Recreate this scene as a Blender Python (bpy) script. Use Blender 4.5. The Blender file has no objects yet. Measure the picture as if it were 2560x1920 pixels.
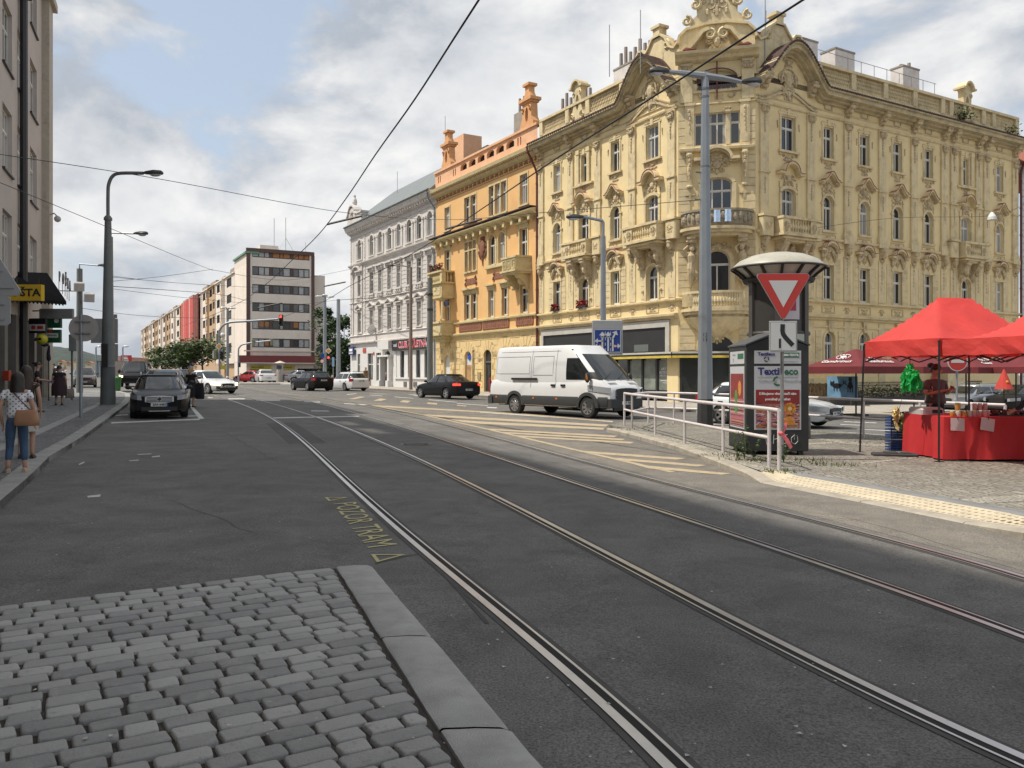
import bpy,bmesh,math,random
from mathutils import Matrix,Vector
random.seed(7)
SC=bpy.context.scene
COL=SC.collection
R=math.radians
PI=math.pi
FPX,HC,UC,VC=2060.0,1.65,1280.0,935.0
K=0.0135
def gz(x,y=0):return-K*x
def ray(u,v):return((u-UC)/FPX,(VC-v)/FPX)
def gp(u,v,off=0.0):
 a,b=ray(u,v)
 t=(off-HC)/(b+K*a)
 return Vector((a*t,t,gz(a*t)+off))
def at(u,v,Y):
 a,b=ray(u,v)
 return Vector((a*Y,Y,HC+b*Y))
def tag(o,label=None,cat=None,group=None,kind=None):
 if label:o['label']=label
 if cat:o['category']=cat
 if group:o['group']=group
 if kind:o['kind']=kind
 return o
def thing(name,label,cat,loc=(0,0,0),rz=0.0,group=None):
 o=bpy.data.objects.new(name,None);COL.objects.link(o)
 o.location=loc;o.rotation_euler=(0,0,rz);o.empty_display_size=0.2
 return tag(o,label,cat,group)
KIDS={}
def adopt(o,parent):
 o.parent=parent
 KIDS.setdefault(parent.name,[]).append(o)
def dup(o,loc=None,rz=None,parent=None,label=None,group=None):
 c=o.copy();COL.objects.link(c)
 if parent is not None:adopt(c,parent)
 if loc is not None:c.location=loc
 if rz is not None:c.rotation_euler=(0,0,rz)
 if label:c['label']=label
 if group:c['group']=group
 for ch in list(KIDS.get(o.name,[])):dup(ch,None,None,c)
 return c
class MB:
 def __init__(s):
  s.v=[];s.f=[];s.m=[];s.M=Matrix.Identity(4);s.mi=0;s.st=[]
 def push(s,M):s.st.append(s.M.copy());s.M=s.M@M
 def pop(s):s.M=s.st.pop()
 def add(s,vs,fs):
  b=len(s.v);M=s.M
  s.v+=[tuple(M@Vector(p))for p in vs]
  for f in fs:
   s.f.append([b+i for i in f]);s.m.append(s.mi)
 def box(s,x0,x1,y0,y1,z0,z1):
  if x1<x0:x0,x1=x1,x0
  if y1<y0:y0,y1=y1,y0
  if z1<z0:z0,z1=z1,z0
  vs=[(x,y,z)for z in(z0,z1)for y in(y0,y1)for x in(x0,x1)]
  s.add(vs,[(0,2,3,1),(4,5,7,6),(0,1,5,4),(2,6,7,3),(0,4,6,2),(1,3,7,5)])
 def cbox(s,c,d):
  s.box(c[0]-d[0]/2,c[0]+d[0]/2,c[1]-d[1]/2,c[1]+d[1]/2,c[2]-d[2]/2,c[2]+d[2]/2)
 def bbox(s,x0,x1,y0,y1,z0,z1,b):
  pts=[(x0+b,y0),(x1-b,y0),(x1,y0+b),(x1,y1-b),(x1-b,y1),(x0+b,y1),(x0,y1-b),(x0,y0+b)]
  ins=lambda q:[(min(max(x,x0+q),x1-q),min(max(y,y0+q),y1-q))for x,y in pts]
  s.loft([[(x,y,z0)for x,y in pts],[(x,y,z1-b)for x,y in pts],[(x,y,z1)for x,y in ins(b)]],True,True,True)
 def prism(s,poly,y0,y1):
  n=len(poly)
  s.add([(x,y0,z)for x,z in poly]+[(x,y1,z)for x,z in poly],[tuple(range(n)),tuple(range(2*n-1,n-1,-1))]+[(i,i+n,(i+1)%n+n,(i+1)%n)for i in range(n)])
 def prismx(s,poly,x0,x1):
  n=len(poly)
  s.add([(x0,y,z)for y,z in poly]+[(x1,y,z)for y,z in poly],[tuple(range(n-1,-1,-1)),tuple(range(n,2*n))]+[(i,(i+1)%n,(i+1)%n+n,i+n)for i in range(n)])
 def prismz(s,poly,z0,z1):
  n=len(poly)
  s.add([(x,y,z0)for x,y in poly]+[(x,y,z1)for x,y in poly],[tuple(range(n-1,-1,-1)),tuple(range(n,2*n))]+[(i,(i+1)%n,(i+1)%n+n,i+n)for i in range(n)])
 def loft(s,rings,closed=True,cap0=False,cap1=False):
  n=len(rings[0]);vs=[p for r in rings for p in r];fs=[]
  for k in range(len(rings)-1):
   for i in range(n if closed else n-1):
    j=(i+1)%n
    fs.append((k*n+i,k*n+j,(k+1)*n+j,(k+1)*n+i))
  if cap0:fs.append(tuple(range(n-1,-1,-1)))
  if cap1:b=(len(rings)-1)*n;fs.append(tuple(range(b,b+n)))
  s.add(vs,fs)
 def lathe(s,prof,c=(0,0,0),n=16,a0=0.0,a1=2*PI,sy=1.0,caps=True):
  full=abs(a1-a0-2*PI)<1e-6
  m=n if full else n+1
  rings=[[(c[0]+r*math.cos(a0+(a1-a0)*i/n),c[1]+sy*r*math.sin(a0+(a1-a0)*i/n),c[2]+z)for i in range(m)]for r,z in prof]
  s.loft(rings,full,caps and full,caps and full)
 def tube(s,pts,r,n=6,cap=True):
  pts=[Vector(p)for p in pts];rs=r if isinstance(r,(list,tuple))else[r]*len(pts)
  rings=[];up=None
  for i,p in enumerate(pts):
   t=(pts[min(i+1,len(pts)-1)]-pts[max(i-1,0)])
   if t.length<1e-9:t=Vector((0,0,1))
   t.normalize()
   if up is None:
    up=Vector((0,0,1))if abs(t.z)<.9 else Vector((1,0,0))
   a=t.cross(up)
   if a.length<1e-6:a=t.cross(Vector((0,1,0)))
   a.normalize();b=a.cross(t);up=b
   rings.append([tuple(p+a*rs[i]*math.cos(2*PI*k/n)+b*rs[i]*math.sin(2*PI*k/n))for k in range(n)])
  s.loft(rings,True,cap,cap)
 def ball(s,c,r,n=8,m=5):
  if not isinstance(r,(list,tuple)):r=(r,r,r)
  rings=[]
  for j in range(m+1):
   th=PI*(0.03+0.94*j/m)
   rings.append([(c[0]+r[0]*math.sin(th)*math.cos(2*PI*i/n),c[1]+r[1]*math.sin(th)*math.sin(2*PI*i/n),c[2]-r[2]*math.cos(th))for i in range(n)])
  s.loft(rings,True,True,True)
 def quad(s,a,b,c,d):s.add([a,b,c,d],[(0,1,2,3)])
 def poly(s,pts):s.add(pts,[tuple(range(len(pts)))])
 def slab(s,pts,z0,z1):
  n=len(pts)
  s.add([(p[0],p[1],gz(p[0])+z0)for p in pts]+[(p[0],p[1],gz(p[0])+z1)for p in pts],[tuple(range(n,2*n))]+[(i,(i+1)%n,(i+1)%n+n,i+n)for i in range(n)])
 def sheet(s,pts,z):
  s.add([(p[0],p[1],gz(p[0])+z)for p in pts],[tuple(range(len(pts)))])
 def ribbon(s,line,w,z,w2=None):
  L=[Vector((p[0],p[1],0))for p in line];lp=[];rp=[]
  for i,p in enumerate(L):
   t=(L[min(i+1,len(L)-1)]-L[max(i-1,0)]).normalized();nrm=Vector((-t.y,t.x,0))
   a=p+nrm*w/2;b=p-nrm*w/2
   lp.append((a.x,a.y,gz(a.x)+z));rp.append((b.x,b.y,gz(b.x)+z))
  s.loft([lp,rp],False)
 def text(s,txt,size,M,depth=0.01,mi=None,align='CENTER',sx=1.0,bold=0.0):
  cu=bpy.data.curves.new('lettering','FONT');cu.body=txt;cu.size=size;cu.extrude=depth/2
  cu.align_x=align;cu.align_y='CENTER';cu.resolution_u=2;cu.offset=bold
  ob=bpy.data.objects.new('lettering',cu);COL.objects.link(ob)
  bpy.context.view_layer.update()
  me=bpy.data.meshes.new_from_object(ob.evaluated_get(bpy.context.evaluated_depsgraph_get()))
  bpy.data.objects.remove(ob);bpy.data.curves.remove(cu)
  old=s.mi
  if mi is not None:s.mi=mi
  s.push(M@Matrix.Diagonal((sx,1,1,1)))
  s.add([tuple(v.co)for v in me.vertices],[tuple(p.vertices)for p in me.polygons])
  s.pop();s.mi=old
  bpy.data.meshes.remove(me)
 def build(s,name,mats,parent=None,smooth=None,loc=None,rz=0.0,bevel=0,fix=True,rot=None,seg=1):
  me=bpy.data.meshes.new(name)
  me.from_pydata(s.v,[],s.f)
  if not isinstance(mats,(list,tuple)):mats=[mats]
  for m in mats:me.materials.append(m)
  if len(mats)>1:me.polygons.foreach_set('material_index',s.m)
  if fix or bevel:
   bm=bmesh.new();bm.from_mesh(me)
   bmesh.ops.remove_doubles(bm,verts=bm.verts,dist=0.0004)
   if fix:bmesh.ops.recalc_face_normals(bm,faces=bm.faces)
   if bevel:
    es=[e for e in bm.edges if len(e.link_faces)==2 and e.calc_face_angle(0)>0.6]
    bmesh.ops.bevel(bm,geom=es,offset=bevel,segments=seg,affect='EDGES',profile=0.5,clamp_overlap=True)
   bm.to_mesh(me);bm.free()
  if smooth is not None:
   me.polygons.foreach_set('use_smooth',[True]*len(me.polygons))
   me.set_sharp_from_angle(angle=R(smooth))
  me.update()
  o=bpy.data.objects.new(name,me);COL.objects.link(o)
  if parent is not None:adopt(o,parent)
  if loc is not None:o.location=loc
  o.rotation_euler=rot if rot is not None else(0,0,rz)
  return o
def TR(x=0,y=0,z=0):return Matrix.Translation((x,y,z))
def RX(a):return Matrix.Rotation(R(a),4,'X')
def RY(a):return Matrix.Rotation(R(a),4,'Y')
def RZ(a):return Matrix.Rotation(R(a),4,'Z')
def SCL(x,y,z):return Matrix.Diagonal((x,y,z,1))
def arc(cx,cz,r,a0,a1,n,ry=None):
 ry=r if ry is None else ry
 return[(cx+r*math.cos(R(a0+(a1-a0)*i/n)),cz+ry*math.sin(R(a0+(a1-a0)*i/n)))for i in range(n+1)]
def spline(pts,per=8):
 P=[Vector(p)for p in pts];out=[]
 for i in range(len(P)-1):
  p0=P[max(i-1,0)];p1=P[i];p2=P[i+1];p3=P[min(i+2,len(P)-1)]
  for k in range(per):
   t=k/per
   out.append(.5*((2*p1)+(p2-p0)*t+(2*p0-5*p1+4*p2-p3)*t*t+(3*p1-p0-3*p2+p3)*t**3))
 out.append(P[-1]);return out
def nodes(m):
 m.use_nodes=True;nt=m.node_tree;nt.nodes.clear()
 out=nt.nodes.new('ShaderNodeOutputMaterial');b=nt.nodes.new('ShaderNodeBsdfPrincipled')
 nt.links.new(b.outputs[0],out.inputs[0]);return nt,b,out
def nd(nt,t,**kw):
 n=nt.nodes.new('ShaderNode'+t)
 for k,v in kw.items():
  if k.startswith('i_'):
   n.inputs[k[2:].replace('_',' ')].default_value=v
  else:setattr(n,k,v)
 return n
def noise(nt,co,scale,detail=4,rough=.55,dist=0.0):
 n=nt.nodes.new('ShaderNodeTexNoise');n.inputs['Scale'].default_value=scale;n.inputs['Detail'].default_value=detail
 n.inputs['Roughness'].default_value=rough;n.inputs['Distortion'].default_value=dist
 nt.links.new(co,n.inputs['Vector']);return n.outputs[0]
def mapr(nt,x,a,b,c,d,clamp=True):
 n=nt.nodes.new('ShaderNodeMapRange');n.clamp=clamp
 for i,v in enumerate((a,b,c,d)):n.inputs[i+1].default_value=v
 nt.links.new(x,n.inputs[0]);return n.outputs[0]
def mixc(nt,fac,a,b,mode='MIX'):
 n=nt.nodes.new('ShaderNodeMix');n.data_type='RGBA';n.blend_type=mode
 for sock,val in((n.inputs[0],fac),(n.inputs[6],a),(n.inputs[7],b)):
  if hasattr(val,'links'):nt.links.new(val,sock)
  elif isinstance(val,(int,float)):sock.default_value=val
  else:sock.default_value=(*val[:3],1)
 return n.outputs[2]
def math_(nt,op,a,b=None,c=None):
 n=nt.nodes.new('ShaderNodeMath');n.operation=op
 for i,v in enumerate((a,b,c)):
  if v is None:continue
  if hasattr(v,'links'):nt.links.new(v,n.inputs[i])
  else:n.inputs[i].default_value=v
 return n.outputs[0]
def bumpn(nt,b,h,strength,dist):
 n=nt.nodes.new('ShaderNodeBump');n.inputs['Strength'].default_value=strength;n.inputs['Distance'].default_value=dist
 nt.links.new(h,n.inputs['Height']);nt.links.new(n.outputs[0],b.inputs['Normal'])
def pos(nt,sc=None,obj=False):
 if obj:o=nt.nodes.new('ShaderNodeTexCoord').outputs['Object']
 else:o=nt.nodes.new('ShaderNodeNewGeometry').outputs['Position']
 if sc:
  m=nt.nodes.new('ShaderNodeMapping');m.inputs['Scale'].default_value=sc;nt.links.new(o,m.inputs['Vector']);o=m.outputs[0]
 return o
def S(r,g,b):
 c=lambda x:(x/255/12.92)if x/255<=.04045 else((x/255+.055)/1.055)**2.4
 return(c(r),c(g),c(b))
MATS={}
def mk(name,col,rough=.7,var=.10,scale=2.5,metal=0.0,bump=0.0,bscale=80,dirt=0.0,dirtc=(.05,.045,.04),dscale=1.2,streak=0.0,coat=0.0,spec=.5,emit=0.0,obj=False):
 if name in MATS:return MATS[name]
 m=bpy.data.materials.new(name);nt,b,out=nodes(m)
 P=pos(nt,obj=obj)
 f=mapr(nt,noise(nt,P,scale,5),.3,.7,1-var,1+var)
 c=mixc(nt,1.0,col,f,'MULTIPLY')
 if dirt:
  d=mapr(nt,noise(nt,P,dscale,8,.68,.4),.50,.72,0,dirt)
  c=mixc(nt,d,c,dirtc)
 if streak:
  q=pos(nt,(3.0,3.0,.22))
  d=mapr(nt,noise(nt,q,1.3,6,.62),.52,.75,0,streak)
  c=mixc(nt,d,c,dirtc)
 nt.links.new(c,b.inputs['Base Color'])
 b.inputs['Roughness'].default_value=rough;b.inputs['Metallic'].default_value=metal
 b.inputs['Specular IOR Level'].default_value=spec
 if coat:b.inputs['Coat Weight'].default_value=coat;b.inputs['Coat Roughness'].default_value=.04
 if bump:bumpn(nt,b,noise(nt,P,bscale,3),bump,.01)
 if emit:
  b.inputs['Emission Color'].default_value=(*col,1);b.inputs['Emission Strength'].default_value=emit
 MATS[name]=m;return m
def glassy(name,dark=(.012,.015,.018),curt=None,amount=.5,rough=.04,tint=None):
 """window pane seen from outside: a dark room, in some rooms pale curtains, under a glossy surface"""
 m=bpy.data.materials.new(name);nt,b,out=nodes(m)
 c=None
 if curt:
  oi=nt.nodes.new('ShaderNodeObjectInfo').outputs['Random']
  tc=nt.nodes.new('ShaderNodeTexCoord').outputs['Object']
  sx=nt.nodes.new('ShaderNodeSeparateXYZ');nt.links.new(tc,sx.inputs[0])
  mp=nt.nodes.new('ShaderNodeCombineXYZ');nt.links.new(sx.outputs[0],mp.inputs[0]);nt.links.new(math_(nt,'MULTIPLY',oi,37.0),mp.inputs[1])
  folds=mapr(nt,noise(nt,mp.outputs[0],9.0,4),.3,.7,.55,1.0)
  wid=mapr(nt,oi,0,1,.04,.5)
  side=math_(nt,'GREATER_THAN',math_(nt,'ABSOLUTE',sx.outputs[0]),wid)
  r2=math_(nt,'FRACT',math_(nt,'MULTIPLY',oi,17.31))
  on=math_(nt,'LESS_THAN',r2,amount)
  cc=mixc(nt,1.0,curt,folds,'MULTIPLY')
  c=mixc(nt,math_(nt,'MULTIPLY',side,on),dark,cc)
  nt.links.new(c,b.inputs['Base Color'])
 else:b.inputs['Base Color'].default_value=(*dark,1)
 b.inputs['Roughness'].default_value=rough;b.inputs['Specular IOR Level'].default_value=.75
 b.inputs['IOR'].default_value=1.6
 P=pos(nt);bumpn(nt,b,noise(nt,P,.9,2),.06,.05)
 return m
cam=bpy.data.cameras.new('camera');camo=bpy.data.objects.new('camera',cam);COL.objects.link(camo)
camo.location=(0,0,HC);camo.rotation_euler=(R(90),0,0)
cam.sensor_width=36.0;cam.lens=36.0*FPX/2560;cam.shift_y=-(960-VC)/2560
cam.clip_end=8000;cam.clip_start=0.05
SC.camera=camo
SUN_EL=R(60);SD=Vector((-.985,-.17,0)).normalized()
sdir=Vector((SD.x*math.cos(SUN_EL),SD.y*math.cos(SUN_EL),math.sin(SUN_EL)))
sun=bpy.data.lights.new('sun','SUN');sun.energy=3.35;sun.angle=R(1.2);sun.color=(1.0,.93,.82)
suno=bpy.data.objects.new('sun',sun);COL.objects.link(suno)
suno.rotation_euler=sdir.to_track_quat('Z','Y').to_euler();suno.location=(-60,-20,80)
SC.view_settings.view_transform='Standard';SC.view_settings.look='None'
SC.view_settings.exposure=0.55;SC.view_settings.gamma=1.0
SC.render.engine='CYCLES'
SC.cycles.max_bounces=6;SC.cycles.caustics_reflective=False;SC.cycles.caustics_refractive=False
W=bpy.data.worlds.new('World');SC.world=W;W.use_nodes=True
nt=W.node_tree;nt.nodes.clear()
wo=nt.nodes.new('ShaderNodeOutputWorld');bg=nt.nodes.new('ShaderNodeBackground');nt.links.new(bg.outputs[0],wo.inputs[0])
sky=nt.nodes.new('ShaderNodeTexSky');sky.sky_type='NISHITA';sky.sun_disc=False
sky.sun_elevation=SUN_EL;sky.sun_rotation=math.atan2(SD.x,SD.y);sky.air_density=1.0;sky.dust_density=1.5;sky.ozone_density=1.5
SKY_STR=0.10
bg.inputs[1].default_value=SKY_STR
G=nt.nodes.new('ShaderNodeTexCoord').outputs['Generated']
def vmap(sc,loc=(0,0,0)):
 m=nt.nodes.new('ShaderNodeMapping');m.inputs['Scale'].default_value=sc;m.inputs['Location'].default_value=loc
 nt.links.new(G,m.inputs['Vector']);return m.outputs[0]
sc_=(4.4,4.4,7.6)
def dens(off):
 a=noise(nt,vmap(sc_,(CLX+off[0],CLY+off[1],CLZ+off[2])),1.0,9,.56,.25)
 b=noise(nt,vmap((1.0,1.0,1.9),(CLX*.7+off[0]*.4,4.2,off[2]*.4)),1.0,2,.5)
 return math_(nt,'ADD',math_(nt,'MULTIPLY',a,.72),math_(nt,'MULTIPLY',b,.28))
CLX,CLY,CLZ=3.7,1.3,0.4
def lobe(az,el,k,amp):
 d=Vector((math.sin(R(az))*math.cos(R(el)),math.cos(R(az))*math.cos(R(el)),math.sin(R(el))))
 n=nt.nodes.new('ShaderNodeVectorMath');n.operation='DOT_PRODUCT';nt.links.new(G,n.inputs[0]);n.inputs[1].default_value=d
 return mapr(nt,n.outputs['Value'],math.cos(R(k)),1.0,0.0,amp)
D0=dens((0,0,0));D1=dens((.16,.0,-.22))
for l in((-22,19,9,-.09),(-13,15,11,.05),(-27,10,6,.05),(4,20,13,.05),(27,18,11,.02),(-12,7,9,.03)):
 D0=math_(nt,'ADD',D0,lobe(*l))
cov=mapr(nt,D0,.415,.505,0,1);cov.node.interpolation_type='SMOOTHSTEP'
lit=mapr(nt,math_(nt,'SUBTRACT',D0,D1),-.09,.11,0,1)
thick=mapr(nt,D0,.54,.72,0,1)
white=(6.7,6.65,6.55);grey=(3.25,3.55,4.0)
cc=mixc(nt,lit,grey,white)
cc=mixc(nt,math_(nt,'MULTIPLY',thick,.5),cc,(3.6,3.9,4.35))
base=mixc(nt,.60,mixc(nt,1.0,sky.outputs[0],(1.25,1.15,1.05),'MULTIPLY'),(4.1,4.75,5.6))
nt.links.new(mixc(nt,cov,base,cc),bg.inputs[0])
import numpy as np
def asphalt(name,c1,c2,big=.35):
 m=bpy.data.materials.new(name);nt,b,out=nodes(m);P=pos(nt)
 g=mapr(nt,noise(nt,P,70,3,.75),.34,.66,.45,1.6)
 g2=mapr(nt,noise(nt,P,300,1),.62,.72,0,.35)
 n1=mapr(nt,noise(nt,P,big,6,.6,.4),.35,.65,0,1)
 n2=mapr(nt,noise(nt,P,1.6,8,.7,.5),.35,.68,.74,1.18)
 c=mixc(nt,n1,c1,c2);c=mixc(nt,1.0,c,g,'MULTIPLY');c=mixc(nt,1.0,c,n2,'MULTIPLY')
 c=mixc(nt,g2,c,(.22,.21,.2))
 spots=mapr(nt,noise(nt,P,5.5,3,.5),.70,.74,0,.35)
 c=mixc(nt,spots,c,(.06,.06,.06))
 nt.links.new(c,b.inputs['Base Color'])
 b.inputs['Roughness'].default_value=.82;b.inputs['Specular IOR Level'].default_value=.35
 bumpn(nt,b,noise(nt,P,120,3,.7),.55,.012)
 return m
ASPH=asphalt('asphalt',(.112,.109,.104),(.148,.141,.130))
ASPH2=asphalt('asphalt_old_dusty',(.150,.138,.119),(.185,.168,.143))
ASPHD=asphalt('asphalt_patch',(.075,.073,.072),(.095,.091,.087))
def setts(name,ca,cb,joint,sz,rot=0.0,bump=.6):
 m=bpy.data.materials.new(name);nt,b,out=nodes(m);P0=pos(nt)
 mp=nt.nodes.new('ShaderNodeMapping');mp.inputs['Rotation'].default_value=(0,0,rot);nt.links.new(P0,mp.inputs[0]);P=mp.outputs[0]
 v=nt.nodes.new('ShaderNodeTexVoronoi');v.inputs['Scale'].default_value=1/sz;v.inputs['Randomness'].default_value=.55;v.feature='DISTANCE_TO_EDGE';nt.links.new(P,v.inputs['Vector'])
 w=nt.nodes.new('ShaderNodeTexVoronoi');w.inputs['Scale'].default_value=1/sz;w.inputs['Randomness'].default_value=.55;nt.links.new(P,w.inputs['Vector'])
 e=mapr(nt,v.outputs[0],.02,.12,0,1)
 bw=nt.nodes.new('ShaderNodeRGBToBW');nt.links.new(w.outputs['Color'],bw.inputs[0])
 c=mixc(nt,bw.outputs[0],ca,cb)
 c=mixc(nt,1.0,c,mapr(nt,noise(nt,P0,1.1,6,.65),.3,.7,.7,1.2),'MULTIPLY')
 c=mixc(nt,e,joint,c);nt.links.new(c,b.inputs['Base Color']);b.inputs['Roughness'].default_value=.8
 bumpn(nt,b,e,bump,.02);return m
SETT=setts('small_granite_setts',(.18,.165,.14),(.29,.27,.23),(.11,.10,.075),.125)
SETTD=setts('dark_mosaic_setts',(.14,.14,.14),(.21,.205,.20),(.07,.07,.07),.10)
SETTL=setts('pale_mosaic_setts',(.30,.275,.23),(.42,.39,.33),(.13,.12,.09),.10)
SLAB=setts('worn_pavement_setts',(.17,.17,.168),(.27,.27,.262),(.09,.09,.088),.22)
def slabs(name,ca,cb,joint,w,h,rot):
 m=bpy.data.materials.new(name);nt,b,out=nodes(m);P0=pos(nt)
 mp=nt.nodes.new('ShaderNodeMapping');mp.inputs['Rotation'].default_value=(0,0,rot);nt.links.new(P0,mp.inputs[0])
 br=nt.nodes.new('ShaderNodeTexBrick');nt.links.new(mp.outputs[0],br.inputs[0])
 br.inputs['Color1'].default_value=(*ca,1);br.inputs['Color2'].default_value=(*cb,1);br.inputs['Mortar'].default_value=(*joint,1)
 br.inputs['Scale'].default_value=1;br.inputs['Brick Width'].default_value=w;br.inputs['Row Height'].default_value=h;br.inputs['Mortar Size'].default_value=.012
 c=mixc(nt,1.0,br.outputs[0],mapr(nt,noise(nt,P0,1.3,6,.65),.3,.7,.72,1.2),'MULTIPLY')
 nt.links.new(c,b.inputs['Base Color']);b.inputs['Roughness'].default_value=.8
 bumpn(nt,b,noise(nt,P0,60,3),.3,.01);return m
PALE=slabs('pale_concrete_flags',(.34,.31,.27),(.42,.39,.34),(.2,.18,.15),.5,.5,.53)
GRAN=mk('granite_kerb',(.30,.295,.28),.78,.16,3.5,bump=.5,bscale=120,dirt=.45,dirtc=(.10,.095,.085),dscale=2.2)
GRANW=mk('granite_kerb_warm',(.36,.325,.265),.8,.16,3.5,bump=.5,bscale=120,dirt=.55,dirtc=(.11,.10,.08),dscale=2.2)
TACT=mk('yellow_tactile_paving',(.50,.43,.31),.8,.12,4,dirt=.5,dirtc=(.27,.24,.19),dscale=3)
def worn(name,col,wear,sc=6.0,thr=.5):
 """thin road paint with worn-through patches"""
 m=bpy.data.materials.new(name);nt,b,out=nodes(m);P=pos(nt)
 a=mapr(nt,noise(nt,P,sc,8,.7),thr,thr+.12,1,wear)
 c=mixc(nt,a,(.13,.125,.118),col);nt.links.new(c,b.inputs['Base Color']);b.inputs['Roughness'].default_value=.7
 return m
PWH=worn('road_paint_white',(.55,.54,.51),.45)
PYE=worn('road_paint_yellow',(.42,.335,.215),.55)
PYG=worn('road_paint_tram_text',(.44,.39,.18),.4,14,.56)
mb=MB()
N=[-4000,-1200,-400,-160,-80,-40,-20,-10,0,10,20,40,80,160,400,1200,4000]
NY=[-60,-20,0,5,10,20,40,80,160,400,1200,4000]
zz=lambda x:-K*max(-400,min(400,x))
vs=[(x,y,zz(x))for y in NY for x in N];n=len(N)
mb.add(vs,[(j*n+i,j*n+i+1,(j+1)*n+i+1,(j+1)*n+i)for j in range(len(NY)-1)for i in range(n-1)])
tag(mb.build('road',ASPH,fix=False),kind='structure')
def G(px,off=0.0):return[gp(u,v,off)for u,v in px]
def gx(a,b,k):return a+(b-a)*k
RAILPX={'a':[(250,944),(400,962),(529,987),(681,1052),(753,1099),(862,1186),(1006,1330),(1133,1443),(1280,1546),(1690,1920)],'b':[(330,945),(480,965),(594,990),(717,1019),(789,1045),(898,1084),(1043,1146),(1205,1226),(1280,1268),(1560,1413),(1917,1598),(2553,1904)],'c':[(420,948),(560,966),(680,983),(813,1015),(950,1050),(1130,1105),(1280,1157),(1598,1259),(1917,1366),(2235,1473),(2560,1592)],'d':[(460,947),(620,966),(760,988),(900,1013),(1050,1044),(1280,1108),(1552,1179),(1801,1243),(2032,1300),(2293,1372),(2560,1446)]}
RAIL={}
for k,px in RAILPX.items():
 g=G(px);d=(g[-1]-g[-2]).normalized()
 if k in 'cd':d=Vector((.28,-.96,0))
 d.z=0
 xs=np.array([p.x for p in g]);ys=np.array([p.y for p in g]);ly=np.log(ys)
 co=np.polyfit(ly,xs,5,w=1/ys)
 yy=np.exp(np.linspace(ly.max(),ly.min(),90));xx=np.polyval(co,np.log(yy))
 L_=[Vector((a,b,0))for a,b in zip(xx.tolist(),yy.tolist())]
 d=(L_[-1]-L_[-4]).normalized()
 RAIL[k]=L_+[L_[-1]+d*2,L_[-1]+d*5+Vector((.15,0,0))]
STEEL=mk('polished_rail_steel',(.62,.62,.62),.30,.12,3,metal=.85)
GROOVE=mk('rail_groove',(.012,.011,.010),.9,.1)
TRIM=mk('rail_bitumen_joint',(.060,.057,.053),.85,.2,4)
def offs(line,o):
 out=[]
 for i,p in enumerate(line):
  t=(line[min(i+1,len(line)-1)]-line[max(i-1,0)]).normalized()
  out.append(p+Vector((-t.y,t.x,0))*o)
 return out
rl={'a':'near rail of the closer tram track, beside the yellow lettering','b':'bright far rail of the closer tram track, crossing the foreground asphalt','c':'dark near rail of the farther tram track','d':'thin far rail of the farther tram track, nearest the island kerb'}
for k in 'abcd':
 sg=-1 if k in 'ac'else 1
 mb=MB();L=RAIL[k]
 mb.mi=2;mb.ribbon(offs(L,sg*.0),.21,.004)
 mb.mi=0;mb.ribbon(offs(L,sg*.035),.055,.010);mb.ribbon(offs(L,sg*-.052),.018,.010)
 mb.mi=1;mb.ribbon(offs(L,sg*-.02),.044,.008)
 o=mb.build('tram_rail',[STEEL,GROOVE,TRIM],fix=False)
 tag(o,rl[k],'tram rail','tram rails in the road')
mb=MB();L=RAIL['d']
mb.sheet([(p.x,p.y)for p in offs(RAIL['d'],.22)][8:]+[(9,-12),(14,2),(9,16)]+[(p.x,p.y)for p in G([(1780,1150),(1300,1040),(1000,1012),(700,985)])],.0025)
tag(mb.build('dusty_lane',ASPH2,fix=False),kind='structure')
mb=MB()
for q in([(470,1011),(477,1011),(511,1047),(498,1048)],[(278,1059),(498,1050),(500,1047),(278,1056)],[(418,1041),(492,1039),(492,1041),(418,1043.5)],[(290,1038),(320,1036),(320,1038),(290,1040)],[(677,1046.5),(898,1042),(898,1040),(677,1044)],[(778,1026.5),(822,1027),(824,1029),(778,1028.5)],[(490,993.5),(534,993.5),(530,995.5),(488,995)],[(570,996.5),(612,996.5),(612,998.5),(572,998.5)],[(640,1000),(700,1000),(700,1002),(642,1002)],[(760,1003.5),(800,1004.5),(800,1006.5),(762,1005.5)]):
 mb.sheet(G(q),.006)
cc=lambda l:[(860+x*.1808,820+y*.1808)for x,y in l]
for q in([(330,908),(540,912),(665,918),(440,914)],[(360,930),(540,945),(520,938),(340,925)],[(850,915),(1010,925),(980,930),(830,912)],[(1000,932),(1120,940),(1090,945),(960,935)],[(700,950),(960,972),(960,976),(690,955)],[(1170,990),(1560,1025),(1560,1030),(1170,995)],[(1560,1040),(1990,1072),(1990,1077),(1560,1046)],[(0,1042),(330,1060),(280,1066),(0,1050)],[(30,920),(170,905),(180,908),(50,924)]):
 mb.sheet(G(cc(q)),.006)
c1=lambda l:[(2020+x*.2441,800+y*.2441)for x,y in l]
for q in([(370,1040),(700,1052),(700,1058),(370,1046)],[(330,1068),(560,1078),(560,1083),(330,1073)],[(500,1115),(940,1138),(940,1144),(500,1121)],[(300,1145),(930,1190),(930,1197),(300,1152)],[(900,1072),(1000,1078),(1000,1086),(900,1080)]):
 mb.sheet(G(c1(q)),.006)
c6=lambda l:[(1200+x*.3162,800+y*.3162)for x,y in l]
for q in([(50,688),(135,692),(130,699),(60,695)],[(0,726),(1050,800),(1050,804),(0,733)],[(1190,690),(1720,712),(1720,716),(1190,694)]):
 mb.sheet(G(c6(q)),.006)
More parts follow.
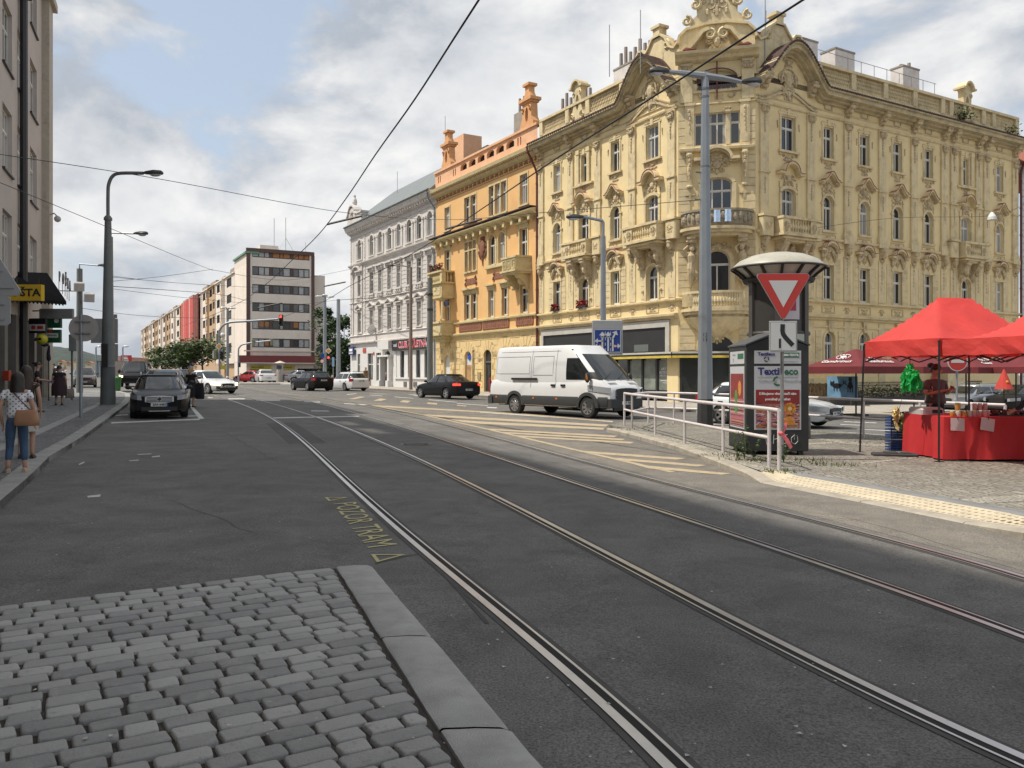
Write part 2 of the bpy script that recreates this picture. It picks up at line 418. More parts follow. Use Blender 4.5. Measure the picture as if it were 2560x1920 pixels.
for q in([(344,1136),(378,1134.5),(379,1136),(344,1137.5)],[(322,1152),(346,1150),(346,1152),(324,1153.5)],[(379,1142),(400,1139.5),(400,1142),(380,1144)],[(218,1241),(252,1237),(250,1243),(220,1245)],[(196,1161),(210,1155),(212,1157),(199,1163)]):
 mb.sheet(G(q),.006)
tag(mb.build('road_marking_white',PWH,fix=False),kind='structure')
mb=MB()
for q in([(930,1013),(1300,1033.5),(1532,1054),(1532,1056.5),(1300,1036.5),(960,1018)],[(1057,1036),(1200,1044),(1522,1062),(1514,1067),(1200,1049),(1090,1042)],[(1120,1048),(1200,1054),(1512,1070),(1508,1075),(1200,1060),(1160,1056)]):
 mb.sheet(G(q),.007)
for q in([(25,858),(1090,917),(1060,928),(75,872)],[(150,885),(1150,942),(1120,953),(195,898)],[(260,912),(1220,967),(1190,979),(320,926)],[(760,1033),(1630,1095),(1560,1107),(850,1056)],[(980,1084),(1790,1150),(1720,1161),(1080,1110)],[(1220,1144),(1985,1216),(1910,1226),(1330,1176)]):
 mb.sheet(G(c6(q)),.007)
mb.ribbon([(p.x,p.y)for p in G([(930,1014),(1057,1037),(1201,1069),(1434,1124),(1681,1181)])],.14,.0055)
for q in([(60,985),(150,985),(295,955),(215,950)],[(405,1005),(510,1010),(595,985),(500,975)],[(765,1025),(880,1035),(925,1010),(820,1000)],[(1145,1050),(1285,1062),(1290,1040),(1160,1030)],[(1560,1077),(1690,1087),(1690,1075),(1560,1065)]):
 mb.sheet(G(cc(q)),.007)
tag(mb.build('road_marking_yellow',PYE,fix=False),kind='structure')
mb=MB()
o,xr,yt=gp(831,1267),gp(905,1362),gp(892,1262)
vx=(xr-o);vy=((yt-o)+(gp(983,1352)-xr))/2
M=Matrix.Identity(4)
for i in range(3):M[i][0]=vx[i]/5.35;M[i][1]=vy[i]/.73;M[i][2]=(0,0,1)[i];M[i][3]=(o+vx*.5+vy*.5)[i]+(0,0,.006)[i]
mb.text('POZOR TRAM',1.0,M,.0)
tri=lambda P:[(P[i],P[(i+1)%3])for i in range(3)]
for T in([(811,1244),(871,1244),(822,1254)],[(927,1387),(1016,1387),(942,1407)]):
 g=G(T);c=(g[0]+g[1]+g[2])/3
 for a,b in tri(g):
  ia=a+(c-a)*.34;ib=b+(c-b)*.34
  mb.sheet([(a.x,a.y),(b.x,b.y),(ib.x,ib.y),(ia.x,ia.y)],.006)
tag(mb.build('tram_warning_lettering',PYG,fix=False),kind='structure')
mb=MB();c5=lambda l:[(500+x*.3617,900+y*.3617)for x,y in l]
mb.sheet(G(c5([(450,440),(655,430),(885,572),(605,583)])),.0022)
tag(mb.build('asphalt_patch',ASPHD,fix=False),kind='structure')
mb=MB()
for a,b in(((450,440),(605,583)),((655,430),(885,572)),((690,528),(790,526)),((560,492),(640,490))):
 mb.ribbon([(p.x,p.y)for p in G(c5([a,b]))],.05,.0032)
tag(mb.build('patch_seam',mk('pale_joint_sealant',(.13,.125,.12),.9,.3,8),fix=False),kind='structure')
mb=MB();rnd=random.Random(21)
def crack(a,b_,w,j):
 A,B=gp(*a),gp(*b_);n_=max(4,int((B-A).length/.35));pts=[A.lerp(B,q/n_)+Vector((rnd.gauss(0,j),rnd.gauss(0,j),0))for q in range(n_+1)]
 mb.ribbon([(q.x,q.y)for q in pts],w,.0032)
for a,b_,w,j in(((935,1410),(1075,1378),.025,.01),((960,1130),(1290,1250),.010,.02),((420,1250),(640,1330),.008,.03),((1080,1400),(1220,1560),.03,.005),((560,1080),(700,1160),.012,.03),((1700,1300),(2100,1430),.012,.03),((2100,1290),(2500,1400),.014,.03)):crack(a,b_,w,j)
tag(mb.build('tar_seam',mk('tar_sealed_crack',(.045,.043,.042),.8,.2,8),fix=False),kind='structure')
mb=MB()
for q in range(150):
 u,v=rnd.uniform(0,2560),rnd.uniform(1090,1900);p_=gp(u,v);s_=rnd.uniform(.006,.018);a=rnd.uniform(0,3)
 mb.sheet([(p_.x+s_*math.cos(a+k*2.1)*rnd.uniform(.5,1.2),p_.y+s_*math.sin(a+k*2.1))for k in range(3)],.046 if(u<1150 and v>1420)else .012)
tag(mb.build('litter_specks',mk('pale_litter',(.42,.41,.38),.8,.4,9),fix=False),'pale specks of litter and chewing gum scattered on the road','litter',kind='stuff')
c=gp(1040,1111);t=thing('manhole_cover','round iron manhole cover set in the asphalt between the tram tracks','manhole cover',(c.x,c.y,gz(c.x)))
mb=MB();mb.lathe([(.0,.004),(.30,.004),(.31,.012),(.36,.012),(.37,.004)],n=28)
for i in range(-3,4):mb.box(-.24+abs(i)*.02,.24-abs(i)*.02,i*.07-.015,i*.07+.015,.004,.014)
mb.build('iron_lid',mk('cast_iron',(.16,.15,.14),.55,.2,9,metal=.6),t)
kpx=[(0,1275),(63,1218),(100,1181),(123,1156),(160,1132),(199,1107.5),(266,1056),(320,1013),(327,1000),(325,989),(303,982),(270,980)]
kl=G(kpx);kd=Vector((.3822,-.9241,0))
kl=[kl[0]+kd*3.4+Vector((-8,0,0)),kl[0]+kd*2.2+Vector((-1.6,0,0)),kl[0]+kd*1.1+Vector((-.35,0,0))]+kl
kl2=offs([Vector((p.x,p.y,0))for p in kl],.28)
inner=[(-60,45),(-60,-8)]
mb=MB();mb.slab([(p.x,p.y)for p in kl]+[(-24,60),(-60,60),(-60,7)],-.02,.105)
tag(mb.build('left_pavement',SLAB,fix=False),kind='structure')
mb=MB()
for i in range(len(kl)-1):
 a,b,c_,d=kl[i],kl[i+1],kl2[i+1],kl2[i]
 nseg=max(1,int((b-a).length/1.1))
 for k in range(nseg):
  t0,t1=k/nseg+.004,(k+1)/nseg-.004
  q=[gx(Vector((a.x,a.y,0)),Vector((b.x,b.y,0)),t0),gx(Vector((a.x,a.y,0)),Vector((b.x,b.y,0)),t1),gx(d,c_,t1),gx(d,c_,t0)]
  pts=[(p.x,p.y)for p in q]
  mb.slab(pts,-.01,.109)
tag(mb.build('left_kerb',GRAN,fix=False),kind='structure')
mb=MB();L=[Vector((p.x,p.y,0))for p in kl[:-4]]
mb.loft([[(p.x,p.y,gz(p.x)+.1085)for p in offs(L,.30)],[(p.x,p.y,gz(p.x)+.1085)for p in offs(L,.95)]],False)
tag(mb.build('pavement_mosaic_band',SETTD,fix=False),kind='structure')
mb=MB();mb.loft([[(p.x,p.y,gz(p.x)+.109)for p in offs(L,.96)],[(p.x,p.y,gz(p.x)+.109)for p in offs(L,1.22)]],False)
tag(mb.build('pavement_pale_band',GRAN,fix=False),kind='structure')
def P2(u,v):p=gp(u,v,.03);return Vector((p.x,p.y,0))
tl,tr_=P2(-40,1518),P2(838,1415)
e1=(tr_-tl).normalized();e2=Vector((e1.y,-e1.x,0))
kin0,kin1=P2(836,1416),P2(1143,1902);kdir=(kin1-kin0).normalized()
SG=bpy.data.materials.new('weathered_granite_setts');nt,b,out=nodes(SG);P=pos(nt)
at_=nt.nodes.new('ShaderNodeAttribute');at_.attribute_name='tone'
c=mixc(nt,at_.outputs['Fac'],(.215,.212,.203),(.38,.37,.35))
c=mixc(nt,mapr(nt,noise(nt,P,7,8,.7),.5,.75,0,.55),c,(.38,.365,.34))
c=mixc(nt,mapr(nt,noise(nt,P,18,6,.7),.58,.75,0,.7),c,(.09,.085,.08))
nt.links.new(c,b.inputs['Base Color']);b.inputs['Roughness'].default_value=.62;bumpn(nt,b,noise(nt,P,70,5,.7),.8,.012)
mb=MB();tones=[]
rnd=random.Random(3)
row=0;y=0.03
while y<9.5:
 h=rnd.uniform(.124,.138);x=-9.0+rnd.uniform(0,.2)
 kx=kin0+kdir*((y+h/2)/max(.2,kdir.dot(e2)))
 xmax=(kx-tl).dot(e1)-.02
 while x<xmax:
  w=rnd.uniform(.155,.265)
  if x+w>xmax-.10:w=xmax-x
  if w<.07:break
  cx,cy=x+w/2,y+h/2
  g=rnd.uniform(.009,.013)
  hw,hh=w/2-g,h/2-g*.8
  zt=.035+rnd.uniform(-.003,.003);tl1,tl2=rnd.uniform(-.02,.02),rnd.uniform(-.03,.03)
  rings=[]
  seedj=[(rnd.uniform(-.0045,.0045),rnd.uniform(-.003,.003))for _ in range(16)]
  cr=rnd.uniform(.010,.024)
  for(ins,zz_)in((-.003,-.05),(-.001,.80),(.003,.95),(.009,1.0)):
   ring=[]
   for q in range(16):
    k4,j4=q//4,q%4;th=PI/2*k4+PI/2*j4/3
    sx=1 if k4 in(0,3)else-1;sy=1 if k4 in(0,1)else-1
    px_=sx*(hw-ins-cr)+cr*math.cos(th)+seedj[k4*4][0]+seedj[q][0]*.35;py_=sy*(hh-ins-cr)+cr*math.sin(th)+seedj[k4*4][1]+seedj[q][1]*.35
    p=tl+e1*(cx+px_)+e2*(cy+py_)
    ring.append((p.x,p.y,gz(p.x)+(zt+tl1*px_+tl2*py_)*zz_))
   rings.append(ring)
  n0=len(mb.f);mb.loft(rings,True,False,True)
  tones+=[rnd.random()**1.3]*(len(mb.f)-n0)
  x+=w
 y+=h;row+=1
o=mb.build('granite_sett_paving',SG,smooth=50,fix=False)
a=o.data.attributes.new('tone','FLOAT','FACE');a.data.foreach_set('value',tones)
tag(o,kind='structure')
mb=MB();q=[tl-e1*9,tr_+e1*.0,kin1+kdir*5,kin1+kdir*5-e1*14]
mb.sheet([(p.x,p.y)for p in q],.012)
JT=mk('sandy_joint_dirt',(.042,.035,.028),.95,.35,14,bump=.6,bscale=90,dirt=.6,dirtc=(.11,.09,.06),dscale=5)
tag(mb.build('sett_joints',JT,fix=False),kind='structure')
ko0,ko1=P2(930,1412),P2(1285,1825);kod=(ko1-ko0).normalized()
cuts=[0,.93,1.93,3.3,4.6,6.0];mb=MB()
for i in range(len(cuts)-1):
 a0,a1=cuts[i]+.008,cuts[i+1]-.010
 def pt(t,w):
  a=kin0+kdir*t+Vector((.012,0,0));b_=ko0+kod*t*1.02;return a+(b_-a)*w
 rings=[]
 prof=[(0,-.02),(0,.028),(.05,.036),(.5,.040),(.86,.036),(.97,.022),(1.0,-.02)]
 for t in[a0,a0+.02]+[a0+(a1-a0)*k/6 for k in range(1,6)]+[a1-.02,a1]:
  e=-.008 if t in(a0,a1)else 0
  rings.append([(pt(t,w).x+rnd.uniform(-.004,.004),pt(t,w).y,gz(pt(t,w).x)+z+e+rnd.uniform(-.0015,.0015))for w,z in prof])
 mb.loft(rings,False)
tag(mb.build('granite_edge_slabs',mk('granite_slab',(.37,.362,.345),.72,.14,5,bump=.9,bscale=150,dirt=.4,dirtc=(.22,.20,.175),dscale=6),smooth=40,fix=False),kind='structure')
fpx=[(1516,1080),(1567,1092),(1687,1125),(1751,1150),(1801,1170),(1865,1193)]
dpx=[(1904,1208),(2148,1256),(2408,1309),(2560,1350)]
bpx=[(2900,1165),(2560,1128),(2247,1100),(2157,1093),(2020,1082),(1675,1059),(1551,1064),(1522,1070)]
front=G(fpx);drop=G(dpx);back=G(bpx)
ext=drop[-1]+(drop[-1]-drop[-2]).normalized()*6
isl=[(p.x,p.y)for p in front+drop]+[(ext.x,ext.y),(16,-6),(30,4)]+[(p.x,p.y)for p in back]
FL=[Vector((p.x,p.y,0))for p in front+drop]+[Vector((ext.x,ext.y,0))]
fin=offs(FL,.62)
IZ=.10
mb=MB();mb.slab([(p.x,p.y)for p in fin]+[(16,-6),(30,4)]+[(p.x,p.y)for p in back],-.02,IZ)
tag(mb.build('island_paving',SETT,fix=False),kind='structure')
hts=[.11]*5+[.085,.02,.015,.02,.09,.11]
mb=MB();A=FL;B=offs(FL,.24)
for i in range(len(A)-1):
 n_=max(1,int((A[i+1]-A[i]).length/1.0))
 for k in range(n_):
  t0,t1=k/n_+.004,(k+1)/n_-.004
  pa,pb,pc,pd=gx(A[i],A[i+1],t0),gx(A[i],A[i+1],t1),gx(B[i],B[i+1],t1),gx(B[i],B[i+1],t0)
  h0,h1=gx(hts[i],hts[i+1],t0),gx(hts[i],hts[i+1],t1)
  zf=lambda p,h:(p.x,p.y,gz(p.x)+h)
  mb.add([zf(pa,-.02),zf(pb,-.02),zf(pb,h1-.02),zf(pa,h0-.02),zf(gx(pa,pd,.12),h0),zf(gx(pb,pc,.12),h1),zf(pc,h1+.006),zf(pd,h0+.006)],[(0,1,2,3),(3,2,5,4),(4,5,6,7),(1,6,5,2),(0,3,4,7)])
tag(mb.build('island_kerb',GRANW,fix=False),kind='structure')
C_=offs(FL,.64)
mb=MB();mb.loft([[(p.x,p.y,gz(p.x)+hts[i]+.006)for i,p in enumerate(B)][5:],[(p.x,p.y,gz(p.x)+IZ+.004)for p in C_][5:]],False)
tag(mb.build('tactile_strip',TACT,fix=False),kind='structure')
mb=MB();D_=offs(FL,.645);E_=offs(FL,1.0)
mb.loft([[(p.x,p.y,gz(p.x)+IZ+.004)for p in D_[5:]],[(p.x,p.y,gz(p.x)+IZ+.004)for p in E_[5:]]],False)
tag(mb.build('island_grey_slab_band',mk('smooth_grey_flag',(.21,.21,.205),.8,.15,2,bump=.3),fix=False),kind='structure')
mb=MB()
for i in range(5,len(B)-2):
 n_=int((B[i+1]-B[i]).length/.09)
 for k in range(n_):
  for j in range(4):
   w=.12+j*.25
   p=gx(gx(B[i],B[i+1],k/n_),gx(C_[i],C_[i+1],k/n_),w);h=gx(gx(hts[i],hts[i+1],k/n_)+.006,IZ+.004,w)
   if p.y<5:continue
   x,y,z=p.x,p.y,gz(p.x)+h
   mb.add([(x-.026,y-.026,z),(x+.026,y-.026,z),(x+.026,y+.026,z),(x-.026,y+.026,z),(x-.014,y-.014,z+.007),(x+.014,y-.014,z+.007),(x+.014,y+.014,z+.007),(x-.014,y+.014,z+.007)],[(4,5,6,7),(0,1,5,4),(1,2,6,5),(2,3,7,6),(3,0,4,7)])
tag(mb.build('tactile_bumps',TACT,fix=False),kind='structure')
mb=MB()
mb.loft([[(p.x,p.y,gz(p.x)+IZ+.005)for p in offs(FL,.26)[:6]],[(p.x,p.y,gz(p.x)+IZ+.005)for p in offs(FL,.66)[:6]]],False)
for px in([(0,1205),(0,1190),(330,1235),(620,1262),(930,1272),(930,1300),(600,1290),(300,1262)],[(0,1278),(330,1262),(330,1250),(0,1264)],[(520,1465),(1100,1405),(1130,1416),(560,1475)]):
 mb.sheet(G(c1(px),IZ),IZ+.0045)
cb=lambda l:[(1280+x*.5787,1100+y*.5787)for x,y in l]
mb.sheet(G(cb([(1925,258),(2212,238),(2300,240),(2300,262),(2030,274)]),IZ),IZ+.0045)
tag(mb.build('island_pale_mosaic',SETTL,fix=False),kind='structure')
fp=G([(780,964),(831,969),(1050,981),(1216,994),(1400,1006),(1592,1022),(1700,1029),(2107,1047),(2300,1055),(2560,1068)])
fl=[Vector((p.x,p.y,0))for p in fp]
mb=MB();mb.slab([(p.x,p.y)for p in fp]+[(60,30),(60,90),(9,60),(-30,130),(-36,130)],-.02,.12)
tag(mb.build('far_pavement',PALE,fix=False),kind='structure')
mb=MB();B=offs(fl,.3)
for i in range(len(fl)-1):mb.slab([(p.x,p.y)for p in(fl[i],fl[i+1],B[i+1],B[i])],-.01,.124)
tag(mb.build('far_kerb',GRANW,fix=False),kind='structure')
q=G([(590,958.5),(700,957.5),(940,966),(900,970),(770,966),(700,961),(600,961)])
mb=MB();mb.slab([(p.x,p.y)for p in q],-.02,.12);tag(mb.build('crossing_refuge',PALE,fix=False),kind='structure')
D1=Vector((-.5034,.8641,0));D2=Vector((.8641,.5034,0))
C1=Vector((9.87,49.0,0));DC=Vector((.967,-.255,0)).normalized();C2=C1+DC*4.45
class Face:
 def __init__(s,P,d,z=0.0):
  s.P=Vector(P);s.d=Vector(d).normalized();s.n=Vector((s.d.y,-s.d.x,0));s.rz=math.atan2(s.d.y,s.d.x);s.z=z
 def loc(s):return(s.P.x,s.P.y,s.z)
 def M(s):return Matrix.Translation(s.loc())@Matrix.Rotation(s.rz,4,'Z')
 def rel(s,o):return o.M().inverted()@s.M()
 def sz(s,u,v,out=0.0):
  a,b=ray(u,v);q=s.P+s.n*out
  t=(q.dot(s.n))/(a*s.n.x+s.n.y)
  return((Vector((a*t,t,0))-q).dot(s.d),HC+b*t)
YL=Face(C1+D1*15.57,-D1);YC=Face(C1,DC);YR=Face(C2,D2)
OR_=Face(C1+D1*33.9,-D1);GR=Face(C1+D1*58.3,-D1)
def opening(x,z,w,h,kind='rect'):return(x-w/2,x+w/2,z,z+h,kind)
def wall(mb,x0,x1,z0,z1,ops,depth=.26,y=0.0):
 """wall sheet with recessed openings (reveals included), facade at y"""
 xs=sorted(set([x0,x1]+[v for o in ops for v in o[:2]]));zs=sorted(set([z0,z1]+[v for o in ops for v in o[2:4]]))
 for i in range(len(xs)-1):
  for j in range(len(zs)-1):
   cx,cz=(xs[i]+xs[i+1])/2,(zs[j]+zs[j+1])/2
   if any(o[0]<cx<o[1]and o[2]<cz<o[3]for o in ops):continue
   mb.quad((xs[i],y,zs[j]),(xs[i+1],y,zs[j]),(xs[i+1],y,zs[j+1]),(xs[i],y,zs[j+1]))
 for a,b,c,d,kind in ops:
  Y=y+depth
  mb.quad((a,y,c),(a,Y,c),(a,Y,d),(a,y,d));mb.quad((b,y,c),(b,Y,c),(b,Y,d),(b,y,d))
  mb.quad((a,y,c),(b,y,c),(b,Y,c),(a,Y,c));mb.quad((a,y,d),(b,y,d),(b,Y,d),(a,Y,d))
  if kind in('arch','seg'):
   r=(b-a)/2;rz=r if kind=='arch'else r*.42
   for sx in(-1,1):
    cxx=(a+b)/2;pts=[(cxx+sx*r,d)]+[(cxx+sx*r*math.cos(t),d-rz+rz*math.sin(t))for t in[PI/2*k/7 for k in range(8)]]
    mb.prism(pts,y-.002,Y-.01)
def win_shape(w,h,kind,ins=0.0):
 a=w/2-ins
 if kind=='rect':return[(-a,ins),(a,ins),(a,h-ins),(-a,h-ins)]
 r=a;rz=(r if kind=='arch'else w/2*.42-ins*.3);zc=h-ins-rz
 return[(-a,ins),(a,ins)]+[(a*math.cos(t),zc+rz*math.sin(t))for t in[PI*k/14 for k in range(15)]]
def frame_mesh(w,h,kind='rect',bar=.07,mull=1,trans=.68,dep=.06,y=.17,ins=.0):
 """window joinery: outer frame, transom and mullions; opening bottom-centre at the origin"""
 mb=MB();o=win_shape(w,h,kind,0.0+ins);i_=win_shape(w,h,kind,bar+ins);n=len(o)
 mb.loft([[(x,y,z)for x,z in o],[(x,y,z)for x,z in i_],[(x,y+dep,z)for x,z in i_]],True)
 zt=h*trans
 if trans:mb.box(-w/2+bar*.6,w/2-bar*.6,y-.012,y+dep,zt-.045,zt+.045)
 top=zt if kind=='arch'and trans else h-bar*.6
 for k in range(mull):
  x=-w/2+w*(k+1)/(mull+1)
  mb.box(x-.04,x+.04,y-.006,y+dep-.002,bar*.6,top)
 for k in range(mull+1):
  xa=-w/2+w*k/(mull+1)+.05;xb=-w/2+w*(k+1)/(mull+1)-.05
  if trans:
   mb.box(xa,xb,y+.01,y+dep-.004,bar+.0,bar+.05);mb.box(xa,xb,y+.01,y+dep-.004,zt-.09,zt-.047)
 return mb
def pane_mesh(w,h,kind='rect',y=.21):
 mb=MB();mb.poly([(x,y,z)for x,z in win_shape(w,h,kind,.01)]);return mb
def band(pts,th):
 """closed band polygon of thickness th above the polyline pts (xz)"""
 up=[]
 for i,p in enumerate(pts):
  a=pts[max(i-1,0)];b=pts[min(i+1,len(pts)-1)]
  t=Vector((b[0]-a[0],b[1]-a[1])).normalized();up.append((p[0]-t.y*th,p[1]+t.x*th))
 return pts+up[::-1]
def bandx(mb,pts,th,y0,y1):
 n=len(pts);b=band(pts,th);lo,hi=b[:n],b[n:][::-1]
 for i in range(n-1):mb.prism([lo[i],lo[i+1],hi[i+1],hi[i]],y0,y1)
def scroll(mb,x,z,r,y=-.03,turns=1.4,sgn=1,a0=90,th=.035):
 pts=[]
 for k in range(15):
  t=k/14;a=R(a0)+sgn*turns*2*PI*t;rr=r*(1-.8*t)
  pts.append((x+rr*math.cos(a),y,z+rr*math.sin(a)))
 mb.tube(pts,[th*(1-.5*k/14)for k in range(15)],4)
def ornament(mb,x,z,w,h,seed=0,y=-.03,d=.07):
 """mirrored stucco relief: cartouche, scrolls and leaves"""
 r=random.Random(seed)
 mb.ball((x,y,z+h*.08),(w*.16,d,h*.24),8,5)
 scroll(mb,x-w*.27,z+h*.12,h*.2,y,1.3,1,0,d*.5);scroll(mb,x+w*.27,z+h*.12,h*.2,y,1.3,-1,180,d*.5)
 scroll(mb,x-w*.2,z-h*.2,h*.15,y,1.2,-1,90,d*.45);scroll(mb,x+w*.2,z-h*.2,h*.15,y,1.2,1,90,d*.45)
 for k in range(7):
  px,pz=r.uniform(.08,.48)*w,r.uniform(-.42,.42)*h;s=r.uniform(.05,.11)
  if abs(px)/w+abs(pz)/h>.62:px*=.6
  for sg in(-1,1):mb.ball((x+sg*px,y,z+pz),(s*w*.8,d*r.uniform(.5,.9),s*h),5,3)
 mb.ball((x,y,z-h*.36),(w*.07,d*.7,h*.16),6,4)
def garland(mb,x,z,h,w=.3,y=-.02):
 """hanging fruit drop below a capital"""
 r=random.Random(int(x*100))
 n=6
 for k in range(n):
  t=k/n;s=w*.36*(1-t*.75)
  mb.ball((x+r.uniform(-.03,.03),y,z-h*t),(s,.06,h/n*.52),6,3)
def capital(mb,x,z,w=.62,h=.42,y=0.0):
 mb.box(x-w/2,x+w/2,y-.16,y-.01,z+h-.08,z+h);mb.box(x-w*.4,x+w*.4,y-.10,y-.01,z,z+h-.08)
 for sg in(-1,1):scroll(mb,x+sg*w*.33,z+h*.5,h*.34,y-.12,1.5,sg,90,.05)
 for k in(-1,0,1):mb.ball((x+k*w*.2,y-.11,z+h*.2),(.07,.07,.12),6,4)
def cornice(mb,x0,x1,prof,ret=True):
 """profile of (out, z) points swept along x, ends closed"""
 poly=[(0.05,prof[0][1])]+[(-o,z)for o,z in prof]+[(0.05,prof[-1][1])]
 mb.prismx(poly,x0,x1)
def console(mb,x,z1,z0,w,out,y=0.0):
 """scroll bracket: deep at the top, S-shaped down to the wall"""
 pr=[(y+.02,z1),(y-out,z1),(y-out,z1-.12)]
 for k in range(9):
  t=k/8;pr.append((y-out*(.92*(1-t)**1.5+.10*math.sin(t*PI)+.04),z1-.12-(z1-z0-.12)*t))
 pr.append((y+.02,z0));mb.prismx(pr,x-w/2,x+w/2)
 mb.ball((x,y-out*.82,z1-.24),(w*.62,.13,.13),8,5);mb.ball((x,y-out*.3,z0+.13),(w*.55,.1,.1),8,5)
 mb.ball((x,y-out*.55,(z0+z1)/2),(w*.4,out*.25,(z1-z0)*.22),6,4)
BAL=[(.045,0),(.06,.03),(.04,.08),(.085,.2),(.075,.3),(.035,.42),(.05,.5),(.06,.53),(.06,.56)]
def balusters(mb,x0,x1,z,h,y,step=.2,r=1.0):
 n=max(1,int((x1-x0)/step));k=h/.56
 for i in range(n):mb.lathe([(a*r,b*k)for a,b in BAL],(x0+(i+.5)*(x1-x0)/n,y,z),7)
def quoin_blocks(mb,x0,x1,z0,z1,hgt=.36,y=0.0,proud=.03,cut=None):
 z=z0
 while z+hgt<=z1+.01:mb.box(x0,x1,y-proud,y+.01,z+.025,z+hgt-.012);z+=hgt
def tiles_edge(mb,pts,y0,y1,r=.075,step=.17):
 """row of roof-tile ends along a polyline in xz; tiles run in y"""
 L=[Vector((p[0],0,p[1]))for p in pts]
 for i in range(len(L)-1):
  n=max(1,int((L[i+1]-L[i]).length/step))
  for k in range(n):
   p=L[i]+(L[i+1]-L[i])*((k+.5)/n)
   prof=[(p.x+r*math.cos(a),p.z+r*.9*math.sin(a))for a in[PI*q/4 for q in range(5)]]+[(p.x-r,p.z-.05),(p.x+r,p.z-.05)]
   mb.prism(prof,y0,y1)
def relief_frame(mb,x0,x1,z0,z1,t=.07,y=0.0,out=.05):
 mb.box(x0,x1,y-out,y+.01,z0,z0+t);mb.box(x0,x1,y-out,y+.01,z1-t,z1)
 mb.box(x0,x0+t,y-out+.002,y+.01,z0+t,z1-t);mb.box(x1-t,x1,y-out+.002,y+.01,z0+t,z1-t)
WHITEW=mk('white_window_paint',(.62,.61,.57),.55,.06)
PANE=glassy('old_window_glass',(.014,.017,.02),(.42,.42,.40),.62)
PANED=glassy('dark_window_glass',(.010,.012,.014),rough=.05)
TERRA=mk('old_roof_tile',(.075,.042,.034),.85,.3,6,dirt=.75,dirtc=(.03,.026,.024),dscale=2.5)
REDTIN=mk('red_painted_tin',(.25,.075,.06),.6,.15,3,dirt=.3,dirtc=(.2,.08,.06))
REDPIPE=mk('oxblood_pipe',(.12,.025,.022),.5,.15)
ZINC=mk('zinc_sheet',(.17,.19,.19),.55,.12,1.5,metal=.3,streak=.3,dirtc=(.12,.13,.13))
CHIM=mk('white_chimney_render',(.62,.58,.55),.85,.1,2,dirt=.4,dirtc=(.25,.22,.2),dscale=1.5)
CHIMG=mk('grey_chimney_render',(.30,.27,.23),.9,.15,2,dirt=.5,dirtc=(.12,.11,.1))
POT=mk('clay_flue_pot',(.30,.25,.22),.8,.15)
def window_proto(parent,name,w,h,kind,surround,mats,mull=1,trans=.68,pane=None,loc=(0,0,0),rz=0,bar=.07):
 """window part (its stucco surround) with joinery and panes as sub-parts"""
 mb=MB();surround(mb,w,h)
 o=mb.build('window',mats,parent,loc=loc,rz=rz)
 f=frame_mesh(w,h,kind,mull=mull,trans=trans,bar=bar).build('frame',WHITEW,o)
 p=pane_mesh(w,h,kind).build('pane',pane or PANE,o,fix=False)
 return o
YW=mk('yellow_stucco',(.74,.60,.335),.85,.06,.8,bump=.15,bscale=40,dirt=.30,dirtc=(.36,.29,.18),dscale=.55,streak=.16)
YT=mk('yellow_stucco_trim',(.65,.54,.33),.85,.10,2,bump=.2,bscale=40,dirt=.55,dirtc=(.22,.17,.11),dscale=1.4,streak=.35)
YO=mk('yellow_stucco_ornament',(.54,.44,.28),.88,.16,5,dirt=.75,dirtc=(.15,.115,.08),dscale=2.4,streak=.3)
YG=mk('weathered_grey_stucco',(.33,.28,.20),.9,.2,3,dirt=.7,dirtc=(.12,.11,.10),dscale=1.5)
yb=thing('corner_house','ornate yellow four storey corner house with curved gables and stucco balconies','house',YL.loc(),YL.rz)
YM=[YW,YT,YO,REDTIN]
def onface(o,F):
 o.matrix_basis=F.rel(YL)@o.matrix_basis
 return o
Z1,Z2,Z3,Z4,ZE=6.22,6.22,10.5,14.95,19.0
def sur_top(mb,w,h):
 mb.mi=1
 relief=.14
 mb.box(-w/2-relief,-w/2,-.05,.02,-.05,h+.1);mb.box(w/2,w/2+relief,-.05,.02,-.05,h+.1)
 mb.box(-w/2-.22,w/2+.22,-.06,.02,h+.1,h+.24);mb.box(-w/2-.12,w/2+.12,-.09,.02,h+.24,h+.3)
 mb.box(-.13,.13,-.1,.02,h+.06,h+.42)
 mb.box(-w/2-.28,w/2+.28,-.17,.02,-.13,-.0)
 mb.mi=2;ornament(mb,0,-.38,w*1.15,.46,5,-.02,.05)
 for sg in(-1,1):
  mb.box(sg*(w/2+.12)-.07,sg*(w/2+.12)+.07,-.07,.02,-.3,-.13)
  garland(mb,sg*(w/2+.32),h*.82,.45,.12)
def peak(w,hh,n=9):
 """bell-shaped pediment line"""
 pts=[(-w,0),(-w*.78,.0)]
 for k in range(n+1):
  t=-1+2*k/n;x=t*w*.74
  pts.append((x,.10+hh*(math.cos(t*PI/2)**2.2)))
 return pts+[(w*.78,0),(w,0)]
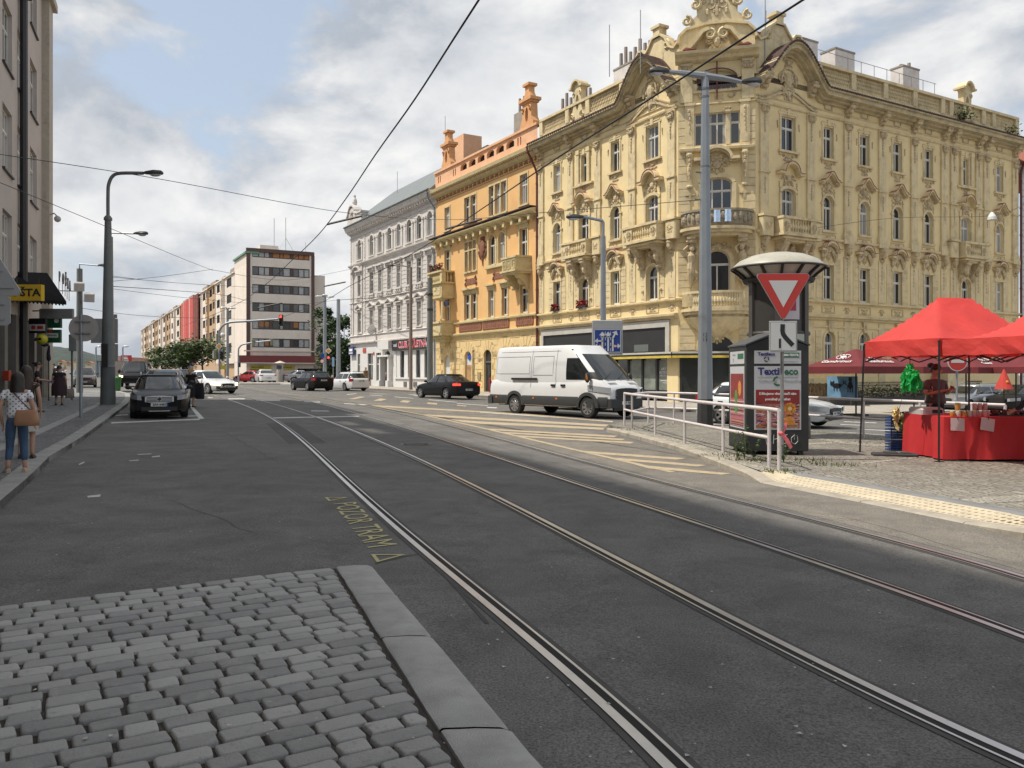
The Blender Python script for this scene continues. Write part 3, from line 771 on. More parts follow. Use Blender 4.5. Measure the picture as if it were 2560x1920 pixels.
def sur_arch(mb,w,h):
 mb.mi=1;r=w/2
 bandx(mb,arc(0,h-r,r+.02,180,0,10)[::1],.15,-.07,.02)
 for sg in(-1,1):mb.box(sg*(r+.02),sg*(r+.17),-.07,.02,0,h-r)
 for sg in(-1,1):mb.box(sg*(r+.0),sg*(r+.26),-.1,.02,h-r-.08,h-r+.02)
 mb.mi=2;ornament(mb,0,h+.48,1.15,.85,11,-.03,.10)
 for sg in(-1,1):garland(mb,sg*.55,h+.4,.8,.17)
 mb.mi=1;P=[(x,z+h+.72)for x,z in peak(.86,.52)]
 bandx(mb,P,.13,-.36,.02);mb.mi=2;bandx(mb,[(x*.94,z-.1)for x,z in P],.10,-.24,.02)
 mb.mi=3;bandx(mb,[(x,z+.13)for x,z in P],.03,-.39,.02)
 mb.mi=1;mb.box(-w/2-.2,w/2+.2,-.14,.02,-.12,0)
 mb.mi=2;relief_frame(mb,-.7,.7,-.62,-.24,.04,0,.03);ornament(mb,0,-.43,.7,.3,3,-.01,.03)
def sur_wide(mb,w,h):
 mb.mi=1;r=w/2
 for sg in(-1,1):mb.box(sg*(r+.02),sg*(r+.2),-.08,.02,0,h-.3)
 bandx(mb,arc(0,h-.25,r+.02,180,0,10,.25),.18,-.08,.02)
 mb.mi=2;ornament(mb,0,h+.55,1.3,.85,12,-.04,.11)
 for sg in(-1,1):garland(mb,sg*.75,h+.35,.7,.18)
 mb.mi=1
 P=[(-1.05,h+.78),(-.62,h+.78)]+arc(0,h+.80,.60,172,8,10,.62)+[(.62,h+.78),(1.05,h+.78)]
 bandx(mb,P,.14,-.42,.02);mb.mi=3;bandx(mb,[(x,z+.14)for x,z in P],.03,-.45,.02)
def sur_drape(mb,w,h):
 mb.mi=1;relief=.12
 for sg in(-1,1):mb.box(sg*w/2,sg*(w/2+relief),-.06,.02,0,h+.02)
 mb.box(-w/2-.2,w/2+.2,-.08,.02,h+.02,h+.16)
 P=[(-.92,h+.86),(-.58,h+.84)]+arc(0,h+.86,.56,170,10,9,.46)+[(.58,h+.84),(.92,h+.86)]
 bandx(mb,P,.14,-.36,.02);mb.mi=2;bandx(mb,[(x*.93,z-.1)for x,z in P],.1,-.25,.02)
 for sg in(-1,1):
  mb.tube([(sg*.12,-.06,h+1.1),(sg*.3,-.12,h+.8),(sg*.5,-.1,h+.5),(sg*.62,-.05,h+.28)],[.07,.12,.12,.05],6)
  mb.box(sg*.62-.09,sg*.62+.09,-.16,.02,h+.42,h+.86);scroll(mb,sg*.6,h+.36,.13,-.08,1.2,sg,90,.05)
 mb.ball((0,-.08,h+.95),(.16,.1,.2));ornament(mb,0,h+.5,.62,.5,9,-.02,.06)
 mb.mi=3;bandx(mb,[(x,z+.14)for x,z in P],.025,-.39,.02)
def sur_under(mb,w,h):
 mb.mi=1;r=w/2
 bandx(mb,arc(0,h-r,r+.02,180,0,12),.17,-.09,.02)
 for sg in(-1,1):mb.box(sg*(r+.02),sg*(r+.19),-.09,.02,0,h-r);mb.ball((sg*(r+.32),-.1,.62),.09)
 mb.mi=2;ornament(mb,0,h+.42,.8,.7,21,-.06,.12)
def sur_plain(mb,w,h):
 mb.mi=1;r=w/2;bandx(mb,arc(0,h-r,r+.02,180,0,10),.16,-.06,.02)
 for sg in(-1,1):mb.box(sg*(r+.02),sg*(r+.18),-.06,.02,0,h-r)
 mb.box(-w/2-.2,w/2+.2,-.1,.02,-.1,0)
 mb.prism([(-.15,h+.02),(.15,h+.02),(.24,h+.62),(-.24,h+.62)],-.14,.02);mb.box(-.3,.3,-.18,.02,h+.62,h+.7)
 mb.mi=2;mb.ball((0,-.14,h+.36),(.12,.07,.2))
PROTO={}
HOLD=[]
def ywin(kind,F,x,z):
 spec={'top':(.90,1.98,'rect',sur_top,1),'topw':(1.20,2.05,'rect',sur_top,1),'topn':(.62,1.9,'rect',sur_top,0),'arch':(.92,2.16,'arch',sur_arch,1),'wide':(1.14,2.2,'seg',sur_wide,1),'drape':(.92,2.16,'rect',sur_drape,1),'under':(1.06,2.12,'arch',sur_under,1),'plain':(.92,2.1,'arch',sur_plain,1)}[kind]
 w,h,k,su,mu=spec
 M=F.rel(YL);p=M@Vector((x,0,z));rz=F.rz-YL.rz
 if kind not in PROTO:
  PROTO[kind]=window_proto(yb,'window',w,h,k,su,YM,mull=mu,loc=p,rz=rz)
  return opening(x,z,w,h,k)
 dup(PROTO[kind],p,rz,yb);return opening(x,z,w,h,k)
def pil_proto(mb):
 x=0;mb.mi=0
 mb.box(x-.34,x+.34,-.12,.01,10.34,17.45);mb.box(x-.24,x+.24,-.13,-.119,10.6,13.3)
 mb.box(x-.44,x+.44,-.2,.01,10.06,10.34);mb.box(x-.4,x+.4,-.16,.01,10.34,10.5)
 mb.box(x-.4,x+.4,-.2,.01,13.42,13.52);mb.box(x-.32,x+.32,-.05,.01,6.25,9.0)
 mb.box(x-.46,x+.46,-.22,.01,9.8,10.1)
 mb.mi=1;capital(mb,x,16.95,y=-.12);garland(mb,x,16.9,1.25,.30,-.14);garland(mb,x,13.1,1.0,.22,-.14)
 console(mb,x,9.8,8.85,.42,.34);mb.ball((x,-.2,9.35),(.19,.2,.28));garland(mb,x,8.8,1.5,.24,-.04)
def bracket_proto(mb):mb.mi=1;console(mb,0,0,-.83,.5,.62)
def swag_proto(mb):mb.mi=1;ornament(mb,0,0,.6,.45,3,-.01,.05)
def frieze_proto(mb):
 mb.mi=1;relief_frame(mb,-.36,.36,0,.52,.07,0,.06);scroll(mb,-.4,.32,.12,-.05,1,1);scroll(mb,.4,.32,.12,-.05,1,-1)
def relief_proto(mb):mb.mi=1;relief_frame(mb,-.6,.6,-.24,.24,.05,0,.04);ornament(mb,0,0,.9,.34,5,-.01,.04)
def place(name,fn,M,F):
 if name not in PROTO:
  mb=MB();fn(mb);PROTO[name]=mb.build(name,[YT,YO],yb,loc=M.translation,rz=F.rz-YL.rz)
 else:dup(PROTO[name],M.translation,F.rz-YL.rz,yb)
def wing(F,L,axes,pil,gx0,gx1,ground,left_end,right_end):
 """axes: list of (x, kind) with kind n(ormal) w(ide+balcony) b(narrow over balcony); pil: pilaster positions"""
 ops=[]
 for x,k in axes:
  ops.append(ywin({'n':'top','w':'topw','b':'topn'}[k],F,x,Z4));ops.append(ywin({'n':'arch','w':'wide','b':'wide'}[k],F,x,Z3))
  ops.append(ywin({'n':'drape','w':'under','b':'under'}[k],F,x,Z2))
 ops+=ground
 gc=(gx0+gx1)/2;hw=(gx1-gx0)/2
 def eave_z(x):
  t=(x-gc)/hw
  return ZE+(2.25*math.cos(t*PI/2)**1.3 if abs(t)<1 else 0)
 mb=MB();wall(mb,0,L,-.3,19.3,ops)
 gp_=[(gx0+(gx1-gx0)*k/16,eave_z(gx0+(gx1-gx0)*k/16))for k in range(17)]
 mb.prism([(gx0,19.3)]+[p for p in gp_ if p[1]>19.3]+[(gx1,19.3)],-.02,.2)
 onface(mb.build('wall',YW,yb,fix=True),F)
 mb=MB();mb.mi=0
 cornice(mb,0,L,[(.05,4.95),(.12,5.0),(.14,5.1),(.32,5.14),(.34,5.26),(.10,5.30)])
 cornice(mb,0,L,[(.05,5.98),(.10,6.02),(.22,6.06),(.22,6.16),(.06,6.2)])
 cornice(mb,0,L,[(.04,9.86),(.14,9.9),(.16,10.02),(.05,10.06)])
 cornice(mb,0,L,[(.04,17.45),(.10,17.5),(.12,17.6),(.03,17.64)])
 cornice(mb,0,L,[(.03,17.85),(.08,17.9),(.03,17.95)])
 for x,k in axes:
  for sg in(-1,1):quoin_blocks(mb,x+sg*.86-.26,x+sg*.86+.26,6.3,8.9,.42)
 onface(mb.build('stucco_trim',YT,yb),F)
 M0=F.rel(YL)
 for x in pil:
  place('pilaster',pil_proto,M0@TR(x,0,0),F);place('eave_bracket',bracket_proto,M0@TR(x,0,eave_z(x)-.42),F)
  place('swag_panel',swag_proto,M0@TR(x,0,5.64),F)
 for x,k in axes:
  place('frieze_panel',frieze_proto,M0@TR(x,0,17.98),F);place('relief_panel',relief_proto,M0@TR(x,0,5.66),F)
 xs=[-.25 if left_end else 0.0];n=60
 xs=[xs[0]+((L+(.25 if right_end else 0))-xs[0])*k/n for k in range(n+1)]
 xs=sorted(set(xs+[gx0+(gx1-gx0)*k/22 for k in range(23)]))
 P=[(x,eave_z(x)-.42)for x in xs]
 mb=MB();bandx(mb,P,.26,-.78,.05);bandx(mb,[(x,z-.16)for x,z in P],.16,-.45,.05);bandx(mb,[(x,z+.26)for x,z in P],.14,-.92,.05)
 bandx(mb,[(x,z-.30)for x,z in P],.14,-.2,.05)
 onface(mb.build('eave_cornice',mk('weathered_eave_stucco',(.50,.42,.26),.88,.18,2,dirt=.7,dirtc=(.17,.15,.12),dscale=.9,streak=.3),yb),F)
 mb=MB();Q=[(x,z+.40)for x,z in P]
 tiles_edge(mb,Q,-.98,-.0);bandx(mb,Q,.05,-.96,.3)
 onface(mb.build('eave_tiles',TERRA,yb),F)
 mb=MB();ornament(mb,gc,19.0,1.9,2.0,31,-.05,.16);ornament(mb,gc,20.2,1.0,.9,32,-.05,.12)
 mb.tube([(gc-.62,-.06,18.9)]+[(x,-.06,z)for x,z in arc(gc,19.0,.62,180,0,10,.9)]+[(gc+.62,-.06,18.9)],.07,5)
 bandx(mb,[(gc+t*hw*.95,17.6+.75*math.cos(t*PI/2)**2)for t in[-1+k/8 for k in range(17)]],.12,-.13,.01)
 bandx(mb,[(gc+t*hw*.95,17.85+.75*math.cos(t*PI/2)**2)for t in[-1+k/8 for k in range(17)]],.08,-.09,.01)
 onface(mb.build('gable_cartouche',YO,yb),F)
 return eave_z
def parapet(F,x0,x1,posts,y=-.05):
 mb=MB();mb.box(x0,x1,y,y+.35,19.05,19.62);mb.box(x0,x1,y-.06,y+.41,20.62,20.8)
 for p in posts:mb.box(p-.22,p+.22,y-.03,y+.38,19.62,20.62)
 ps=sorted(posts)
 for a,b in zip(ps[:-1],ps[1:]):
  n=max(2,int((b-a-.44)/.17));st=(b-a-.44)/n
  for i in range(n):
   c=a+.22+(i+.5)*st
   for sg in(-1,1):mb.tube([(c+sg*st*.5*math.cos(t*PI*2),y+.16,19.62+t)for t in(0,.25,.5,.75,1.0)],.045,4,False)
  mb.mi=1;mb.box(a+.22,b-.22,y+.30,y+.34,19.62,20.62);mb.mi=0
 onface(mb.build('roof_balustrade',[YT,YO],yb),F)
def dormer(F,x,y=-.05):
 """small scrolled attic aedicule with an oval hole"""
 mb=MB();o=arc(x,20.75,.17,0,360,12,.52)[:-1]
 side=[(-.95,19.1),(-.9,19.7),(-.62,20.1),(-.45,20.6),(-.5,21.6),(-.62,21.75)]
 L=[(x+a,z)for a,z in side];Rr=[(x-a,z)for a,z in side]
 top=[(x-.55,21.75),(x+.55,21.75)]
 left=L+[(x,21.75)]+[p for p in arc(x,20.75,.19,90,270,8,.55)]+[(x,19.1)]
 right=[(2*x-a,b)for a,b in left]
 mb.prism(left,y,y+.4);mb.prism(right[::-1],y,y+.4)
 bandx(mb,[(x-.78,21.75),(x-.45,21.77)]+arc(x,21.78,.44,175,5,8)+[(x+.45,21.77),(x+.78,21.75)],.13,y-.22,y+.6)
 mb.prism(arc(x,21.76,.44,180,0,8),y+.02,y+.5)
 for sg in(-1,1):scroll(mb,x+sg*.62,19.75,.3,y-.03,1.5,sg,90,.07);scroll(mb,x+sg*.36,21.4,.16,y-.03,1.3,sg,270,.05)
 onface(mb.build('attic_aedicule',YT,yb),F)
lx=[(2.55,'n'),(5.95,'b'),(9.5,'n'),(13.25,'w')]
lp=[.42,4.35,7.6,11.3,15.05]
shopL=(0.75,14.6,.0,4.75,'rect')
ezL=wing(YL,15.57,lx,lp,10.6,15.57,[shopL],True,False)
rx=[(2.68,'w'),(6.25,'n'),(9.7,'n'),(13.05,'n'),(16.4,'n'),(20.72,'b'),(24.95,'n')]
rp=[.6,4.6,8.0,11.4,14.75,18.1,19.2,22.2,23.2,26.9]
gops=[ywin('plain',YR,x,2.15)for x in(6.38,9.7,13.05)]
ezR=wing(YR,27.5,rx,rp,0.0,5.3,gops,False,True)
parapet(YL,.25,10.4,[.4,3.9,6.4,10.2]);dormer(YL,5.15)
parapet(YR,5.2,27.4,[5.4,8.6,11.8,14.9,18.0,19.0,22.9,24.2,27.2]);dormer(YR,20.9)
for F,x in((YL,5.95),(YR,20.72)):
 mb=MB()
 for sg in(-1,1):mb.box(x+sg*.62-.13,x+sg*.62+.13,-.16,.01,14.9,17.0);mb.box(x+sg*.62-.2,x+sg*.62+.2,-.2,.01,17.0,17.3)
 mb.box(x-1.15,x+1.15,-.2,.01,14.74,14.86)
 onface(mb.build('window_pilasters',YT,yb),F)
def balcony(F,x,w=2.9,z=9.85,out=.95,wings=True):
 M=F.rel(YL)@TR(x,0,z)
 mb=MB();w2=w/2
 mb.bbox(-w2,w2,-out,.02,-.30,-.14,.05);mb.box(-w2-.14,w2+.14,-out-.14,.02,-.14,0.0);mb.box(-w2*.8,w2*.8,-out*.8,.02,-.44,-.30)
 s=mb.build('balcony',YT,yb);s.matrix_basis=M
 mb=MB()
 for sg in(-1,1):mb.box(sg*w2-.0,sg*(w2-.55),-out+.02,-out+.24,0,.86);mb.box(sg*w2,sg*(w2-.2),-out+.24,.0,0,.86)
 mb.box(-w2-.05,w2+.05,-out-.04,-out+.3,.86,1.0)
 for sg in(-1,1):mb.box(sg*(w2+.05),sg*(w2-.25),-out+.3,.0,.86,1.0)
 mb.box(-w2+.55,w2-.55,-out+.04,-out+.22,0,.12)
 balusters(mb,-w2+.58,w2-.58,.12,.74,-out+.13,.2,1.15)
 adopt2=mb.build('balustrade',YT,s)
 mb=MB()
 for sg in(-1,1):
  console(mb,sg*(w2-.55),-.30,-1.75,.5,.85);ornament(mb,sg*(w2-.28),.42,.4,.6,3,-out-.0,.05)
 ornament(mb,0,-.85,.8,.8,8,-.15,.2)
 mb.build('consoles',YO,s)
 if wings:
  for sg in(-1,1):mb=MB();mb.bbox(sg*(w2+.62)-.45,sg*(w2+.62)+.45,-.42,.02,-.14,.98,.06);mb.box(sg*(w2+.62)-.5,sg*(w2+.62)+.5,-.5,.02,.98,1.1);ornament(mb,sg*(w2+.62),.45,.6,.5,4,-.43,.05);mb.build('pedestal',YT,s)
 return s
balcony(YL,13.25);balcony(YL,5.95,2.5,out=.8);balcony(YR,2.68);balcony(YR,20.72,2.5,out=.8)
cw=4.45;cx=2.25
ops=[opening(cx,15.1,1.02,1.95),opening(cx-1.02,15.1,.56,1.95),opening(cx+1.02,15.1,.56,1.95),opening(cx,10.85,1.7,2.35,'seg'),opening(cx,6.35,1.45,2.6,'arch'),opening(cx,18.35,2.3,1.1,'seg')]
mb=MB();wall(mb,0,cw,-.3,20.3,ops,.3);onface(mb.build('wall',YW,yb),YC)
def cwin(x,z,w,h,k,mull,pane,su=lambda mb,w,h:mb.box(-w/2-.1,w/2+.1,-.1,.02,-.1,0),trans=.68):
 o=window_proto(yb,'window',w,h,k,su,YM,mull=mull,pane=pane,loc=YC.rel(YL)@Vector((x,0,z)),rz=YC.rz-YL.rz,trans=trans)
cwin(cx,15.1,1.02,1.95,'rect',1,PANE)
for sg in(-1,1):cwin(cx+sg*1.02,15.1,.56,1.95,'rect',0,PANE)
def sur_bay(mb,w,h):
 mb.mi=1;bandx(mb,arc(0,h-.35,w/2+.03,180,0,10,.36),.2,-.08,.02)
 for sg in(-1,1):mb.box(sg*(w/2+.03),sg*(w/2+.25),-.08,.02,0,h-.35)
 mb.mi=2;ornament(mb,0,h+.65,1.6,1.0,41,-.06,.15)
 mb.mi=1;P=[(-1.3,h+.95),(-.8,h+.95)]+arc(0,h+.97,.78,172,8,10,.66)+[(.8,h+.95),(1.3,h+.95)]
 bandx(mb,P,.17,-.5,.02);mb.mi=2;bandx(mb,[(x*.94,z-.12)for x,z in P],.12,-.34,.02)
cwin(cx,10.85,1.7,2.35,'seg',2,PANED,sur_bay)
def sur_bayarch(mb,w,h):
 mb.mi=1;bandx(mb,arc(0,h-w/2,w/2+.03,180,0,14),.24,-.12,.02)
 for sg in(-1,1):mb.box(sg*(w/2+.03),sg*(w/2+.3),-.12,.02,0,h-w/2)
cwin(cx,6.35,1.45,2.6,'arch',1,PANED,sur_bayarch)
def sur_lun(mb,w,h):
 mb.mi=1;bandx(mb,arc(0,h-w/2*.42,w/2+.04,180,0,14,w/2*.44),.2,-.1,.02);mb.box(-w/2-.2,w/2+.2,-.14,.02,-.14,0)
cwin(cx,18.35,2.3,1.1,'seg',0,PANED,sur_lun,0)
mb=MB()
mb.tube([(cx,-.18,17.75),(cx,-.2,19.95)],.05,6);mb.tube([(cx+1.15*math.cos(t),-.18,18.95+.62*math.sin(t))for t in[PI*k/10 for k in range(11)]],.035,5)
for k in range(-4,5):mb.tube([(cx+k*.25-.14,-.17,18.36),(cx+k*.25,-.2,18.62),(cx+k*.25+.14,-.17,18.36)],.028,5)
onface(mb.build('iron_grille',REDPIPE,yb),YC)
mb=MB()
for(a,b)in((.03,.72),(cw-.72,cw-.03)):
 quoin_blocks(mb,a,b,6.3,17.2,.45,0,.05)
for sg in(-1,1):
 x=cx+sg*1.58
 mb.box(x-.26,x+.26,-.12,.01,15.0,17.5);mb.box(x-.32,x+.32,-.16,.01,17.5,17.66);mb.box(x-.18,x+.18,-.135,-.11,15.2,17.2)
 mb.box(cx+sg*.62-.12,cx+sg*.62+.12,-.14,.01,15.1,17.0)
 console(mb,x,14.8,12.6,.34,.3);mb.box(x-.4,x+.4,-.2,.01,17.9,20.0)if False else None
 mb.box(cx+sg*1.75-.35,cx+sg*1.75+.35,-.14,.01,17.7,20.2)
cornice(mb,.1,cw-.1,[(.05,14.72),(.34,14.78),(.36,14.92),(.12,15.0)])
cornice(mb,0,cw,[(.04,17.5),(.12,17.55),(.03,17.64)])
cornice(mb,-.1,cw+.1,[(.05,5.98),(.22,6.06),(.22,6.16),(.06,6.2)])
cornice(mb,-.15,cw+.15,[(.10,20.0),(.35,20.1),(.42,20.28),(.75,20.36),(.8,20.52),(.2,20.6)])
att=[(0.05,19.2),(0.05,21.3),(.12,21.7),(.5,22.05),(1.6,22.25),(2.9,22.25),(4.0,22.05),(4.33,21.7),(4.4,21.3),(4.4,19.2)]
mb.prism(att,.12,.6);bandx(mb,att[1:-1],.14,-.04,.75)
for sg in(-1,1):
 P=[(cx+sg*2.0,20.55),(cx+sg*1.5,20.75),(cx+sg*1.1,21.2),(cx+sg*.75,21.65),(cx+sg*.4,21.75)]
 bandx(mb,P if sg<0 else P[::-1],.2,-.5,.1);scroll(mb,cx+sg*.38,21.52,.3,-.38,1.6,sg,90,.11)
sh=[(-1.55,22.3),(-1.5,22.6),(-1.15,22.9),(-1.2,23.6),(-1.4,24.3),(-1.5,24.55),(-1.95,24.75),(-1.9,24.95),(-1.2,24.95),(-1.0,25.5),(-.4,25.9),(0,26.0)]
sh=[(cx+a,z)for a,z in sh]+[(cx-a,z)for a,z in sh[::-1][1:]]
mb.prism(sh,.1,.7)
for sg in(-1,1):
 scroll(mb,cx+sg*1.22,23.5,.3,-.0,1.5,sg,90,.13);mb.box(cx+sg*1.3-.42,cx+sg*1.3+.42,-.22,.72,24.55,24.78);mb.box(cx+sg*1.3-.3,cx+sg*1.3+.3,-.1,.72,24.2,24.55);scroll(mb,cx+sg*1.75,22.6,.3,.05,1.4,sg,90,.12)
onface(mb.build('corner_gable',YT,yb),YC)
mb=MB();ornament(mb,cx,21.0,1.5,1.3,51,-.25,.22);ornament(mb,cx,23.9,1.9,2.4,52,.08,.12);ornament(mb,cx,25.2,1.0,.9,53,.06,.12)
for sg in(-1,1):
 capital(mb,cx+sg*1.75,19.45,.7,.45,-.14);garland(mb,cx+sg*1.58,17.2,1.5,.22,-.14);capital(mb,cx+sg*.62,16.9,.42,.36,-.14)
 scroll(mb,cx+sg*.75,18.05,.34,-.06,.8,-sg,90,.07);garland(mb,cx+sg*1.58,14.5,1.6,.25,-.3)
 mb.box(cx+sg*1.55-.28,cx+sg*1.55+.28,-.08,.01,12.2,12.28);mb.box(cx+sg*1.55-.06,cx+sg*1.55+.06,-.08,.01,11.9,12.2)
ornament(mb,cx,14.35,1.5,.5,54,-.02,.05)
onface(mb.build('corner_relief',YO,yb),YC)
mb=MB();mb.text('1900',.42,TR(cx,-.02,17.9)@RX(90),.06);onface(mb.build('date_relief',YT,yb),YC)
mb=MB()
for sg in(-1,1):mb.prism([(cx+sg*1.15,20.62),(cx+sg*1.95,20.62),(cx+sg*1.75,20.75)],-.7,-.1)
onface(mb.build('red_flashing',REDTIN,yb),YC)
for F,f in((YL,lambda s:15.57-s),(YR,lambda s:s)):
 A=[(0,19.2),(0,21.7),(.6,21.25),(1.1,21.5),(1.5,22.2),(1.9,22.5),(2.6,22.5),(2.95,22.05),(3.3,21.75),(3.6,22.05),(3.95,22.1),(4.25,21.7),(4.35,21.1),(4.35,19.2)]
 P=[(f(a),z)for a,z in A];Q=P[1:-1]if F is YR else P[1:-1][::-1]
 mb=MB();mb.prism(P,.3,.75);bandx(mb,Q,.13,.16,.9);x=f(2.25);mb.box(x-.3,x+.3,.22,.8,22.5,23.05);mb.box(x-.42,x+.42,.12,.9,23.05,23.22)
 scroll(mb,f(1.35),21.75,.3,.26,1.3,1 if F is YR else-1,90,.09);scroll(mb,f(3.75),21.75,.26,.26,1.3,-1 if F is YR else 1,90,.08)
 onface(mb.build('attic_gable',YT,yb),F)
 mb=MB();x=f(.85);mb.prism([(x-.5,21.5),(x+.5,21.5),(x+.42,22.05),(x-.42,22.05)],.8,1.9);onface(mb.build('red_flashing',REDTIN,yb),F)
def round_balcony(z,r,dep,bal):
 M=YC.rel(YL)@TR(cx,0,z);A=[PI+PI*k/18 for k in range(19)]
 pt=lambda a,q,k=1.0:(r*q*math.cos(a),dep*q*math.sin(a)*k)
 mb=MB()
 for q,z0,z1 in((1.06,-.16,0),(.98,-.34,-.16),(.86,-.5,-.34)):
  mb.prismz([pt(a,q)for a in A]+[(r*q,.02),(-r*q,.02)],z0,z1)
 s=mb.build('balcony',YT,yb);s.matrix_basis=M
 mb=MB()
 ring=lambda q,z_:[(*pt(a,q),z_)for a in A]
 if bal:
  mb.loft([ring(.99,.0),ring(.99,.14),ring(.9,.14),ring(.9,0)],False);mb.loft([ring(1.02,.86),ring(1.02,1.0),ring(.87,1.0),ring(.87,.86),ring(1.02,.86)],False)
  for k in range(1,18):
   x,y=pt(A[k],.95)
   if k in(3,4,14,15):mb.cbox((x,y,.5),(.3,.2,.74))
   elif 4<k<14:
    for off in(-.25,.25):
     x,y=pt(A[k]+off*PI/18,.95);mb.lathe([(a_*1.2,b_*1.3+.13)for a_,b_ in BAL],(x,y,0),7)
   else:mb.cbox((x,y,.5),(.34,.3,.74))
 else:
  mb.loft([ring(.92,0),ring(.97,.15),ring(1.0,.5),ring(.98,.85),ring(1.03,.88),ring(1.03,1.0),ring(.9,1.0),ring(.9,0)],False)
  for k in range(2,17):
   x,y=pt(A[k],1.0);mb.ball((x,y,.5+.1*math.sin(k*2.1)),(.13,.1,.24),6,4)
   if k%2:mb.ball((x,y-.02,.72),(.1,.08,.08),5,3)
 mb.build('parapet',YT if bal else YG,s)
 return s
s1=round_balcony(10.15,2.05,1.35,False)
s2=round_balcony(5.45,1.95,1.3,True)
mb=MB()
A=[PI+PI*k/18 for k in range(19)]
prof=[(1.86,1.2,-.5),(1.6,1.05,-.85),(1.15,.75,-1.2),(.6,.4,-1.5),(.25,.2,-1.62)]
mb.loft([[(a_*(1+.05*(-1)**i)*math.cos(A[i]),b_*(1+.05*(-1)**i)*math.sin(A[i]),z)for i in range(19)]for a_,b_,z in prof],False)
ornament(mb,0,-1.75,1.0,.6,61,-.1,.12)
mb.build('shell_corbel',YT,s2)
mb=MB()
for sg in(-1,1):
 x=sg*1.45
 console(mb,x,-.5,-1.5,.5,.8);mb.ball((x-sg*.05,-.55,-1.15),(.15,.16,.19),8,6)
 mb.tube([(x,-.42,-1.3),(x,-.42,-1.55),(x-sg*.03,-.36,-1.95),(x,-.3,-2.3),(x+sg*.04,-.22,-2.8),(x+sg*.05,-.12,-3.4)],[.10,.25,.21,.25,.18,.07],8)
 mb.tube([(x+sg*.25,-.42,-1.5),(x+sg*.42,-.5,-1.2),(x+sg*.15,-.5,-.95)],[.09,.08,.06],6);mb.tube([(x-sg*.25,-.42,-1.5),(x-sg*.4,-.5,-1.15),(x-sg*.12,-.5,-.92)],[.09,.08,.06],6)
 for k in range(3):scroll(mb,x+sg*(.12-k*.1),-2.1-k*.4,.2,-.3+k*.06,1.2,sg,90,.06)
ornament(mb,0,-1.0,1.7,.6,62,-.1,.14)
mb.build('caryatids',YO,s1)
SHOPD=mk('black_shop_fascia',(.022,.022,.024),.6,.15,1.2,bump=.1)
SHOPG=glassy('shop_glass',(.035,.04,.036),rough=.06)
SHOPL=mk('pale_stone_frame',(.48,.46,.42),.6,.1,1,dirt=.3,dirtc=(.25,.24,.22))
FROST=mk('frosted_shop_film',(.20,.22,.19),.35,.35,1.5,spec=.6)
mb=MB();mb.box(.5,.78,-.12,.3,0,4.5);mb.box(.5,14.9,-.12,.3,4.5,4.92);mb.box(14.55,14.9,-.12,.3,2.95,4.5)
shf=mb.build('shop_frame',SHOPL,yb)
mb=MB();mb.box(.78,14.55,-.03,.25,2.95,4.5);mb.build('shop_fascia',SHOPD,yb)
mb=MB();LT=glassy('lit_grey_glass',(.09,.10,.09),rough=.12)
for a,b in((2.6,3.7),(6.3,8.2),(11.5,12.9)):mb.box(a,b,-.05,.0,3.05,3.5)
mb.build('transom_panes',LT,yb)
mb=MB();mb.mi=0;mb.box(.78,15.6,-.55,.2,2.72,2.95);mb.mi=1;mb.box(.78,15.62,-.58,-.552,2.60,2.74)
mb.mi=2;mb.box(.78,15.62,-.6,-.3,2.86,2.97)
CAN=[mk('dark_canopy',(.05,.05,.05),.5),mk('yellow_canopy_strip',(.55,.42,.06),.5,.2,3),SHOPL]
mb.build('shop_canopy',CAN,yb)
mb=MB();x=.8;rr=random.Random(5);k=0
while x<14.5:
 mb.box(x,x+.14,-.02,.24,.0,2.62);x+=1.42
mb.box(.78,14.6,-.06,.24,.12,.62)
mb.build('shopfront_posts',mk('shopfront_dark_metal',(.03,.03,.032),.4,.1),yb)
mb=MB();mb.box(.78,14.6,.12,.2,.6,2.62);mb.build('shop_panes',SHOPG,yb)
for a in(7.95,10.8,12.2,13.6):mb=MB();mb.box(a+.08,a+1.22,.09,.115,.66,2.5);fr=mb.build('window_film',FROST,yb)
WT=mk('white_lettering',(.8,.8,.8),.6,.02)
mb=MB()
for x0 in(8.55,14.2):
 for i,t in enumerate(('ART','BISTRO','MÍSTO')):mb.text(t,.24,TR(x0,.07,1.95-i*.22)@RX(90),.004)
 mb.box(x0-.3,x0+.5,.075,.08,1.22,1.25);mb.box(x0-.1,x0+.35,.075,.08,1.1,1.12)
mb.build('window_lettering',WT,fr)
mb=MB();mb.mi=0;mb.box(-.3,cw+.2,-.55,.1,2.72,2.95);mb.mi=1;mb.box(-.3,cw+.2,-.58,-.552,2.60,2.74);mb.mi=2;mb.box(-.3,cw+.2,-.6,-.3,2.86,2.97)
onface(mb.build('shop_canopy',CAN,yb),YC)
mb=MB();mb.box(.2,cw-.2,-.03,.0,.6,2.62);onface(mb.build('shop_panes',SHOPG,yb),YC)
mb=MB()
for x in(.1,1.5,2.9,cw-.2):mb.box(x,x+.14,-.07,.02,0,2.62)
mb.box(.1,cw-.1,-.08,.02,.1,.6);mb.prism(arc(cx,3.0,1.0,0,180,12,.9),-.08,.01)
onface(mb.build('shopfront_posts',MATS['shopfront_dark_metal'],yb),YC)
mb=MB();bandx(mb,arc(cx,3.0,1.02,180,0,12,.92),.22,-.16,.02);ornament(mb,cx,4.1,1.1,.5,71,-.1,.1)
for sg in(-1,1):quoin_blocks(mb,cx+sg*1.7-.45,cx+sg*1.7+.45,3.05,4.8,.42,0,.05)
onface(mb.build('corner_arch',YT,yb),YC)
mb=MB()
for x in(4.6,8.0,11.4):mb.box(x-.3,x+.3,-.06,.01,.3,4.9)
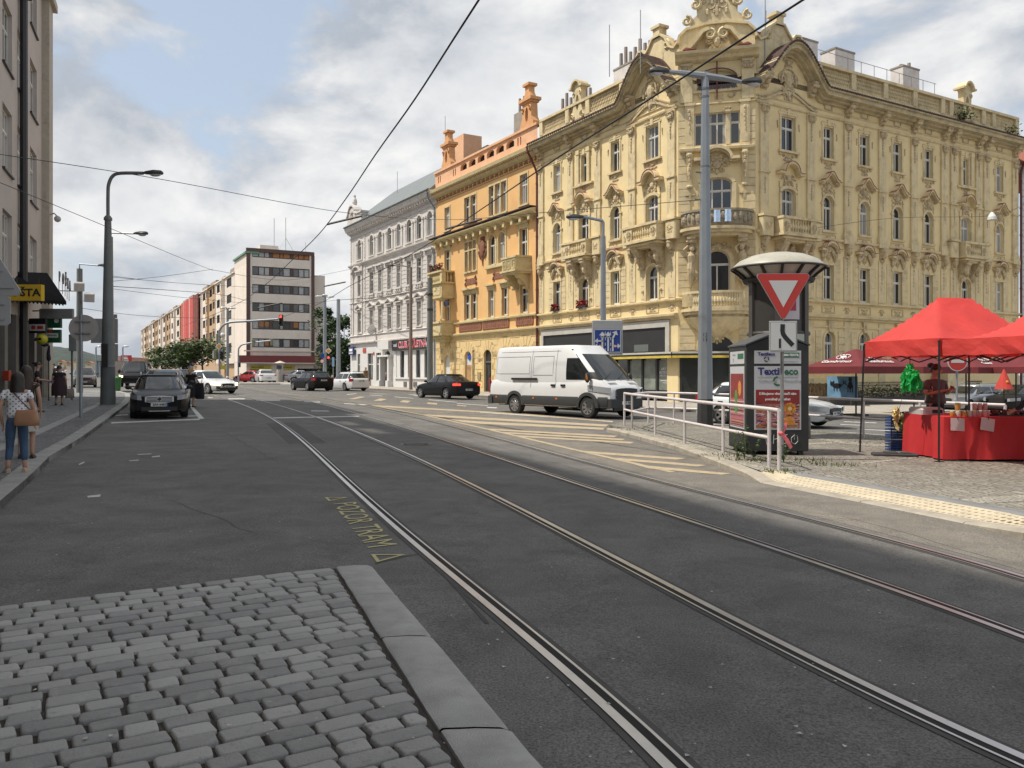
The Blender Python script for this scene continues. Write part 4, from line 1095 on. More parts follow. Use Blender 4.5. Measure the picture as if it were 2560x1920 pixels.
for x in(6.38,9.7,13.05):
 for sg in(-1,1):
  for k in range(6):mb.box(x+sg*.78,x+sg*1.32,-.05,.01,1.75+k*.44,2.14+k*.44)
mb.box(2.0,27.5,-.08,.01,4.52,4.62)
onface(mb.build('rustication',YT,yb),YR)
mb=MB();mb.prism([(16.6,5.55),(19.2,5.55),(18.8,6.1),(17.0,6.1)],-1.3,.0);onface(mb.build('porch_roof',REDTIN,yb),YR)
mb=MB();mb.box(16.8,19.0,-1.15,.0,.0,5.2);mb.box(16.65,19.15,-1.25,.0,5.2,5.55);onface(mb.build('porch',YT,yb),YR)
mb=MB()
q=[C1,C2,C2+D2*27.5];inn=[C1+D1*15.57]
poly=[C1+D1*15.57,C1,C2,C2+D2*27.5,C2+D2*27.5+D1*12,C1+D1*15.57+D2*12]
mb.M=YL.M().inverted()
mb.prismz([(p.x,p.y)for p in poly],18.8,19.12);mb.build('roof',TERRA,yb)
mb=MB();mb.M=YL.M().inverted()
P=[C2+D2*27.5,C2+D2*27.5+D1*12,C1+D1*15.57+D2*12,C1+D1*15.57]
for a,b in zip(P[:-1],P[1:]):mb.quad((a.x,a.y,0),(b.x,b.y,0),(b.x,b.y,19),(a.x,a.y,19))
mb.build('rear_wall',YW,yb)
def chimney(F,x,y,w,d,z,m,pots=0,ph=1.2):
 mb=MB();mb.mi=0;mb.box(x-w/2,x+w/2,y,y+d,19.1,z);mb.mi=1;mb.box(x-w/2-.04,x+w/2+.04,y-.04,y+d+.04,z,z+.12)
 c=onface(mb.build('chimney',[m,CHIMG],yb),F)
 if pots:
  mb=MB()
  for k in range(pots):mb.lathe([(.13,0),(.12,ph+.3*math.sin(k*2.0))],(x-w/2+(k+.5)*w/pots,y+d/2,z+.12),8)
  mb.build('flue_pot',POT,c)
chimney(YL,.9,1.5,1.7,.9,21.3,CHIMG,3,1.3);chimney(YL,3.4,1.5,1.6,.9,21.6,CHIMG,3,1.0);chimney(YL,9.0,1.6,3.6,.9,22.6,CHIM,7,1.1)
chimney(YR,8.2,3,1.5,1.0,23.7,CHIM);chimney(YR,11.7,3,2.0,1.2,23.7,CHIM);chimney(YR,19.0,3,1.9,1.0,23.9,CHIM,2,.25)
mb=MB()
for a in range(8):x=12+a*1.4;mb.tube([(x,3.0,19.1),(x,3.0,23.3)],.025,5)
for z in(23.3,):mb.tube([(9.0,3,z),(22.0,3,z)],.022,5)
for x,z in((3.0,24.2),):mb.tube([(x,2,19.1),(x,2,z)],.025,5)
onface(mb.build('roof_railing',mk('galvanised_rod',(.35,.36,.37),.4,.05,metal=.6),yb),YR)
mb=MB()
for x,y,z in((-2.3,.8,23.9),(-4.2,.8,23.2),(5.0,.9,24.6)):mb.tube([(x,y,20),(x,y,z)],.03,5)
onface(mb.build('lightning_rod',MATS['galvanised_rod'],yb),YC)
def pipe(F,x,out=.16,top=18.6,bot=.1):
 mb=MB();mb.tube([(x,-1.0,top+.2),(x+.05,-.95,top-.2),(x+.1,-.3,top-1.4),(x+.1,-out,top-1.8),(x+.1,-out,bot)],.085,8)
 for z in range(2,17,2):mb.lathe([(.11,0),(.11,.08)],(x+.1,-out,z),8)
 return onface(mb.build('drainpipe',REDPIPE,yb),F)
pipe(YL,-.12);pipe(YR,27.45)
def flowers(mb,x,y,z,w,h,cols,seed=1,n=90):
 r=random.Random(seed)
 for _ in range(n):
  c=Vector((x+r.uniform(-w,w),y+r.uniform(-.12,.12),z+r.uniform(0,h)));s=r.uniform(.04,.09);mb.mi=r.choice(cols)
  a,b=r.uniform(0,6.28),r.uniform(-.8,.8);u=Vector((math.cos(a),math.sin(a),b))*s;v=Vector((-math.sin(a),math.cos(a),r.uniform(-.8,.8)))*s
  mb.add([tuple(c-u),tuple(c+v),tuple(c+u),tuple(c-v)],[(0,1,2,3)])
GRN=mk('leaf_green',(.045,.085,.025),.6,.3,8);REDF=mk('red_petal',(.42,.015,.03),.5,.25,9)
for x,w in((2.55,.42),(5.95,.55)):
 M=YL.M()@TR(x,-.22,6.24);t=thing('flower_box',('red geraniums in a box on the leftmost window ledge of the yellow house'if x<3 else 'red geraniums in a box on the arched window under the small left balcony'),'flower box',M.translation,YL.rz,'geranium boxes')
 mb=MB();mb.box(-w,w,-.12,.12,0,.16);mb.build('planter',mk('dark_planter',(.03,.02,.02),.6),t)
 mb=MB();flowers(mb,0,0,.1,w,.42,[0,0,1],int(x),240);mb.build('flowers',[REDF,GRN],t,fix=False)
M=YC.M()@TR(cx-.1,-1.42,10.65);t=thing('laundry','light blue laundry hanging over the rounded corner balcony','laundry',M.translation,YC.rz)
mb=MB()
for x in(-.05,.55):
 mb.loft([[(x+.12*k+.01*math.sin(j*2+k),-.02-.03*math.sin(k*1.7)-.012*j,.38-.14*j)for k in range(4)]for j in range(6)],False)
tag(t,None);mb.build('garment',mk('pale_blue_cloth',(.42,.55,.75),.8,.08),t,fix=False)
OW=mk('orange_stucco',(.73,.44,.185),.85,.05,.7,bump=.12,bscale=40,dirt=.22,dirtc=(.50,.24,.08),dscale=.6)
OT=mk('cream_stucco_trim',(.60,.50,.28),.85,.10,2,bump=.15,dirt=.5,dirtc=(.26,.21,.13),dscale=1.6,streak=.25)
OP=mk('salmon_attic_stucco',(.72,.42,.25),.85,.06,1,dirt=.25,dirtc=(.35,.18,.09))
OG=mk('pale_yellow_rustication',(.70,.53,.27),.85,.06,1,dirt=.3,dirtc=(.42,.30,.15),dscale=.8)
OB=mk('brown_relief_stucco',(.24,.105,.065),.85,.2,4,dirt=.5,dirtc=(.12,.055,.04),dscale=3)
GRV=mk('rustication_groove',(.30,.18,.07),.9,.1)
ob=thing('town_house','orange town house with cream window frames, brown plaques and a stepped attic','house',OR_.loc(),OR_.rz)
OM=[OW,OT,OB];Lo=18.3
def part(fn,name,mats,parent=None,**kw):
 mb=MB();fn(mb);return mb.build(name,mats,parent,**kw)
def owin(x,z,w,h,kind='rect',hood=True,mull=1,trans=.66,pane=None):
 def su(mb,w_,h_):
  mb.mi=1
  if kind=='arch':bandx(mb,arc(0,h_-w_/2,w_/2+.01,180,0,10),.14,-.06,.02)
  else:mb.box(-w_/2-.14,w_/2+.14,-.05,.02,h_,h_+.15)
  for sg in(-1,1):mb.box(sg*w_/2,sg*(w_/2+.14),-.05,.02,-.02,h_-(w_/2 if kind=='arch'else 0))
  mb.box(-w_/2-.2,w_/2+.2,-.14,.02,-.14,-.02)
  if hood:mb.box(-w_/2-.2,w_/2+.2,-.1,.02,h_+.15,h_+.35);mb.box(-w_/2-.3,w_/2+.3,-.3,.02,h_+.35,h_+.47)
 window_proto(ob,'window',w,h,kind,su,OM,mull=mull,trans=trans,pane=pane,loc=(x,0,z))
 return opening(x,z,w,h,kind)
ops=[]
for x,z,w,h,k,hd,mu in[(2.45,14.95,1.1,2.1,'rect',0,1),(6.45,14.93,1.0,2.3,'rect',0,1),(7.65,14.93,1.0,2.3,'rect',0,1),(10.9,14.85,.85,2.5,'rect',0,1),(11.95,14.85,.85,2.5,'rect',0,1),(13.0,14.85,.85,2.5,'rect',0,1),(16.15,14.9,1.15,2.35,'rect',0,1),(2.45,10.95,1.15,2.15,'rect',1,1),(6.35,10.65,.62,2.6,'rect',0,0),(7.1,10.65,.62,2.6,'rect',0,0),(7.85,10.65,.62,2.6,'rect',0,0),(11.0,10.75,1.1,2.5,'arch',0,1),(12.65,10.75,1.1,2.5,'arch',0,1),(16.1,9.95,1.15,3.1,'rect',1,1),(6.45,6.42,1.05,2.25,'rect',1,1),(7.75,6.42,1.05,2.25,'rect',1,1),(10.87,6.42,.95,2.25,'rect',1,1),(13.16,6.42,.95,2.25,'rect',1,1),(16.2,6.42,1.1,2.25,'rect',0,1),(2.5,6.5,1.0,2.2,'rect',0,1)]:
 ops.append(owin(x,z,w,h,k,hd,mu))
for x,w,z,h,k in((2.3,1.25,.3,3.1,'arch'),(6.6,1.25,.1,3.6,'arch'),(10.2,1.3,.1,3.9,'arch'),(13.2,1.5,2.0,1.7,'arch'),(16.4,1.5,2.0,1.8,'arch')):ops.append(opening(x,z,w,h,k))
part(lambda mb:wall(mb,0,Lo,5.1,19.2,[o for o in ops if o[2]>5],.26),'wall',OW,ob)
part(lambda mb:wall(mb,0,Lo,-.3,5.1,[o for o in ops if o[2]<5],.3),'ground_floor_wall',OG,ob)
mb=MB()
rr=random.Random(4);openx=[(2.3,.75),(6.6,.75),(10.2,.8),(13.2,.9),(16.4,.9)]
z=.55;row=0
while z<4.9:
 x=(row%2)*.5-.5
 while x<Lo:
  a,b=max(0,x),min(Lo,x+1.0)
  if b-a>.15 and not any(abs((a+b)/2-c)<w+.45 and z<4.3 for c,w in openx):mb.box(a+.02,b-.02,-.03,.0,z+.02,z+.46)
  x+=1.0
 z+=.5;row+=1
for c,w in openx:
 zc=3.0 if c>11 else 2.9
 for k in range(9):
  a=PI*(k+.5)/9;r0,r1=w+.0,w+.85
  pts=[(c+r*math.cos(a+d),zc+r*math.sin(a+d))for r,d in((r0,-.14),(r1,-.155),(r1,.155),(r0,.14))]
  mb.prism(pts,-.03,.0)
 for sg in(-1,1):
  for k in range(5):mb.box(c+sg*(w+.02),c+sg*(w+.42),-.03,0,.55+k*.5,.99+k*.5)
mb.build('rusticated_blocks',OG,ob)
def _t(mb):
 cornice(mb,-.05,Lo,[(.04,5.0),(.12,5.05),(.3,5.12),(.32,5.24),(.08,5.3)])
 cornice(mb,0,Lo,[(.04,6.1),(.16,6.16),(.18,6.28),(.04,6.34)])
 cornice(mb,-.1,Lo,[(.05,13.75),(.3,13.85),(.62,14.0),(.72,14.1),(.74,14.2),(.2,14.32)])
 cornice(mb,-.1,Lo+.05,[(.05,18.25),(.3,18.4),(.5,18.6),(.66,18.7),(.72,18.95),(.1,19.05)])
 for k in range(14):x=.7+k*1.3;mb.box(x-.16,x+.16,-.5,.01,13.45,13.85)
 relief_frame(mb,10.2,13.45,10.6,13.75,.16,0,.06);mb.box(10.0,13.65,-.22,.01,10.45,10.6);mb.tube([(11.82,.0,10.7),(11.82,.0,12.7)],.12,8)
 relief_frame(mb,5.85,8.35,10.5,13.4,.14,0,.06)
 mb.box(5.9,8.3,-.03,.2,12.45,12.56)
part(_t,'cream_trim',OT,ob)
def _tl(mb):P=[(-.1+k*.46,14.36)for k in range(41)];tiles_edge(mb,P,-.82,.0,.07,.2);bandx(mb,P,.04,-.8,.1)
part(_tl,'ledge_tiles',TERRA,ob)
def _fr(mb):
 for k in range(46):x=.3+k*.39;scroll(mb,x,18.05,.15,-.03,1.2,(-1)**k,90,.05)
 mb.box(0,Lo,-.02,.01,17.78,17.84);mb.box(0,Lo,-.02,.01,18.24,18.3)
 for k in range(60):x=.15+k*.305;mb.box(x-.06,x+.06,-.55,-.0,18.55,18.68)
part(_fr,'scrollwork_frieze',mk('sgraffito_brown',(.33,.18,.08),.85,.15),ob)
def _at(mb):
 ops=[(5.3+k*1.65,6.55+k*1.65,19.75,20.35,'seg')for k in range(6)]
 for x in(.7,1.1,3.9,4.3,15.4,15.8):ops.append((x-.1,x+.1,19.6,20.25,'rect'))
 wall(mb,0,Lo,19.0,20.55,ops,.3,-.1)
 mb.box(-.1,Lo+.05,-.24,.32,20.55,20.72)
part(_at,'attic_wall',OP,ob)
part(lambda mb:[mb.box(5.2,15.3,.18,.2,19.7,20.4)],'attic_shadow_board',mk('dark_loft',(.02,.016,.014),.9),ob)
def _ae(x):
 def f(mb):
  o=arc(x,21.7,.22,90,270,8,.6)
  L=[(x-1.0,20.7),(x-.95,21.1),(x-.7,21.5),(x-.62,22.6),(x-.62,22.75),(x,22.75)]+o+[(x,20.7)]
  mb.prism(L,-.1,.5);mb.prism([(2*x-a,b)for a,b in L][::-1],-.1,.5)
  mb.box(x-.9,x+.9,-.3,.7,22.75,22.98);mb.box(x-.75,x+.75,-.18,.6,22.6,22.75)
  mb.prism([(x-.6,22.98),(x-.3,23.5),(x-.28,23.95),(x+.28,23.95),(x+.3,23.5),(x+.6,22.98)],-.05,.45);mb.box(x-.46,x+.46,-.2,.6,23.95,24.15)
  for sg in(-1,1):scroll(mb,x+sg*.5,22.2,.2,-.14,1.3,sg,270,.07)
 return f
for x in(2.35,16.7):part(_ae(x),'attic_aedicule',mk('orange_attic_stone',(.64,.34,.155),.85,.08,dirt=.3,dirtc=(.35,.15,.06)),ob)
def _rf(mb):
 mb.prismx([(.4,19.3),(6,22.3),(10,22.3),(10,19.0),(.4,19.0)],.1,Lo-.05)
part(_rf,'roof',mk('black_slate',(.035,.033,.033),.7,.3,5),ob)
for x,m,z in((13.3,CHIMG,23.2),(7.4,OP,20.6)):
 c=part(lambda mb:mb.box(x-1.1,x+1.1,1.4,2.3,19.3,z),'chimney',m,ob)
 part(lambda mb:[mb.lathe([(.12,0),(.11,1.3)],(x-.8+k*.7,1.8,z),8)for k in range(3 if m is CHIMG else 1)],'flue_pot',POT,c)
def plaque(x0,x1,z0,z1,txt,sz):
 def f(mb):
  mb.mi=0;mb.box(x0,x1,-.07,.01,z0,z1)
  for k in range(int((x1-x0)/.32)):x=x0+.16+k*.32;mb.ball((x,-.07,z0-.02),(.12,.06,.09),6,3);mb.ball((x+.1,-.07,z1+.02),(.1,.06,.08),6,3)
 p=part(f,'plaque',[OB],ob)
 mb=MB();mb.text(txt,sz,TR((x0+x1)/2,-.08,(z0+z1)/2)@RX(90),.03);mb.build('plaque_lettering',mk('plaque_letter',(.36,.18,.11),.8),p)
plaque(4.95,9.2,5.45,6.0,'· POSTAVENO LETHA ·',.36);plaque(9.4,13.9,5.45,6.0,'KDO BUDE DUM TEN',.38);plaque(15.0,17.6,5.5,5.98,'L · P · 1900',.4)
for x in(7.2,12.3):
 def f(mb):
  mb.box(x-.85,x+.85,-.05,.01,9.5,10.0)
  for sg in(-1,1):scroll(mb,x+sg*.95,9.95,.22,-.04,1.2,sg,90,.06);scroll(mb,x+sg*.95,9.5,.2,-.04,1.2,-sg,90,.06)
 part(f,'scroll_plaque',OB,ob)
def _md(mb):mb.ball((9.4,-.1,12.3),(.42,.14,.75));ornament(mb,9.4,12.2,1.5,2.0,17,-.05,.14);ornament(mb,9.4,13.1,.8,.8,18,-.05,.12);garland(mb,9.4,11.5,.7,.5,-.05)
part(_md,'coat_of_arms',OB,ob)
def _bal(mb):
 pl=[(14.5,.0),(14.75,-1.25),(17.0,-1.25),(17.3,0)]
 ins=lambda k:[(15.9+(x-15.9)*k,y*k)for x,y in pl]
 for k,z0,z1 in((1.08,9.55,9.7),(.96,9.7,10.62),(1.03,10.62,10.76),(1.0,9.4,9.55)):mb.prismz(ins(k),z0,z1)
 for x in(15.1,16.7):console(mb,x,9.4,8.2,.4,1.15)
b=part(_bal,'balcony',OT,ob)
part(lambda mb:[relief_frame(mb,14.95+k*.72,15.5+k*.72,9.82,10.5,.06,-1.2,.06)or ornament(mb,15.22+k*.72,10.16,.45,.55,k,-1.22,.04)for k in range(3)],'balcony_panels',OT,b)
def _bay(mb):
 x0,x1,o=.75,3.85,1.25
 for z0,z1,k in((5.15,5.35,.1),(5.35,6.25,0),(6.25,6.42,.12),(8.55,8.75,.1),(9.85,10.0,.16),(10.9,11.05,.08)):mb.box(x0-k,x1+k,-o-k,.01,z0,z1)
 mb.box(x0,x1,-o,.01,8.75,9.85)
 for z0,k in((4.9,.82),(4.6,.6),(4.3,.35)):mb.box((x0+x1)/2-(x1-x0)/2*k,(x0+x1)/2+(x1-x0)/2*k,-o*k,.01,z0,z0+.31)
 for x in(x0+.22,x1-.22):mb.lathe([(.26,0),(.26,.15),(.19,.2),(.16,1.85),(.24,1.95),(.24,2.15)],(x,-o+.22,6.42),12)
 for x in(x0+.2,x1-.2):mb.box(x-.2,x+.2,-o,-o+.4,10.0,10.9)
 balusters(mb,x0+.5,x1-.5,10.0,.9,-o+.12,.24,1.2)
 mb.push(TR(x1-.12,0,0)@RZ(90));balusters(mb,-o+.45,-.1,10.0,.9,0,.24,1.2);mb.pop()
 relief_frame(mb,x0+.3,x1-.3,8.85,9.75,.08,-o,.05);ornament(mb,(x0+x1)/2,9.3,1.6,.8,3,-o,.06)
b=part(_bay,'loggia_bay',OT,ob)
M=OR_.M()@TR(2.3,-1.1,11.0);t=thing('flower_box','bushy flower box on top of the projecting bay of the orange house','flower box',M.translation,OR_.rz)
part(lambda mb:mb.box(-1.4,1.4,-.15,.15,0,.15),'planter',MATS['dark_planter'],t)
mb=MB();flowers(mb,0,0,.1,1.4,.6,[0,1,1,1],9,500);mb.build('flowers',[REDF,GRN],t,fix=False)
DOORW=mk('white_door',(.6,.62,.62),.5,.05);DOORD=mk('dark_wood_door',(.035,.028,.025),.5,.2,8);DOORB=mk('tan_passage',(.42,.25,.12),.8,.1)
def _d(x,w,h,m,z=.1,txt=0):
 d=part(lambda mb:[mb.poly([(x+a,.2,z+b_)for a,b_ in win_shape(w,h,'arch',.01)])],'door',m,ob,fix=False);return d
d=_d(2.3,1.25,3.1,DOORW,.3);d2=_d(6.6,1.25,3.6,DOORW);d3=_d(10.2,1.3,3.9,DOORD);_d(13.2,1.5,1.7,PANED,2.0);_d(16.4,1.5,1.8,PANED,2.0)
part(lambda mb:mb.box(6.02,7.18,.16,.19,.1,2.45),'passage',DOORB,d2)
BLU=mk('blue_sign_ink',(.02,.07,.42),.5,.05)
def star(mb,x,z,r,y):
 for k in range(3):
  a=PI/2+k*PI/3;c,s_=math.cos(a),math.sin(a);w=r*.28
  mb.prism([(x+c*r-s_*w,z+s_*r+c*w),(x+c*r+s_*w,z+s_*r-c*w),(x-c*r+s_*w,z-s_*r-c*w),(x-c*r-s_*w,z-s_*r+c*w)],y+.002*k,y+.02)
part(lambda mb:star(mb,6.6,3.2,.36,.14),'ambulance_star',BLU,d2)
part(lambda mb:[mb.box(9.65+k*.22,9.67+k*.22,.15,.19,.2,2.6)for k in range(6)]+[mb.tube([(9.6+k*.2,.15,.4),(10.8-k*.2,.15,2.4)],.025,4)for k in range(5)]+[mb.box(9.56,10.84,.13,.19,2.6,2.75)],'door_grille',mk('iron_door_grille',(.12,.12,.12),.5),d3)
part(lambda mb:[mb.box(8.55,9.1,-.12,0,1.2,1.8),mb.box(8.6,8.95,-.05,0,2.75,3.0),mb.box(9.05,9.3,-.05,0,2.75,3.0)],'wall_boxes',mk('brass_postbox',(.32,.25,.14),.5),ob)
pl=part(lambda mb:[mb.lathe([(0,0),(.42,.02),(.42,.10),(0,.12)],(0,0,0),16,sy=.6)],'hanging_sign',mk('dark_blue_sign',(.015,.02,.07),.4),ob,loc=(4.15,-.9,8.0),rot=(R(90),0,0))
part(lambda mb:mb.box(Lo-.1,Lo,0,10,0,19),'party_wall',OW,ob)
GW=mk('grey_stucco',(.58,.545,.515),.85,.06,.8,bump=.12,dirt=.3,dirtc=(.42,.39,.365),dscale=.7,streak=.15)
GT=mk('grey_stucco_trim',(.60,.565,.53),.85,.10,2,dirt=.5,dirtc=(.24,.21,.19),dscale=1.6,streak=.3)
GB=mk('white_ground_floor',(.64,.63,.615),.8,.05,1,dirt=.25,dirtc=(.4,.38,.36))
gb=thing('town_house','grey four storey town house with arched top windows and a zinc roof','house',GR.loc(),GR.rz)
GM=[GW,GT];Lg=24.4
gx_=[3.2,7.2,9.87,12.6,15.2,17.95,20.45,23.0]
def gsur(kind):
 def f(mb,w,h):
  mb.mi=1;r=w/2
  for sg in(-1,1):mb.box(sg*r,sg*(r+.16),-.06,.02,-.02,h-(r if kind=='arch'else 0))
  if kind=='arch':
   bandx(mb,arc(0,h-r,r+.01,180,0,10),.17,-.07,.02);mb.box(-r-.5,r+.5,-.06,.02,-.3,-.16)
   for sg in(-1,1):mb.box(sg*(r+.2),sg*(r+.5),-.1,.02,-.16,h-r+.05);mb.box(sg*(r+.16),sg*(r+.56),-.15,.02,h-r+.05,h-r+.25)
  elif kind=='ped':
   mb.box(-r-.16,r+.16,-.06,.02,h,h+.16);mb.box(-r-.3,r+.3,-.25,.02,h+.3,h+.4)
   bandx(mb,[(-r-.38,h+.4),(0,h+.85),(r+.38,h+.4)],.12,-.28,.02)
  else:
   mb.box(-r-.16,r+.16,-.06,.02,h,h+.2);mb.box(-r-.2,r+.2,-.1,.02,h+.2,h+.45);mb.box(-r-.36,r+.36,-.32,.02,h+.45,h+.6)
   for sg in(-1,1):console(mb,sg*(r+.22),h+.45,h+.05,.14,.2)
   mb.box(-r-.3,r+.3,-.2,.02,-.2,-.02);mb.box(-r-.2,r+.2,-.1,.02,-.55,-.2)
   for sg in(-1,0,1):console(mb,sg*r,-.2,-.62,.16,.16)
  mb.box(-r-.22,r+.22,-.14,.02,-.14,-.02)
 return f
GP={};ops=[]
for kind,z,w,h,k,tr in(('arch',15.05,1.12,2.3,'arch',.72),('hood',10.75,1.1,2.4,'rect',.66),('ped',6.45,1.1,2.4,'rect',.66)):
 for i,x in enumerate(gx_):
  kk=k
  if kind in GP:dup(GP[kind],(x,0,z),0,gb)
  else:GP[kind]=window_proto(gb,'window',w,h,kk,gsur(kind),GM,loc=(x,0,z),trans=tr)
  ops.append(opening(x,z,w,h,kk))
gops=[(2.5,3.4,1.0,4.0,'rect'),(5.9,7.5,1.0,4.0,'rect'),(8.6,10.0,.9,4.0,'rect'),(11.0,12.9,.0,4.2,'arch'),(14.4,22.6,1.3,4.05,'rect')]
part(lambda mb:wall(mb,0,Lg,5.2,19.0,ops,.26),'wall',GW,gb)
part(lambda mb:wall(mb,0,Lg,-.3,5.2,gops,.3),'ground_floor_wall',GB,gb)
def _gt(mb):
 for pr in([(.05,5.15),(.28,5.22),(.3,5.36),(.08,5.42)],[(.04,6.1),(.12,6.14),(.04,6.24)],[(.05,10.0),(.14,10.05),(.04,10.12)],[(.05,14.3),(.14,14.4),(.32,14.5),(.34,14.62),(.08,14.7)],[(.05,17.75),(.12,17.8),(.04,17.9)],[(.05,18.2),(.3,18.35),(.42,18.5),(.62,18.6),(.7,18.85),(.78,18.9),(.8,19.1),(.1,19.2)]):cornice(mb,-.1,Lg,pr)
 for k in range(40):x=.3+k*.61;mb.box(x-.14,x+.14,-.5,.01,18.3,18.52)
 for z in[6.6+.5*k for k in range(15)]:
  for x in(.25,4.9):mb.box(x-.2,x+.2,-.06,.01,z,z+.4)
 for k in range(9):z=14.8+k*.36;[mb.box(x-.18,x+.18,-.05,.01,z,z+.26)for x in(.25,4.9)]
 for x in(1.2,5.2):mb.box(x,x+.02,-.02,.01,5.4,18)
part(_gt,'stucco_trim',GT,gb)
mb=MB()
for z in[6.35+.43*k for k in range(18)]:mb.box(5.1,Lg,-.02,.008,z+.40,z+.43)
mb.build('joint_lines',mk('grey_joint_shadow',(.33,.30,.28),.9),gb)
part(lambda mb:mb.prismx([(-.7,19.2),(5.5,24.2),(12,24.2),(12,19.0),(0,19.0)],.3,Lg),'roof',ZINC,gb)
part(lambda mb:[mb.tube([(0,-.85,19.15),(Lg,-.85,19.15)],.1,6),mb.tube([(Lg-.4,-.8,19.1),(Lg-.4,-.7,18.4),(Lg-.2,-.12,17.5),(Lg-.2,-.12,.2)],.07,6)],'gutter',ZINC,gb)
part(lambda mb:[mb.tube([(5,4,20),(5,4,25.5)],.03,5),mb.tube([(18,4,20),(18,4,28.5)],.03,5)],'lightning_rod',MATS['galvanised_rod'],gb)
part(lambda mb:mb.box(21.5,24.2,3,5,21,25.0),'chimney',OP,gb)
def _gg(mb):
 mb.prism([(.2,19.2),(.2,20.3),(.6,20.6),(1.2,21.2),(1.8,21.3),(2.4,21.2),(3.0,20.6),(3.4,20.3),(5.2,20.3),(5.2,19.2)],-.5,.3)
 bandx(mb,[(.2,20.3)]+arc(1.8,20.4,1.1,170,10,9)+[(3.4,20.3)],.16,-.65,.4);mb.box(3.6,5.3,-.6,.4,20.3,20.5)
 mb.lathe([(.3,0),(.22,.2),(.3,.5),(.24,.8),(.1,1.1),(.16,1.3),(.02,1.5)],(1.8,-.1,21.5),9);ornament(mb,1.8,20.5,1.2,1.0,4,-.6,.1)
part(_gg,'corner_gable',GT,gb)
part(lambda mb:[mb.prismz([(0,0),(0,12),(-1.6,12),(-1.6,1.6)],-.3,19.1),mb.prismz([(-.1,-.4),(0,12),(-2.1,12),(-2.1,1.5)],18.6,19.15),mb.prismz([(0,-.25),(0,12),(-1.85,12),(-1.85,1.5)],14.4,14.65),mb.prismz([(0,-.25),(0,12),(-1.85,12),(-1.85,1.5)],5.2,5.4)],'corner_wall',GW,gb)
def bay3(mb):
 for x in(1.0,4.1):mb.box(x-.22,x+.22,-.14,.01,10.1,14.3);mb.box(x-.3,x+.3,-.2,.01,13.6,13.9);mb.box(x-.2,x+.2,-.12,.01,6.3,9.9)
 bandx(mb,[(1.0,13.5)]+arc(2.6,13.5,1.2,165,15,9,.7)+[(4.2,13.5)],.18,-.4,.02)
part(bay3,'corner_pilasters',GT,gb)
gl=part(lambda mb:[mb.box(a,b,.2,.22,c,d)for a,b,c,d,k in gops if b-a<3],'ground_windows',PANED,gb)
part(lambda mb:[mb.box(a+.0,b,.12,.19,d-1.3,d-1.2)for a,b,c,d,k in gops[:3]]+[mb.box((a+b)/2-.05,(a+b)/2+.05,.12,.19,c,d)for a,b,c,d,k in gops[:3]],'window_bars',WHITEW,gb)
part(lambda mb:[mb.box(11.2,12.7,.15,.19,0,3.1)],'door',DOORD,gb)
part(lambda mb:[mb.box(10.55,10.95,-.45,.01,0,3.5),mb.box(12.95,13.4,-.45,.01,0,3.5),mb.box(10.4,13.55,-.55,.01,4.3,5.2),mb.box(10.4,13.55,-.6,.01,3.5,3.7),mb.box(10.4,11.05,-.6,.01,0,.95),mb.box(12.85,13.5,-.6,.01,0,.95)],'portal',GB,gb)
sh=part(lambda mb:mb.box(14.4,22.6,.22,.24,1.3,4.05),'shop_panes',PANED,gb)
part(lambda mb:[mb.box(14.4+k*2.05,15.35+k*2.05,.06,.21,1.3,4.05)for k in range(5)]+[mb.box(14.2,22.8,-.14,.05,1.15,1.3)],'shop_pillars',GB,gb)
part(lambda mb:[mb.box(16.5,17.3,-.05,0,.35,.85),mb.box(19.0,19.9,-.05,0,.35,.85)],'vents',mk('vent_grille',(.12,.11,.10),.7),gb)
sg_=part(lambda mb:mb.box(13.8,23.6,-.22,.01,4.1,5.15),'shop_sign',mk('black_sign',(.012,.012,.012),.4),gb)
PINK=mk('pink_neon_letter',(.75,.09,.13),.5,.02);
mb=MB();mb.mi=1
for t,x,s in(('CLUB',16.7,.95),('LETNÁ',21.2,.95)):mb.text(t,s,TR(x,-.235,4.62)@RX(90),.01,mi=1,bold=.035)
for t,x,s in(('CLUB',16.7,.95),('LETNÁ',21.2,.95)):mb.text(t,s,TR(x,-.25,4.62)@RX(90),.02,mi=0)
mb.text('777',1.3,TR(18.95,-.25,4.62)@RX(90)@Matrix(((1,.25,0,0),(0,1,0,0),(0,0,1,0),(0,0,0,1))),.02,mi=0)
mb.text('CAFÉ',.42,TR(14.7,-.24,4.62)@RX(90),.02,mi=1);mb.text('BAR',.42,TR(23.0,-.24,4.62)@RX(90),.02,mi=1)
mb.build('sign_lettering',[PINK,WT],sg_)
sb=part(lambda mb:mb.box(.3,2.0,-.35,-.2,3.9,4.9),'corner_sign',mk('navy_sign',(.02,.045,.16),.4),gb)
part(lambda mb:[mb.box(.6,1.7,-.37,-.36,4.35,4.65),mb.box(.5,1.8,-.37,-.36,4.08,4.2)],'sign_marks',WT,sb)
part(lambda mb:[mb.box(4.4,5.4,-.06,0,4.1,4.65),mb.prism(arc(7.9,3.95,.2,0,360,10)[:-1],-.06,0)],'street_plates',mk('red_street_plate',(.45,.06,.05),.5),gb)
M=GR.M()@TR(8.5,-.5,6.6);t=thing('satellite_dish','white satellite dish on the wall of the grey house','satellite dish',M.translation,GR.rz)
part(lambda mb:mb.lathe([(.0,.12),(.35,.06),(.55,0),(.56,.02),(.35,.09),(0,.15)],(0,0,0),16),'dish',mk('dish_white',(.7,.7,.7),.4),t,rot=(R(80),R(0),R(-75)))
part(lambda mb:[mb.tube([(0,.1,0),(0,.5,-.3)],.03,5),mb.tube([(0,0,-.2),(-.3,-.5,-.1)],.02,5)],'bracket',MATS['galvanised_rod'],t)
